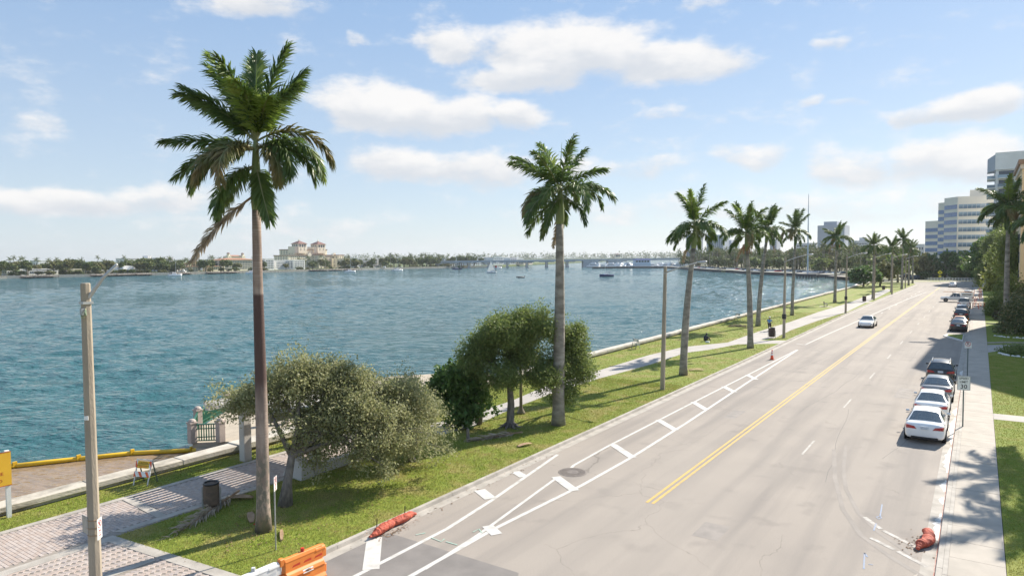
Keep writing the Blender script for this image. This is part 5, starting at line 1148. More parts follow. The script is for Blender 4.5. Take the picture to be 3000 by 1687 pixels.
# ------------------------------------------------------------------ people, bicycle, bench
skin_m = M('skin', (.30, .17, .11), rough=.6); shirt_m = M('blue shirt', (.10, .26, .48), (.08, .2, .4), scale=9, rough=.8); dark_c = M('dark trousers', (.02, .022, .03), rough=.8)
def skinned(name, joints, edges, mat, parent, sub=2):
    me = bpy.data.meshes.new(name); me.from_pydata([j[0] for j in joints], edges, []); me.materials.append(mat)
    o = put(me, name, parent); md = o.modifiers.new('skin', 'SKIN'); md.use_smooth_shade = True
    for i, j in enumerate(joints):
        r_ = j[1]; me.skin_vertices[0].data[i].radius = (r_, r_)
    me.skin_vertices[0].data[0].use_root = True
    o.modifiers.new('sub', 'SUBSURF').render_levels = sub
    return o
t = thing('bicycle', 'dark bicycle ridden along the concrete path', 'bicycle', (-21.5, 88.3, .124), R(6))
for y_ in (-.52, .52):
    w = bpy.data.objects.new('wheel', None); link(w, t); w.location = (0, y_, .34)
    MB().lathe([(.31, -.02), (.34, -.02), (.345, 0), (.34, .02), (.31, .02)], 24, axis='x').build('tyre', rubber, w)
    sp_ = MB()
    for k_ in range(10): sp_.bar((0, 0, 0), (0, math.cos(k_*.628)*.31, math.sin(k_*.628)*.31), .006)
    sp_.build('spokes', chrome, w)
fr_ = MB()
for a, b in (((0, -.52, .34), (0, -.05, .30)), ((0, -.05, .30), (0, -.2, .88)), ((0, -.05, .30), (0, .36, .80)), ((0, -.18, .80), (0, .36, .84)), ((0, -.52, .34), (0, -.18, .78)), ((0, .52, .34), (0, .36, .95))): fr_.tube([a, b], .02, 6)
fr_.build('frame', M('bike frame', (.03, .03, .035), rough=.4), t)
MB().tube([(-.30, .30, 1.02), (-.1, .38, 1.0), (.1, .38, 1.0), (.30, .30, 1.02)], .014, 6).build('handlebar', black, t)
MB().box(-.09, .09, -.34, -.08, .88, .94).build('saddle', black, t, bevel=.02)
t = thing('person', 'person in blue shirt, dark trousers and white cap riding the bicycle', 'person', (-21.5, 88.3, .124), R(6))
J = [((0, -.20, .98), .125), ((0, -.14, 1.15), .12), ((0, -.02, 1.38), .15), ((0, .03, 1.47), .06), ((0, .07, 1.56), .085), ((0, .09, 1.68), .095), ((.19, -.02, 1.40), .065), ((.29, .12, 1.22), .05), ((.29, .29, 1.06), .04), ((-.19, -.02, 1.40), .065), ((-.29, .12, 1.22), .05), ((-.29, .29, 1.06), .04),
     ((.10, -.14, .94), .10), ((.13, .14, .72), .075), ((.12, -.02, .36), .05), ((.12, .08, .26), .045), ((-.10, -.14, .94), .10), ((-.13, .22, .88), .075), ((-.12, .10, .50), .05), ((-.12, .2, .42), .045)]
E_ = [(0, 1), (1, 2), (2, 3), (3, 4), (4, 5), (2, 6), (6, 7), (7, 8), (2, 9), (9, 10), (10, 11), (0, 12), (12, 13), (13, 14), (14, 15), (0, 16), (16, 17), (17, 18), (18, 19)]
skinned('body', J, E_, skin_m, t)
skinned('shirt', [((0, -.19, 1.0), .145), ((0, -.14, 1.15), .14), ((0, -.02, 1.38), .168), ((.19, -.02, 1.40), .085), ((.27, .08, 1.26), .07), ((-.19, -.02, 1.40), .085), ((-.27, .08, 1.26), .07)], [(0, 1), (1, 2), (2, 3), (3, 4), (2, 5), (5, 6)], shirt_m, t)
skinned('trousers', [((0, -.20, .97), .14), ((.10, -.14, .94), .12), ((.13, .14, .72), .09), ((.12, -.02, .36), .068), ((-.10, -.14, .94), .12), ((-.13, .22, .88), .09), ((-.12, .10, .50), .068)], [(0, 1), (1, 2), (2, 3), (0, 4), (4, 5), (5, 6)], dark_c, t)
MB().lathe([(.12, 1.70), (.115, 1.76), (.08, 1.81), (.02, 1.83)], 12, (0, .085, 0)).build('cap', white, t, smooth=True)
MB().box(-.08, .08, .15, .26, 1.69, 1.71).build('cap_peak', white, t)
t = thing('person', 'person in dark clothes sitting hunched on the grass with knees up', 'person', (-25.0, 74.2, .12), R(-20))
skinned('body', [((0, 0, .13), .16), ((0, .08, .35), .16), ((0, .20, .55), .17), ((0, .27, .64), .06), ((.0, .34, .72), .09), ((0, .37, .82), .09), ((.2, .22, .54), .07), ((.24, .42, .38), .055), ((.12, .60, .42), .045), ((-.2, .22, .54), .07), ((-.24, .42, .38), .055), ((-.12, .60, .42), .045), ((.12, .12, .14), .11), ((.14, .52, .46), .085), ((.14, .78, .10), .06), ((.14, .92, .05), .05), ((-.12, .12, .14), .11), ((-.14, .52, .46), .085), ((-.14, .78, .10), .06), ((-.14, .92, .05), .05)],
        [(0, 1), (1, 2), (2, 3), (3, 4), (4, 5), (2, 6), (6, 7), (7, 8), (2, 9), (9, 10), (10, 11), (0, 12), (12, 13), (13, 14), (14, 15), (0, 16), (16, 17), (17, 18), (18, 19)], M('dark clothing', (.025, .026, .035), (.04, .042, .055), scale=6, rough=.85), t)
MB().lathe([(.10, -.02), (.105, .05), (.07, .11), (.02, .12)], 10, (0, .36, .80)).build('hair', black, t, smooth=True)
o = MB().box(-.25, .25, -.14, .14, 0, .16, (-.18, .18, -.1, .1)).build('white_bag', white, None, bevel=.04); o.location = (-24.35, 73.3, .12); tag(o, 'small white bag on the grass beside the seated person', 'bag')
t = thing('park_bench', 'dark metal bench facing the water on the lawn by the path', 'bench', (-23.1, 135.7, .12), R(95))
bdm = M('dark bench metal', (.025, .025, .025), rough=.6)
for k_ in range(4): MB().box(-.8, .8, -.22+k_*.12, -.13+k_*.12, .43, .46).build('seat_slat', bdm, t)
for k_ in range(4): MB().box(-.8, .8, .26+k_*.03, .285+k_*.03, .52+k_*.11, .61+k_*.11).build('back_slat', bdm, t)
for s in (-1, 1):
    MB().box(s*.74-.03, s*.74+.03, -.22, -.16, 0, .43).build('leg', bdm, t); MB().bar((s*.74, .22, 0), (s*.74, .37, .95), .05).build('leg', bdm, t); MB().box(s*.74-.03, s*.74+.03, -.2, .26, .62, .66).build('arm_rest', bdm, t)
o = MB().box(-1.1, 1.1, -.7, .7, .0, .02).build('bench_pad', concrete, None); o.location = (-23.1, 135.7, .12); tag(o, 'concrete pad under the dark bench', 'pad')
# ------------------------------------------------------------------ far vegetation
def unit_crown(seed, n_l=7, per=260, mat=None, size=.085):
    g = np.random.default_rng(seed); C = []
    for k in range(n_l):
        u = unit(g.normal(0, 1, 3)); c = u*g.uniform(.25, .62)*np.array([1, 1, .8]); r = g.uniform(.34, .52); n = 26
        d = unit(g.normal(0, 1, (n, 3))); C.append(c+d*r*g.uniform(.55, 1, (n, 1))*np.array([1, 1, .8]))
    C = np.concatenate(C)
    return leaves('crown', C, np.full(len(C), .055), max(3, per//26), size, mat, seed, .7, .4)
CRN = {}
for nm_, m_ in (('dark', leaf_far), ('pale', leaf_far2), ('mid', leaf_green), ('lime', leaf_lime), ('deep', leaf_dark)):
    CRN[nm_] = [unit_crown(60+i, 8, 220, m_) for i in range(3)]
TRK = MB().tube([(0, 0, -.05), (.02, 0, .4), (0, .02, 1)], [.05, .035, .02], 6).mesh('trunk', bark, True)
def ftree(label, x, y, h, r, kind='dark', group=None, z=0, name='broad_tree', low=.25, cat='tree'):
    t = thing(name, label, cat, (x, y, z), random.uniform(0, 6), group)
    ch = h*(1-low)/2
    put(TRK, 'trunk', t, (0, 0, 0), (0, 0, 0), (h*.9, h*.9, h*.75)); put(random.choice(CRN[kind]), 'crown', t, (0, 0, h-ch*1.02), (0, 0, random.uniform(0, 6)), (r, r, ch*1.25))
    return t
def merged_crown(mat, seed, n=13, lp=26):
    g = random.Random(seed); V = []; F = []; o = 0
    for k in range(n):
        up = k < n*.45
        me = frond_mesh('x', g.uniform(2.6, 3.2), g.uniform(35, 80) if up else g.uniform(-15, 25), g.uniform(20, 45) if up else g.uniform(60, 100), lp, .7, mat, seed*50+k, w=.12)
        v = np.empty(len(me.vertices)*3, np.float32); me.vertices.foreach_get('co', v); v = v.reshape(-1, 3); f = np.empty(len(me.loops), np.int32); me.loops.foreach_get('vertex_index', f); f = f.reshape(-1, 3)
        a = 2*math.pi*k/(n*.5)+g.uniform(-.3, .3); c, s = math.cos(a), math.sin(a)
        V.append(np.stack([v[:, 0]*c-v[:, 1]*s, v[:, 0]*s+v[:, 1]*c, v[:, 2]], 1)); F.append(f+o); o += len(v); bpy.data.meshes.remove(me)
    return mesh_np('crown', np.concatenate(V), np.concatenate(F), mat)
FPC = [merged_crown(frond_far, s) for s in (1, 2, 3)]
FPT = MB().tube([(0, 0, -.05), (.0, 0, .3), (0, 0, 1)], [1.1, 1.0, .7], 8).mesh('trunk', palm_trunk_far, True)
def fpalm(label, x, y, h, group, z=0, sc=1.0):
    t = thing('far_palm', label, 'palm tree', (x, y, z), random.uniform(0, 6), group)
    put(FPT, 'trunk', t, (0, 0, 0), (random.uniform(-.03, .03), 0, 0), (.2*sc, .2*sc, h)); put(random.choice(FPC), 'crown', t, (0, 0, h), (0, 0, 0), (sc,)*3)
    return t
def shoreX(Y): return float(np.interp(Y, [p[1] for p in FS], [p[0] for p in FS]))
# ------------------------------------------------------------------ far shore trees
rs = random.Random(21)
n_p = 0
ZN = [(-99, 'beyond the left edge of the columned villa'), (80, 'around the columned villa'), (210, 'between the columned villa and the marquee'), (350, 'around the domed marquee'), (510, 'among the red-roofed villas'), (650, 'before the condominiums'), (805, 'before the grand hotel'), (1010, 'before the balcony block'), (1125, 'right of the balcony block')]
def zone(px): return [z for q, z in ZN if px >= q][-1]
for k in range(250):
    px = rs.uniform(-60, 1330); X = -505-rs.uniform(0, 70)*(1 if k % 3 else .3); p = onX(px, X); X = shoreX(p.y)-6-rs.uniform(0, 60); p = onX(px, X); zn = zone(px)
    if 650 < px < 1010 and rs.random() < .55: continue
    h = rs.uniform(5.5, 10.5)
    if k % 3 == 0: fpalm('palm on the opposite shore '+zn, X, p.y, h+1.0, 'palms on the opposite shore', 0, rs.uniform(.75, 1.0)); 
    else: ftree('leafy tree on the opposite shore '+zn, X, p.y, h, rs.uniform(3.5, 6.5), rs.choice(('dark', 'dark', 'pale')), 'trees on the opposite shore', -.1)
for k in range(26): # big banyan by the white apartment
    px = rs.uniform(395, 488); X = -508-rs.uniform(0, 14); p = onX(px, X)
    if k < 7: ftree('broad dark tree in front of the white apartment block', X, p.y, rs.uniform(9, 11.5), rs.uniform(5, 7), 'dark', 'broad trees before the white apartments', -.1, low=.1)
for k in range(70):  # low shrubs by the water
    px = rs.uniform(-40, 1320); p = onX(px, -500); X = shoreX(p.y)-rs.uniform(4, 12); p = onX(px, X)
    ftree('low shrub on the opposite bank '+zone(px), X, p.y, rs.uniform(1.8, 3.6), rs.uniform(2.2, 4.5), rs.choice(('dark', 'pale')), 'shrubs on the opposite bank', -.1, 'shrub', 0.0, 'shrub')
for k in range(60):  # wooded shore right of the hotel, to the bridge
    px = rs.uniform(1120, 1420); X = shoreX(onX(px, -480).y)-rs.uniform(5, 60); p = onX(px, X); X = shoreX(p.y)-rs.uniform(5, 70); p = onX(px, X)
    if k % 2: ftree('tree in the wood between the hotel and the bridge', X, p.y, rs.uniform(9, 12.5), rs.uniform(4, 7), 'dark', 'trees between hotel and bridge', -.1)
    else: fpalm('palm in the wood between the hotel and the bridge', X, p.y, rs.uniform(9, 13), 'palms between hotel and bridge', 0, 1.0)
# distant wood on the horizon
V = []; C_ = []
for k in range(500):
    f = rs.random(); x = -2300+f*2900; y = (1900+(x+2300)*.545 if x < -1200 else 2500+(x+1200)*.25)+rs.uniform(5, 120); C_.append((x, y, rs.uniform(3, 15)))
o = put(leaves('distant_wood', np.array(C_), np.full(500, 7.0), 34, 2.6, leaf_far, 4, .7), 'distant_wood'); tag(o, 'low distant wooded shore on the horizon beyond the bridge', 'wood', None, 'stuff')

# ------------------------------------------------------------------ buildings
WIN = MB().box(-.5, .5, -.12, .06, -.5, .5).mesh('window', far_glass)
WINB = MB().box(-.5, .5, -.12, .06, -.5, .5).mesh('window', M('blue tinted glass', (.09, .17, .33), (.16, .25, .42), scale=.3, rough=.12, spec=.8))
WINL = MB().box(-.5, .5, -.12, .06, -.5, .5).mesh('window', M('sky tinted glass', (.30, .40, .48), (.12, .18, .24), scale=.25, rough=.12, spec=.8, lo=.45, hi=.55))
def facade(par, a, b, z0, z1, rows, cols, fw=.5, fh=.5, me=None, m0=.06, skip=None, name='window', rad=None):
    a = Vector((a[0], a[1], 0)); b = Vector((b[0], b[1], 0)); L = (b-a).length; d = (b-a)/L; rz = math.atan2(d.y, d.x); cw = L*(1-2*m0)/cols; rh = (z1-z0)/rows
    for r in range(rows):
        for c in range(cols):
            if skip and skip(r, c): continue
            p = a+d*(L*m0+cw*(c+.5))
            put(me or WIN, name, par, (p.x, p.y, z0+rh*(r+.5)), (0, 0, rz), (cw*fw, 1, rh*fh))
def block(par, name, x0, x1, y0, y1, z0, z1, mat, bevel=0): return MB().box(x0, x1, y0, y1, z0, z1).build(name, mat, par, bevel=bevel)
def fb(label, px0, px1, ytop, X, dep, mat, rows, cols, name='apartment_building', roof=None, scols=3, zb=.0, group=None, me=None, fw=.5, fh=.5, side=True, over=None, parapet=True):
    """building facing the water: facade on the plane X, seen between two picture columns"""
    a = onX(px0, X); b = onX(px1, X); top_ = onX((px0+px1)/2, X, ytop).z
    t = thing(name, label, 'building', (X, (a.y+b.y)/2, 0), 0, group); hy = (b.y-a.y)/2
    block(t, 'wall', -dep, 0, -hy, hy, -.5, top_, mat)
    if rows:
        facade(t, (0.0, -hy), (0.0, hy), 1.0+zb, top_-.8, rows, cols, fw, fh, me)
        if side: facade(t, (-dep, -hy), (0, -hy), 1.0+zb, top_-.8, rows, scols, fw, fh, me)
    if roof:
        e = .8; rh = min(hy, dep/2)*.16
        MB().add([(-dep-e, -hy-e, top_), (e, -hy-e, top_), (e, hy+e, top_), (-dep-e, hy+e, top_), (-dep/2, -hy+min(hy, dep/2)*.9, top_+rh), (-dep/2, hy-min(hy, dep/2)*.9, top_+rh)], [(0, 1, 4), (1, 2, 5, 4), (2, 3, 5), (3, 0, 4, 5), (3, 2, 1, 0)]).build('roof', roof, t)
    elif parapet: block(t, 'parapet', -dep-.2, .2, -hy-.2, hy+.2, top_+.001, top_+.5, mat)
    return t, hy, top_
wA = M('white stucco', (.84, .82, .79), (.76, .74, .71), scale=.3, rough=.85); wC = M('cream stucco', (.84, .75, .57), (.78, .69, .53), scale=.3, rough=.85); wP = M('peach stucco', (.76, .64, .48), (.70, .59, .45), scale=.3, rough=.85)
tile = M('terracotta tile', (.40, .20, .12), (.32, .15, .09), scale=1.5, rough=.85); tile_d = M('dark red tile', (.22, .11, .09), (.18, .09, .075), scale=1.5, rough=.85); grayb = M('grey panel', (.40, .42, .46), (.36, .38, .42), scale=.2, rough=.7)
fb('low white waterfront villa with columns at far left', 80, 170, 790, -508, 12, wA, 1, 16, 'villa', None, fw=.6, fh=.7)
fb('white flat-roofed upper house behind the columned villa', 82, 118, 786, -522, 10, wA, 1, 4, 'villa')
fb('small white house among trees at far left edge', 18, 42, 789, -515, 10, wA, 1, 3, 'villa')
fb('long white building behind the trees at far left', 112, 178, 764.5, -610, 15, wA, 2, 14)
fb('low white terraces right of the long far-left building', 180, 206, 767, -600, 14, wA, 2, 4)
fb('small cream house behind the hedge at far left', 214, 236, 790, -512, 9, wC, 1, 3, 'villa')
fb('orange-roofed house left of the white marquee', 262, 292, 787, -520, 12, wC, 1, 4, 'villa', tile)
fb('white house with arches beside the marquee', 292, 318, 793, -512, 10, wA, 1, 4, 'villa')
fb('white apartment block with long upper window row', 372, 478, 758, -560, 18, wA, 4, 20, side=True, fh=.45)
t_, hy_, tp_ = fb('white apartment tower end with stacked balconies', 478, 508, 757, -545, 22, wA, 7, 2, fw=.7, fh=.5)
fb('small rooftop house above the white apartment block', 433, 443, 750.5, -562, 8, wA, 0, 0, 'rooftop_house')
fb('peach villa with terracotta roof at the docks', 514, 552, 772, -540, 14, wP, 2, 5, 'villa', tile)
fb('cream villa with red hip roof right of the docks', 562, 586, 781, -506, 12, wC, 2, 3, 'villa', tile)
fb('cream two-storey villa with red hip roof and terrace', 617, 643, 780, -503, 12, wC, 2, 4, 'villa', tile)
fb('white flat house between villas and condominium', 600, 632, 767, -560, 12, wA, 2, 4)
fb('pale house beside the red-roofed condominium', 632, 650, 764, -540, 12, wC, 2, 2)
fb('long red-roofed condominium with many balconies', 652, 748, 761, -505, 18, wC, 5, 18, roof=tile, fw=.62, fh=.62)
fb('cream arcaded condominium block right of the nearest palm trunk', 776, 803, 759, -505, 16, wA, 5, 5, fw=.55, fh=.6)
fb('pale lilac condominium in front of the twin tower hotel', 806, 860, 764, -512, 16, wA, 4, 12, fw=.5, fh=.5)
fb('sunlit white condominium end with recessed balconies', 860, 893, 763, -503, 14, wA, 4, 6, fw=.5, fh=.5)
# twin-towered hotel farther back on the island
far = thing('far_hotel', 'distant pale hotel with two slim belvedere towers behind red roofs', 'building', (-900, 0, 0))
for (a_, b_, yt) in ((667, 678, 741), (709, 719, 742)):
    p = onX(a_, -900); q = onX(b_, -900); z_ = onX(a_, -900, yt).z; cy = (p.y+q.y)/2; w_ = (q.y-p.y)/2
    o = block(far, 'tower', -2*w_, 0, cy-w_, cy+w_, 0, z_-4, wC); MB().lathe([(w_*.75, z_-3.99), (w_*.75, z_-1)], 10, (-w_, cy, 0)).build('belvedere', wC, o); MB().lathe([(w_*.95, z_-.99), (w_*.5, z_+.3), (.1, z_+.7)], 10, (-w_, cy, 0)).build('cupola', tile_d, o)
    facade(far, (0.0, cy-w_), (0.0, cy+w_), 12, z_-6, 2, 1, .4, .6)
p = onX(677, -900); q = onX(716, -900); z_ = onX(690, -900, 751).z; block(far, 'wall', -20, -1, p.y, q.y, 0, z_, wC)
MB().add([(-21, p.y, z_), (0, p.y, z_), (0, q.y, z_), (-21, q.y, z_), (-10, (p.y+q.y)/2-6, z_+2), (-10, (p.y+q.y)/2+6, z_+2)], [(0, 1, 4), (1, 2, 5, 4), (2, 3, 5), (3, 0, 4, 5), (3, 2, 1, 0)]).build('roof', tile, far)
# the great cream hotel
ht = thing('grand_hotel', 'large cream stepped hotel with two red-capped square towers', 'building', (-540, 0, 0))
def hb(px0, px1, ytop, X, dep, mat, rows, cols, nm='wing', sc=4, trim=True, zlo=1.5, fw=.34, fh=.42, skip=None):
    a = onX(px0, X); b = onX(px1, X); z = onX((px0+px1)/2, X, ytop).z; x = X+540
    o = block(ht, nm, x-dep, x, a.y, b.y, -.5, z, mat)
    if trim: block(o, 'eave', x-dep-.5, x+.5, a.y-.5, b.y+.5, z+.002, z+.6, tile_d)
    facade(ht, (x, a.y), (x, b.y), zlo, z-.6, rows, cols, fw, fh, skip=skip); facade(ht, (x-dep, a.y), (x, a.y), zlo, z-.6, rows, sc, fw, fh)
    return x, a.y, b.y, z
hb(845, 935, 749, -545, 22, wC, 7, 14, sc=5, skip=lambda r, c: (c > 8 and r in (3, 5, 6)) or (r == 4 and c > 8))
hb(934, 951, 748, -535, 26, wC, 7, 3, sc=9, skip=lambda r, c: c == 1)
hb(951, 994, 749, -548, 22, wP, 7, 9)
hb(993, 1008, 748, -540, 22, wC, 7, 2)
x, ya, yb, z1_ = hb(863, 958, 732, -572, 24, wC, 10, 16, nm='upper_block', zlo=14, sc=5, skip=lambda r, c: 5 < c < 8)
for (a_, b_, ye, yp) in ((874, 898, 714, 702), (930, 953, 716, 704)):
    X = -570; a = onX(a_, X); b = onX(b_, X); z = onX(a_, X, ye).z; zp = onX(a_, X, yp).z; x = X+540; w_ = (b.y-a.y)
    o = block(ht, 'tower', x-w_, x+.6, a.y, b.y, 15, z, wC)
    block(ht, 'tower_shoulder', x-w_*1.1, x-.4, a.y-w_*.35, a.y, 15, z-(z-z1_)*.45, wC)
    facade(ht, (x+.6, a.y), (x+.6, b.y), z-3.4, z-.5, 1, 3, .42, .9); facade(ht, (x-w_, a.y), (x, a.y), z-3.4, z-.5, 1, 3, .42, .9); facade(ht, (x+.6, a.y), (x+.6, b.y), z1_-1, z-4, 2, 2, .25, .4)
    e = .9; MB().add([(x-w_-e, a.y-e, z+.01), (x+.6+e, a.y-e, z+.01), (x+.6+e, b.y+e, z+.01), (x-w_-e, b.y+e, z+.01), (x-w_/2+.3, (a.y+b.y)/2, zp-.8)], [(0, 1, 4), (1, 2, 4), (2, 3, 4), (3, 0, 4), (3, 2, 1, 0)]).build('tower_roof', tile_d, o)
    MB().lathe([(.5, zp-1.2), (.45, zp), (.8, zp+.1), (.1, zp+.9)], 8, (x-w_/2+.3, (a.y+b.y)/2, 0)).build('finial', wC, o)
for (c_, yt, X) in ((909, 741, -544), (981, 741, -547)):
    a = onX(c_, X); z = onX(c_, X, yt).z; MB().add([(X+540-.4, a.y-3, z-3.5), (X+540-.4, a.y+3, z-3.5), (X+540-.4, a.y+1, z), (X+540-.4, a.y-1, z), (X+540-1.2, a.y-3, z-3.5), (X+540-1.2, a.y+3, z-3.5), (X+540-1.2, a.y+1, z), (X+540-1.2, a.y-1, z)], [(0, 1, 2, 3), (7, 6, 5, 4), (0, 4, 5, 1), (1, 5, 6, 2), (2, 6, 7, 3), (3, 7, 4, 0)]).build('roof_gable', wC, ht)
fb('pale five-storey block joined to the hotel on its right', 1008, 1045, 758, -520, 18, wC, 5, 7)
fb('white five-storey waterfront block with long balconies', 1046, 1110, 757, -512, 18, wA, 5, 10, fw=.8, fh=.5)
fb('sunlit white end of the waterfront balcony block', 1110, 1121, 759, -512, 18, wA, 0, 0)
# marquee with domed roof
p = onX(347, -503); q = onX(410, -503); t = thing('dome_marquee', 'white domed marquee on the opposite bank', 'marquee', (-508, (p.y+q.y)/2, 0)); hw = (q.y-p.y)/2
V = []; F = []; n_ = 14
for i in range(n_+1):
    a = math.pi*i/n_
    for x in (-7, 5): V.append((x, -math.cos(a)*hw*.85, math.sin(a)*5.2))
for i in range(n_): F.append((2*i, 2*i+2, 2*i+3, 2*i+1))
V += [(5, -math.cos(math.pi*i/n_)*hw*.85, math.sin(math.pi*i/n_)*5.2) for i in range(n_+1)]; me = bpy.data.meshes.new('shell'); me.from_pydata(V, [], F+[tuple(range(2*(n_+1), 3*(n_+1)))]); me.materials.append(wA); put(me, 'shell', t)
for k in range(4): MB().box(5.05, 5.3, -hw+k*hw*.5+.6, -hw+(k+1)*hw*.5-.6, .2, 2.2).build('window', far_glass, t)
MB().box(5, 8, -hw, hw, 2.3, 2.7).build('canopy', wA, t)
# white complex beyond the bridge end
cx = [(1302, 1345, 757), (1345, 1372, 756), (1358, 1372, 751.5), (1372, 1412, 754), (1412, 1426, 753.5), (1426, 1446, 758), (1446, 1475, 755), (1470, 1480, 751), (1475, 1494, 755), (1494, 1514, 756), (1514, 1533, 758)]
for i, (a_, b_, yt) in enumerate(cx):
    fb(('white terraced apartments beyond the bridge, block %s from the left' % ('first', 'second', 'third', 'fourth', 'fifth', 'sixth', 'seventh', 'eighth', 'ninth', 'tenth', 'last')[i]), a_, b_, yt, -500-(i % 3)*14-(40 if i in (2, 7) else 0), 14, wA if i % 3 else M('bluish white stucco', (.58, .62, .68), rough=.8), 4, max(2, (b_-a_)//6), side=False, group='white apartments beyond the bridge', fw=.75, fh=.45)
fb('pink-roofed houses right of the white terraces', 1534, 1548, 765, -480, 12, wP, 1, 3, 'villa', tile); fb('second pink-roofed house near the bridge end', 1550, 1560, 765, -480, 12, wP, 1, 2, 'villa', tile)
# low sea wall and docks along the opposite bank
sw2 = thing('far_seawall', 'pale seawall along the opposite bank', 'wall')
for i in range(1, 7):
    a = Vector((*FS[i], 0)); b = Vector((*FS[i+1], 0)); MB().bar(a+Vector((.3, 0, -.7)), b+Vector((.3, 0, -.7)), .6, 1.9).build('wall_section', wallm if i % 2 else capm, sw2)
dockm = M('weathered dock timber', (.34, .29, .24), (.24, .2, .165), scale=2, rough=.9)
docks = [(14, 812), (60, 812), (170, 807), (240, 806), (300, 805), (440, 803), (560, 801), (600, 800), (860, 794), (905, 794), (960, 793), (1010, 792)]
for i, (px, py) in enumerate(docks):
    p = G(px, py, WZ); X = shoreX(p.y)
    t = thing('boat_dock', 'timber boat dock on piles '+('at the far left edge', 'left of the columned villa', 'before the columned villa', 'right of the columned villa', 'left of the marquee', 'right of the marquee', 'before the red-roofed villas', 'before the terraced villa', 'left of the grand hotel', 'below the grand hotel', 'before the peach hotel wing', 'before the balcony block')[i], 'dock', (X+4.5, p.y, 0), 0, 'docks on the opposite bank')
    MB().box(-4.5, 4.5, -7, 7, -.62, -.36).build('deck', dockm, t)
    for k in range(5):
        for s in (-1, 1): MB().lathe([(.2, WZ-.6), (.18, .5)], 6, (s*4, -6.4+k*3.2, 0)).build('pile', dockm, t)
# ------------------------------------------------------------------ boats
hullw = M('white gelcoat', (.82, .82, .82), rough=.25); blue_c = M('navy canvas', (.03, .05, .16), rough=.8); sailm = M('white sail', (.8, .8, .77), rough=.8, trans=.2)
def hull(L, B, D, mat=None):
    m_ = MB(); n_ = 7
    for i in range(9):
        f = i/8; y = (f-.5)*L; w = B/2*(1-max(0, (f-.45)/.55)**2.2)*(.86+.14*min(1, f*4)); w = max(w, .02); z = D*(1+.28*f*f)
        for k in range(n_):
            a = math.pi*k/(n_-1); m_.v.append((-math.cos(a)*w, y, z-math.sin(a)**.7*(z+.35)) if 0 < k < n_-1 else (-math.cos(a)*w, y, z))
    for i in range(8):
        for k in range(n_-1): b = i*n_+k; m_.f.append((b, b+1, b+n_+1, b+n_))
        m_.f.append((i*n_, (i+1)*n_, (i+1)*n_+n_-1, i*n_+n_-1))
    m_.f += [tuple(range(n_)), tuple(8*n_+k for k in range(n_))]
    return m_.mesh('hull', mat or hullw, True)
HC = hull(11, 1.6, 1.2); HM = hull(11, 3.4, 1.3); HB = hull(18, 5, 2.4)
def catamaran(label, loc, rz, s=1.0):
    t = thing('catamaran', label, 'boat', loc, rz, 'sailing boats moored on the lagoon'); t.scale = (s,)*3
    for x in (-2.4, 2.4): put(HC, 'hull', t, (x, 0, 0))
    MB().box(-2.6, 2.6, -4.2, 2.6, .9, 1.3).build('bridge_deck', hullw, t)
    c = MB().box(-2.1, 2.1, -2.2, 1.9, 1.3, 2.5, (-1.7, 1.7, -1.9, .9)).build('cabin', hullw, t, bevel=.1)
    MB().box(-2.0, 2.0, -1.4, 1.35, 1.75, 2.15, (-1.9, 1.9, -1.4, 1.15)).build('window_band', glass_dark, c)
    MB().box(-2.2, 2.2, -4.6, -2.2, 2.5, 2.62).build('bimini', blue_c, t)
    MB().tube([(0, .9, 1.2), (0, .9, 15.5)], [.11, .07], 6).build('mast', white, t); MB().tube([(0, .8, 3.2), (0, -4.2, 3.4)], .14, 6).build('boom', blue_c, t)
    MB().tube([(0, .9, 14.5), (0, 5.2, 1.2)], .03, 4).build('forestay', galv, t)
def sloop(label, loc, rz, s=1.0, sails=False, m_=None):
    t = thing('sailboat', label, 'boat', loc, rz, 'sailing boats moored on the lagoon'); t.scale = (s,)*3
    put(HM if m_ is None else hull(11, 3.4, 1.3, m_), 'hull', t)
    c = MB().box(-1.1, 1.1, -1.8, 2.2, 1.35, 1.95, (-.9, .9, -1.6, 1.6)).build('cabin', hullw, t, bevel=.08); MB().box(-1.08, 1.08, -1.2, 1.4, 1.55, 1.75).build('window_band', glass_dark, c)
    MB().tube([(0, .9, 1.3), (0, .9, 14.5)], [.1, .06], 6).build('mast', white, t); MB().tube([(0, .8, 2.8), (0, -3.6, 2.9)], .16, 6).build('boom', blue_c, t)
    MB().box(-1.1, 1.1, -4.6, -2.2, 2.6, 2.7).build('dodger', blue_c, t)
    if sails:
        MB().add([(0, .75, 3.0), (0, -3.6, 3.1), (0, .8, 13.8), (.4, -1.4, 6)], [(0, 1, 3), (1, 2, 3), (2, 0, 3)]).build('mainsail', sailm, t); MB().add([(0, 5.2, 1.8), (0, 1.2, 2.0), (0, .95, 12.2), (.4, 2.6, 5)], [(0, 1, 3), (1, 2, 3), (2, 0, 3)]).build('jib', sailm, t)
for i, (px, py, lb) in enumerate(((512, 808, 'white catamaran moored in front of the white apartment block'), (737, 801, 'white catamaran half hidden behind the nearest palm trunk'), (1025, 797, 'white catamaran moored off the white balcony block'), (1164, 793, 'tall-masted white catamaran off the wooded shore'), (1456, 786, 'white catamaran in front of the bridge piers'))):
    p = G(px, py, WZ); catamaran(lb, (p.x, p.y, WZ), YAW+R((-62, -70, -66, -58, -60)[i]), .78)
for px, py, lb, s, sl, m_, rz in ((1339, 789.5, 'dark-hulled sailboat moored by the green channel marker', .8, False, blue_c, 100), (1440, 799.5, 'small white sailboat with both sails up', .62, True, None, 80), (1776, 810, 'blue-hulled sailboat under way leaving a pale wake', .82, False, blue_c, 118)):
    p = G(px, py, WZ); sloop(lb, (p.x, p.y, WZ), YAW+R(rz), s, sl, m_)
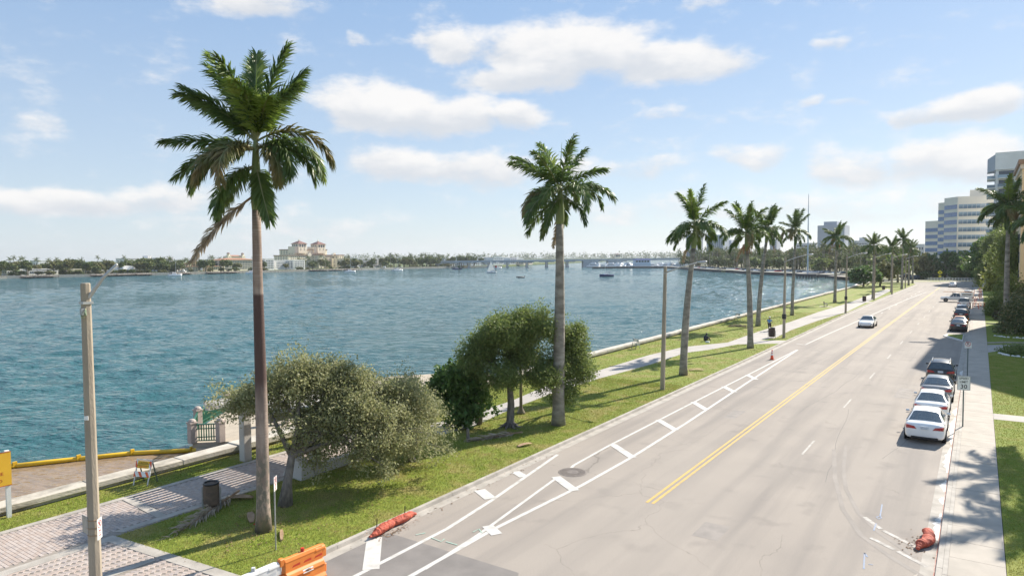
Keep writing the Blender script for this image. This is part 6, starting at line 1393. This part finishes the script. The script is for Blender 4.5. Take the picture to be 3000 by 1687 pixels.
p = G(1525, 813.5, WZ); t = thing('dinghy', 'small black inflatable dinghy alone on the water', 'boat', (p.x, p.y, WZ), YAW+R(95))
for s in (-1, 1): MB().tube([(s*.75, -2, .25), (s*.75, 1.2, .3), (s*.1, 2.3, .5)], [.3, .3, .2], 8).build('tube', black, t, smooth=True)
MB().box(-.7, .7, -1.9, 1.2, .1, .25).build('floor', black, t); MB().box(-.25, .25, -2.3, -1.9, .2, 1.1).build('outboard', galv, t)
wk = p = G(1720, 814, WZ); 
foam = M('wake foam', (.75, .78, .8), (.35, .45, .5), scale=1.5, rough=.7, pos=True, lo=.4, hi=.6)
# channel markers
for px, py, m_, lb in ((1345, 799.5, M('marker green', (.02, .13, .06)), 'green channel marker post by the dark sailboat'), (1453, 798.5, M('marker red', (.6, .03, .03)), 'red channel marker post beside the small sailboat')):
    p = G(px, py, WZ); t = thing('channel_marker', lb, 'marker', (p.x, p.y, WZ)); MB().lathe([(.22, -.5), (.2, 4.6)], 8).build('pile', M('marker pile', (.06, .06, .055)), t); MB().box(-.7, .7, -.06, .06, 3.6, 4.9).build('board', m_, t); t.rotation_euler = (0, 0, YAW)
# motor yachts
def yacht(label, loc, rz, s, group, blue=False):
    t = thing('motor_yacht', label, 'boat', loc, rz, group); t.scale = (s,)*3
    put(HB, 'hull', t)
    a = MB().box(-2.1, 2.1, -6.5, 4.2, 2.5, 4.2, (-1.9, 1.9, -6.2, 2.8)).build('deckhouse', hullw, t, bevel=.1); MB().box(-2.03, 2.03, -5.2, 3.4, 3.1, 3.8, (-1.98, 1.98, -5.2, 2.9)).build('window_band', glass_dark, a)
    b = MB().box(-1.7, 1.7, -4.5, 1.5, 4.2, 5.6, (-1.5, 1.5, -4.3, .6)).build('flybridge', hullw, t, bevel=.1); MB().box(-1.62, 1.62, -3.4, 1.0, 4.6, 5.2, (-1.55, 1.55, -3.4, .75)).build('window_band', glass_dark, b)
    MB().box(-1.6, 1.6, -4.2, 0, 6.7, 6.85).build('hardtop', blue_c if blue else hullw, t); MB().tube([(0, -2.5, 5.6), (0, -3.0, 9)], [.1, .04], 5).build('radar_mast', hullw, t)
    for x in (-1.4, 1.4): MB().bar((x, -3.8, 5.5), (x, -3.6, 6.7), .08).build('strut', hullw, t)
Dk = [(-297, 566), (-270, 589), (-237, 596)]
rs = random.Random(5)
for k in range(24):
    px = 1742+k*11.5+rs.uniform(-2, 2); p = G(px, 784.5+rs.uniform(0, .8), WZ); p = p*1.03
    if 1850 < px < 1905: continue
    yacht('white motor yacht berthed behind the long dark pier', (p.x, p.y, WZ), rs.uniform(0, 6.3), rs.uniform(.55, .9), 'yachts in the marina', k % 4 == 0)
for i, (px, py) in enumerate(((528, 803), (545, 802.5), (575, 801), (1178, 788), (1190, 788), (1140, 789), (1112, 790), (40, 811), (1395, 783))):
    p = G(px, py, WZ); yacht('small white motor boat tied up at the opposite docks', (p.x-6, p.y, WZ), rs.uniform(0, 6), rs.uniform(.35, .55), 'motor boats at the opposite docks', i % 2 == 0)
p = G(1880, 785, WZ)*1.02; t = thing('ferry', 'blue-roofed white ferry behind the long dark pier', 'boat', (p.x, p.y, WZ), YAW+R(8))
MB().box(-8, 8, -3.5, 3.5, .2, 4.6).build('hull', M('pale blue paint', (.60, .68, .78)), t, bevel=.2); a = MB().box(-7.6, 7.6, -3.2, 3.2, 4.6, 7.6).build('deckhouse', M('pale blue paint', (.6, .68, .78)), t)
for k in range(5): MB().box(-6.8+k*2.8, -5+k*2.8, -3.3, -3.19, 5.4, 6.8).build('window', glass_dark, a)
MB().box(-8, 8, -3.8, 3.8, 7.61, 8.4, (-7.4, 7.4, -3, 3)).build('roof', M('royal blue canvas', (.03, .06, .36), rough=.6), t)
t = thing('long_pier', 'long dark pier edging the marina', 'pier')
pp = [(1736, 786.8), (1845, 785.6), (1950, 785.4), (2020, 790), (2090, 796.2), (2150, 799), (2190, 802.5), (2230, 804.5), (2330, 809), (2440, 814), (2500, 817)]
pierm = M('dark sheet piling', (.055, .06, .065), (.09, .095, .1), scale=.4, rough=.8, pos=True); pierc = M('pier cap', (.52, .49, .43), rough=.85)
for i in range(len(pp)-1):
    a, b = G(*pp[i], WZ), G(*pp[i+1], WZ); MB().bar((a.x, a.y, -.75), (b.x, b.y, -.75), 1.0, 1.6).build('piling', pierm, t); MB().bar((a.x, a.y+1.5, .12), (b.x, b.y+1.5, .12), 4.5, .14).build('cap', pierc, t)
# flagpole on its platform in the water
t = thing('flagpole', 'very tall white flagpole on a dark piled platform in the water', 'flagpole', (-67.6, 348.6, WZ))
MB().tube([(0, 0, 2), (0, 0, 20), (0, 0, 40)], [.42, .3, .1], 10).build('pole', M('pale blue grey paint', (.62, .66, .70)), t)
MB().box(-4.6, 4.6, -4, 4, 1.3, 2.2).build('platform', pierm, t)
for x in (-4, -1.3, 1.3, 4):
    for y_ in (-3.5, 3.5): MB().lathe([(.35, -.6), (.35, 1.3)], 8, (x, y_, 0)).build('pile', pierm, t)
MB().box(4.6, 26, -1, 1, 1.4, 1.75).build('walkway', pierm, t)
for k in range(4): MB().lathe([(.25, -.6), (.25, 1.4)], 8, (8+k*5.5, 0, 0)).build('pile', pierm, t)
# ------------------------------------------------------------------ bridge
br = thing('bridge', 'low concrete bascule bridge on many piers across the lagoon', 'bridge')
brm = M('bridge concrete', (.44, .47, .50), (.37, .40, .43), scale=.2, rough=.85); brl = M('pier concrete', (.62, .58, .50), rough=.85)
A = Vector((-480, 566, 0)); B = Vector((-190, 770, 0)); dB = (B-A).normalized(); nB = Vector((-dB.y, dB.x, 0))
MB().bar(A+Vector((0, 0, 4.5)), B+Vector((0, 0, 6.2)), 14, 1.1).build('deck', brm, br); 
for s in (-1, 1): MB().bar(A+nB*s*6.8+Vector((0, 0, 5.5)), B+nB*s*6.8+Vector((0, 0, 7.2)), .3, .9).build('parapet', brm, br)
def online(px):
    d = ray(px, 753); den = dB.x*d.y-dB.y*d.x; u = (-A.x*d.y+A.y*d.x)/den; return A+dB*u
for px in (1320, 1375, 1431, 1486, 1543, 1601, 1661, 1735, 1812):
    c = online(px); z_ = 4.0+1.6*(c-A).length/(B-A).length
    o = bpy.data.objects.new('pier', None); link(o, br)
    for k in range(4): q = c+nB*(-6+k*4); MB().box(q.x-.9, q.x+.9, q.y-.9, q.y+.9, WZ, z_-.3).build('column', brl, o)
    MB().bar(c-nB*7+Vector((0, 0, WZ+.5)), c+nB*7+Vector((0, 0, WZ+.5)), 3, 1.4).build('footing', brm, o); MB().bar(c-dB*8+Vector((0, 0, z_-.3)), c+dB*8+Vector((0, 0, z_-.3)), 13, .8).build('haunch', brm, o)
for px in (1728, 1800):
    c = online(px); MB().bar(c-dB*8+Vector((0, 0, 1.8)), c+dB*8+Vector((0, 0, 1.8)), 15, 7.5).build('bascule_pier', brm, br)
c = online(1809)+Vector((0, 0, 0)); t = thing('bridge_tower', 'square bridge tender tower with hip roof', 'tower', (c.x, c.y, 5), YAW)
MB().box(-2.4, 2.4, -2.4, 2.4, 0, 6.6).build('wall', wC, t)
for x in (-1.5, 0, 1.5): MB().box(x-.5, x+.5, -2.46, -2.3, 4.2, 6.0).build('window', far_glass, t)
MB().add([(-3, -3, 6.61), (3, -3, 6.61), (3, 3, 6.61), (-3, 3, 6.61), (0, 0, 8.2)], [(0, 1, 4), (1, 2, 4), (2, 3, 4), (3, 0, 4), (3, 2, 1, 0)]).build('roof', M('brown roof', (.30, .24, .22)), t)
# ------------------------------------------------------------------ downtown
def tower(label, px0, px1, ytop, Y, dep, mat, rows, cols, fw=.5, fh=.5, me=None, scols=4, zb=4, pent=None):
    a = onY(px0, Y); b = onY(px1, Y); z = onY((px0+px1)/2, Y, ytop).z
    t = thing('city_building', label, 'building', ((a.x+b.x)/2, Y, 0)); hw = (b.x-a.x)/2
    block(t, 'wall', -hw, hw, 0, dep, -.5, z, mat)
    if rows: facade(t, (-hw, 0), (hw, 0), zb, z-1.5, rows, cols, fw, fh, me); facade(t, (-hw, dep), (-hw, 0), zb, z-1.5, rows, scols, fw, fh, me)
    if pent:
        a2 = onY(pent[0], Y+dep*.3); b2 = onY(pent[1], Y+dep*.3); z2 = onY(pent[0], Y, pent[2]).z; block(t, 'penthouse', a2.x-(a.x+b.x)/2, b2.x-(a.x+b.x)/2, dep*.2, dep*.7, z+.002, z2, mat)
    return t
gB = M('haze blue grey concrete', (.40, .43, .48), (.36, .39, .44), scale=.1, rough=.8); gL = M('light grey concrete', (.56, .57, .58), (.5, .51, .53), scale=.1, rough=.8)  # blue cast of the first grey paints in distance haze
tower('twin slab tower behind the third palm', 2010, 2040, 690, 850, 25, gB, 12, 5, .6, .5)
tower('bluish tower with pale stripes right of the twin slab', 2070, 2118, 688, 860, 25, gB, 12, 8, .4, .8)
tower('stepped far tower left of the fourth palm', 2124, 2150, 712, 900, 25, gB, 9, 4, pent=(2132, 2144, 703))
tower('low pale block behind the waterfront park', 2330, 2392, 712, 760, 25, gL, 5, 8, .85, .4)
tower('large windowless grey slab building with penthouse', 2394, 2473, 660, 700, 30, gB, 0, 0, pent=(2414, 2452, 649))
tower('wide low grey building with rooftop box', 2484, 2545, 705, 680, 30, gL, 6, 12, .6, .35, pent=(2518, 2535, 696))
tower('pale building with dome far behind the last palms', 2660, 2708, 715, 620, 20, gL, 3, 6)
tower('slim far tower between the fourth and fifth palms', 2255, 2275, 700, 900, 20, gB, 10, 3)
# downtown palms, trees and cars along the far shore road
rs = random.Random(9)
def zb_(px): return 'left of the third palm' if px < 2030 else 'between the third and fourth palms' if px < 2180 else 'between the fifth palm and flagpole' if px < 2366 else 'right of the flagpole' if px < 2480 else 'behind the farther palms'
def shore_pt(px, off):
    x = np.interp(px, [q[0] for q in pp], [q[0] for q in pp]); yv = np.interp(px, [q[0] for q in pp], [q[1] for q in pp]); p = G(px, yv, WZ); d = Vector((p.x, p.y, 0)); return d*(1+off/d.length)
for k in range(120):
    px = rs.uniform(1985, 2660); q = shore_pt(px, rs.uniform(16, 120))
    if k % 5 < 3: fpalm('palm in the waterfront park across the bay '+zb_(px), q.x, q.y, rs.uniform(8, 15), 'palms across the bay', 0, rs.uniform(.9, 1.25))
    else: ftree('leafy tree in the park across the bay '+zb_(px), q.x, q.y, rs.uniform(6.5, 11), rs.uniform(4.5, 8), rs.choice(('dark', 'pale', 'mid')), 'trees across the bay', 0, low=.12)
for k in range(70):
    px = rs.uniform(2060, 2680); q = shore_pt(px, rs.uniform(90, 200)); ftree('tall tree behind the waterfront park '+zb_(px), q.x, q.y, rs.uniform(11, 17), rs.uniform(6, 9), rs.choice(('dark', 'pale')), 'tree belt behind the park', 0, low=.05)
FCB = {}
def far_car(px, off, pm, label):
    q = shore_pt(px, off)
    if pm.name not in FCB: FCB[pm.name] = MB().box(-2.3, 2.3, -.9, .9, .3, .95, (-2.2, 2.2, -.85, .85)).mesh('body', pm, bevel=.1)
    t = thing('far_car', label, 'car', (q.x, q.y, .1), R(40)+random.uniform(-.3, .3), 'cars parked across the bay'); put(FCB[pm.name], 'body', t); put(FCC, 'cabin', t)
FCC = MB().box(-1.3, 1.1, -.8, .8, .95, 1.5, (-.9, .7, -.65, .65)).mesh('cabin', glass_dark, bevel=.05)
cl = (PW, PS, PK, PW, PG, PR_, PB, PW, PS)
for k in range(46):
    px = 2040+k*9.6+rs.uniform(-3, 3); far_car(px, rs.uniform(7, 16), cl[(k*5+k//4) % 9], 'small '+cl[(k*5+k//4) % 9].name.split()[-1]+' car on the shore road across the bay '+zb_(px))
# ------------------------------------------------------------------ right-hand side: gardens and buildings
for lb, x, y, tp, ln in (('royal palm with long crown on the right lawn before the white tower', 2.95, 108, 19.6, 0), ('royal palm trunk behind the limestone sign wall on the right', 4.9, 211, 22, 0), ('second palm of the right-hand clump behind the sign wall', 7.0, 213, 23, 0), ('rearmost palm of the right-hand clump', 8.4, 227, 24, 0), ('royal palm at the right edge just behind the flowering hedge', 6.6, 118, 18.5, .3), ('royal palm beyond the right frame edge shading the sidewalk', 5.2, 92.0, 16.5, 0), ('royal palm past the right frame edge shading the near sidewalk', 5.4, 52.0, 15.5, 0), ('tall palm past the right frame edge over the near lawn', 5.6, 44.5, 15.0, 0)):
    big = y == 108; palm(lb, (x, y, .1), tp, lean=(ln, 0), r=.30 if big else .26, seed=int(y), group='palms on the right-hand lawn', sc=1.2 if big else 1.0, n_up=9 if big else 7, n_mid=12 if big else 9)
def bush(label, x, y, h, r, mat, size, dens=1.0, seed=0, name='garden_shrub', cat='shrub', z=.1, sq=1.0):
    t = thing(name, label, cat, (x, y, z), 0, 'shrubs on the right-hand lawn'); g = np.random.default_rng(seed)
    n = int(150*dens); u = unit(g.normal(0, 1, (n, 3))); u[:, 2] = np.abs(u[:, 2]); rr_ = g.uniform(.55, 1, (n, 1))*(1+.18*np.sin(u[:, :1]*7+seed)*np.cos(u[:, 1:2]*6))
    C = u*rr_*np.array([r, r*sq, h*.92])+np.array([0, 0, .05]); C[:, 2] = np.maximum(C[:, 2], .1)
    put(leaves('foliage', C, np.full(n, size*1.8), 16, size, mat, seed, .5), 'foliage', t)
    for k in range(4): a = k*1.6; MB().tube([(0, 0, -.05), (math.cos(a)*r*.3, math.sin(a)*r*.3, h*.5)], [.05, .02], 5).build('stem', bark, t)
    return t
flow = M('cream tipped leaves', (.085, .115, .03), (.42, .33, .16), scale=3.5, rough=.45, trans=.25, lo=.52, hi=.66)
redl = M('dark red leaves', (.10, .03, .03), (.07, .09, .03), scale=4, rough=.5, trans=.2)
bush('flowering hedge with cream tips at the right edge of the lawn', 3.7, 100.5, 4.6, 1.9, flow, .13, 2.2, 3, sq=1.8)
bush('second flowering hedge behind the first at the right edge', 5.0, 110, 6.0, 2.2, flow, .14, 2.2, 4, sq=1.8)
bush('dark rounded shrub at the barricaded sidewalk', 2.6, 129, 3.9, 2.0, leaf_green, .14, 2.0, 5, sq=1.4)
bush('dark red shrub below the palm trunk on the right', 3.2, 121, 2.0, 1.4, redl, .10, 1.2, 6)
bush('tall bright fern-like shrub behind the dark rounded one', 4.5, 137, 6.5, 2.4, leaf_green, .2, 2.0, 7)
bush('shaded low groundcover bed behind the white edging', 3.5, 80.6, .75, 2.0, leaf_green, .08, 2.0, 8, sq=1.2)
bush('lime green palm-like shrub by the limestone sign wall', 3.6, 214, 8.5, 2.0, leaf_lime, .45, 1.0, 9)
bush('yellow green shrub at the far side of the sign wall', 1.6, 238, 4.5, 2.2, leaf_lime, .3, 1.0, 10)
bush('small yellow flowering shrub beside the orange barriers', 1.5, 147, 1.2, .8, leaf_lime, .1, .7, 11)
wst = M('white edging stone', (.78, .77, .75), (.6, .58, .55), scale=4, rough=.7)
stm = MB().lathe([(.10, 0), (.13, .05), (.09, .11), (.02, .13)], 8).mesh('stone', wst, True)
for lb, pts in (('row of white edging stones round the shaded bed', [(1.75, 79.4), (2.2, 78.2), (3.4, 77.5), (4.6, 77.4)]), ('row of white edging stones before the flowering hedge', [(1.7, 96.2), (2.6, 95.1), (4.3, 94.8), (6, 95)])):
    t = thing('stone_edging', lb, 'edging')
    for i in range(len(pts)-1):
        for k in range(5): q = Vector(pts[i]).lerp(Vector(pts[i+1]), k/5); put(stm, 'stone', t, (q.x+random.uniform(-.08, .08), q.y, .1), (0, 0, random.uniform(0, 6)), (random.uniform(.8, 1.5),)*3)
for lb, pts in (('low kerb of the driveway on the far side', [(.88, 87.9), (2.4, 89.4), (4.2, 89.9), (12, 90.2)]), ('thin concrete edging across the shaded lawn', [(.9, 112.5), (6, 112.8)])):
    t = thing('garden_kerb', lb, 'kerb')
    for i in range(len(pts)-1): MB().bar((*pts[i], .16), (*pts[i+1], .16), .16, .16).build('kerb_stone', concrete2, t)
# trees masking the buildings on the right
rs = random.Random(77)
for i, (px, Y, h, r, kd, lb) in enumerate(((2890, 250, 15, 6.5, 'deep', 'dark tree at the junction left of the right-hand palms'), (2870, 290, 12, 6, 'deep', 'dark tree behind the junction, right of the street end'),
        (2835, 300, 9, 5, 'mid', 'sunlit spreading tree at the street end'), (2800, 310, 9.5, 5.5, 'deep', 'dark tree in front of the office building'), (2770, 315, 11, 5, 'deep', 'dark tall tree left of the office building base'), (2735, 320, 11, 5.5, 'deep', 'dark tree behind the crossing sign'), (2700, 310, 10, 5.5, 'pale', 'olive sunlit tree left of the bend'), (2665, 300, 10, 6, 'pale', 'olive tree behind the last palms'), (2630, 300, 9, 6, 'mid', 'green tree behind the farthest lamp'), (2850, 330, 12, 7, 'deep', 'dark tree filling the gap right of the office'))):
    p = onY(px, Y); ftree(lb, p.x, Y, h, r, kd, 'trees around the far junction', 0, low=.08)
for lb, px, Y, h, r, m_, sd_ in (('dense dark tree at the right edge behind the royal palm', 2968, 185, 15.5, 4.2, leaf_green, 31), ('green tree at the right edge beside the tan building', 3000, 158, 13.5, 3.8, leaf_green, 32), ('dense dark tree below the white tower', 2925, 240, 15, 5, leaf_green, 33), ('tall dark tree behind the palm clump', 2965, 262, 19, 6, leaf_dark, 34), ('tall green tree at the right frame edge', 3002, 215, 18, 5, leaf_green, 35)):
    p = onY(px, Y); g_ = random.Random(sd_)
    tree('street_tree', lb, 'tree', (p.x, Y, .1), [(0, 0, -.1), (.1, 0, h*.2), (0, .1, h*.4)], [(g_.uniform(-.6, .6)*r, g_.uniform(-.6, .6)*r, h*(.3+.62*g_.random()), r*g_.uniform(.42, .6), r*g_.uniform(.42, .6), r*g_.uniform(.4, .55)) for _ in range(11)], 6.5, 40, .19, m_, .5, sd_, 'trees around the far junction', twig=.1, tr=.35)
for k in range(26):
    px = rs.uniform(2690, 2890); Y = rs.uniform(300, 345); p = onY(px, Y)
    if -.5*Y+120 > p.x+400: continue
    ftree('hedge shrub at the street end '+('left of the white fence' if px < 2730 else 'below the office building' if px < 2810 else 'right of the office building'), p.x, Y, rs.uniform(2.5, 5), rs.uniform(2.5, 4), rs.choice(('deep', 'mid')), 'hedge shrubs at the street end', 0, 'shrub', .0, 'shrub')
# mangrove-like tree by the water and trees along the lawn's end
ftree('broad dark spreading tree at the water beyond the seventh palm', -27.8, 222, 7.0, 6.2, 'deep', None, .1, low=.05); ftree('greyer half of the spreading trees at the water', -24.6, 232, 7.4, 5.0, 'pale', None, .1, low=.08)
for i, (x, y, h, r, kd) in enumerate(((-22.5, 262, 9.5, 5, 'mid'), (-27, 282, 10, 5.5, 'pale'), (-24, 300, 10, 5, 'pale'), (-33, 320, 9, 6, 'mid'))): ftree(('green tree at the end of the lawn behind the palms', 'olive tree past the end of the lawn', 'olive tree leaning over the bend', 'green tree at the far bend beside the bay')[i], x, y, h, r, kd, None, .1)
# crossing signs, sign wall, barriers
ysg = M('fluorescent yellow', (.80, .72, .02), rough=.5)
for lb, x, y in (('yellow pedestrian crossing sign at the middle of the bend', -11.1, 276), ('yellow pedestrian crossing sign beside the limestone wall', 1.6, 252)):
    t = thing('crossing_sign', lb, 'sign', (x, y, 0)); MB().bar((0, 0, 0), (0, 0, 3.6), .08).build('post', galv, t)
    p_ = MB().box(-.55, .55, -.06, -.05, -.55, .55).build('diamond', ysg, t); p_.rotation_euler = (0, R(45), 0); p_.location = (0, 0, 3.3)
    MB().box(-.4, .4, -.06, -.05, 1.75, 2.25).build('arrow_plate', ysg, t)
    MB().lathe([(.12, 3.45), (.12, 3.62)], 8, (0, -.08, 0)).build('pedestrian_head', sign_k, t); MB().box(-.1, .1, -.09, -.07, 2.9, 3.42).build('pedestrian_body', sign_k, t)
t = thing('sign_wall', 'low pale limestone entrance wall on the right beyond the parked cars', 'wall', (2.3, 226.5, 0)); MB().box(-1.5, 1.6, -.3, .3, 0, 2.2).build('wall', M('limestone', (.55, .52, .46), (.46, .43, .38), scale=1.2, rough=.9), t, bevel=.05); MB().box(-1.6, 1.7, -.4, .4, 2.2, 2.35).build('coping', concrete, t)
om = M('barricade orange', (.75, .12, .03), rough=.5)
for i, (x, y, rz) in enumerate(((-.4, 141.8, 0), (.5, 143.0, 0), (-.6, 150, 90), (-.55, 156, 90), (-.5, 164, 90), (.2, 172, 60), (.3, 190, 80), (.2, 206, 70))):
    t = thing('plastic_barricade', 'orange and white plastic barricade on the closed sidewalk', 'barricade', (x, y, .12), R(rz), 'barricades on the closed right sidewalk')
    for s in (-1, 1): MB().bar((s*.42, -.25, 0), (s*.42, 0, 1.05), .05).build('leg', om, t); MB().bar((s*.42, .25, 0), (s*.42, 0, 1.05), .05).build('leg', om, t)
    for z_ in (.45, .8): MB().box(-.5, .5, -.06, -.03, z_, z_+.2).build('panel', white, t); MB().box(-.3, -.05, -.065, -.06, z_, z_+.2).build('stripe', om, t); MB().box(.2, .42, -.065, -.06, z_, z_+.2).build('stripe', om, t)
for i, (x, y) in enumerate(((-.9, 168), (-.85, 176), (-.9, 198))): 
    t = thing('channel_post', 'slim orange delineator post at the closed sidewalk', 'delineator', (x, y, .0), 0, 'orange delineators'); MB().lathe([(.2, 0), (.18, .08), (.06, .1), (.05, 1.05), (.02, 1.1)], 10).build('post', om, t); MB().lathe([(.056, .7), (.056, .85)], 10).build('band', white, t)
# low fence at the street end
t = thing('white_fence', 'pale low fence along the street end', 'fence', (0, 0, 0))
for k in range(16): a = onY(2720+k*9, 288); MB().box(a.x-.06, a.x+.06, 287.9, 288.1, 0, 1.2).build('post', wA, t)
a = onY(2720, 288); b = onY(2855, 288)
for z_ in (.5, 1.0): MB().box(a.x, b.x, 287.95, 288.05, z_, z_+.12).build('rail', wA, t)
p = onY(2773, 318); t = thing('small_house', 'small white building glimpsed under the trees at the street end', 'building', (p.x, 318, 0)); block(t, 'wall', -2.6, 2.6, 0, 5, 0, 4.6, wA); facade(t, (-2.6, 0), (2.6, 0), 1, 4, 2, 5, .6, .7)
# office building with banded glass
of = thing('office_building', 'beige stepped office building with blue glass bands', 'building', (0, 0, 0))
bei = M('beige precast', (.78, .72, .61), (.72, .66, .56), scale=.2, rough=.8)
def wing(par, poly, h, floors, mat, glass, z0=5.5, cols=None):
    MB().prism(poly, -.5, h).build('wing', mat, par); n_ = len(poly); fh = (h-2.6-z0)/floors
    ar = sum(poly[i][0]*poly[(i+1) % n_][1]-poly[(i+1) % n_][0]*poly[i][1] for i in range(n_))
    if ar < 0: poly = poly[::-1]
    for i in range(n_):
        a, b = poly[i], poly[(i+1) % n_]; nx, ny = (b[1]-a[1]), -(b[0]-a[0])
        if nx*(-a[0])+ny*(-a[1]) < 0: continue       # faces turned away from the road
        L = math.hypot(b[0]-a[0], b[1]-a[1]); c_ = max(2, int(L/1.55))
        for f in range(floors):
            facade(par, a, b, z0+f*fh+fh*.25, z0+f*fh+fh*.80, 1, c_, .94, 1.0, glass[i % len(glass)], .02, name='pane')
c0 = onY(2802, 335); l0 = onY(2763, 341); l1 = onY(2746, 346); r0 = onY(2900, 338); 
wing(of, [(c0.x, 335), (l0.x, 342), (l0.x, 362), (r0.x+9, 362), (r0.x+9, 337)], 33.0, 8, bei, [WINB, WINL, WINB, WINB, WINL])
wing(of, [(l0.x-.02, 344), (l1.x, 346), (l1.x, 362), (l0.x-.02, 362)], 31.4, 8, bei, [WINB])
l2 = onY(2709, 352); wing(of, [(l1.x-.02, 348), (l2.x, 352), (l2.x, 366), (l1.x-.02, 366)], 24.0, 5, bei, [WINB], z0=7)
block(of, 'roof_plant', c0.x+4, c0.x+13, 342, 352, 33.01, 36, bei)
# white residential tower with balconies
tw_ = thing('white_tower', 'white residential tower with projecting balconies at the right edge', 'building', (0, 0, 0))
x0 = onY(2911, 290).x; xl = onY(2887, 290).x; zt = onY(2935, 290, 447).z
block(tw_, 'wall', x0, x0+24, 290, 315, -.5, zt-6, wA); block(tw_, 'crown', x0-.2, x0+24.3, 289.6, 315, zt-5.9, zt, wA); MB().add([(xl, 296, zt-6), (x0-.2, 290, zt-6), (x0-.2, 300, zt-6), (xl, 302, zt-6), (xl, 296, zt-1.4), (x0-.2, 290, zt-.5), (x0-.2, 300, zt-.5), (xl, 302, zt-1.4)], [(0, 3, 2, 1), (4, 5, 6, 7), (0, 1, 5, 4), (1, 2, 6, 5), (2, 3, 7, 6), (3, 0, 4, 7)]).build('crown_wing', grayb, tw_)
fl = 3.1
for k in range(12):
    z_ = zt-6-k*fl-3.0
    s_ = MB().box(xl, x0, 291, 300, z_, z_+.28).build('balcony', wA, tw_); MB().box(xl, x0-.1, 290.9, 291.0, z_+.29, z_+1.3).build('balustrade', WINL.materials[0], s_); MB().box(xl-.05, xl, 291, 300, z_+.29, z_+1.3).build('balustrade', WINL.materials[0], s_)
    s2 = MB().box(x0+.6, x0+5.4, 288.6, 289.95, z_, z_+.28).build('balcony', wA, tw_); MB().box(x0+.6, x0+5.4, 288.55, 288.62, z_+.29, z_+1.3).build('balustrade', WINL.materials[0], s2)
    put(WIN, 'window', tw_, (x0+3, 290, z_+1.6), (0, 0, 0), (4.2, 1, 2.2)); put(WIN, 'window', tw_, (x0+8, 290, z_+1.7), (0, 0, 0), (2.0, 1, 1.8)); put(WIN, 'window', tw_, (x0+12, 290, z_+1.7), (0, 0, 0), (2.0, 1, 1.8))
# tan building at the right edge, whose taller block stands beyond the frame
tn = thing('tan_building', 'tan building with cornice at the right frame edge', 'building', (0, 0, 0))
tan = M('tan stucco', (.68, .55, .36), (.62, .50, .33), scale=.3, rough=.85)
MB().prism([(5.4, 106), (14, 92.5), (30, 100), (30, 134), (6.2, 130)], -.3, 32).build('tall_block', tan, tn); 
block(tn, 'wall', 5.9, 26, 150, 172, -.3, 25.2, tan); block(tn, 'cornice', 5.3, 26.6, 149.4, 172.6, 25.21, 26.0, M('brown cornice', (.30, .20, .14))); block(tn, 'frieze', 5.6, 26.3, 149.7, 172.3, 24.4, 25.2, offwhite)
facade(tn, (5.9, 172), (5.9, 150), 4, 23.5, 6, 5, .45, .6); facade(tn, (5.9, 150), (26, 150), 4, 23.5, 6, 5, .45, .6)
facade(tn, (5.4, 106), (14, 92.5), 4, 30, 8, 4, .45, .6)
# cables on far lamps: simple mast-arm lights beyond the bend
for i, px in enumerate((2522, 2540)):
    p = onY(px, 330); lamp_post('street lamp across the bay behind the spreading tree', (p.x, 330, 0), 10.5, (2.2, 0, .3), group='street lamps across the bay')

# ------------------------------------------------------------------ haze
HAZE = 0.00010
if HAZE:
    hm_ = bpy.data.materials.new('sea haze'); hm_.use_nodes = True; hn = hm_.node_tree; hn.nodes.clear()
    ho = hn.nodes.new('ShaderNodeOutputMaterial'); hv = hn.nodes.new('ShaderNodeVolumePrincipled'); hv.inputs['Color'].default_value = (.88, .93, 1, 1); hv.inputs['Density'].default_value = HAZE; hv.inputs['Anisotropy'].default_value = .25
    hn.links.new(hv.outputs[0], ho.inputs['Volume'])
    o = MB().box(-2600, 1000, -700, 3700, -2.8, 62).build('haze', hm_); tag(o, 'thin pale sea haze over the lagoon', 'haze', None, 'stuff')
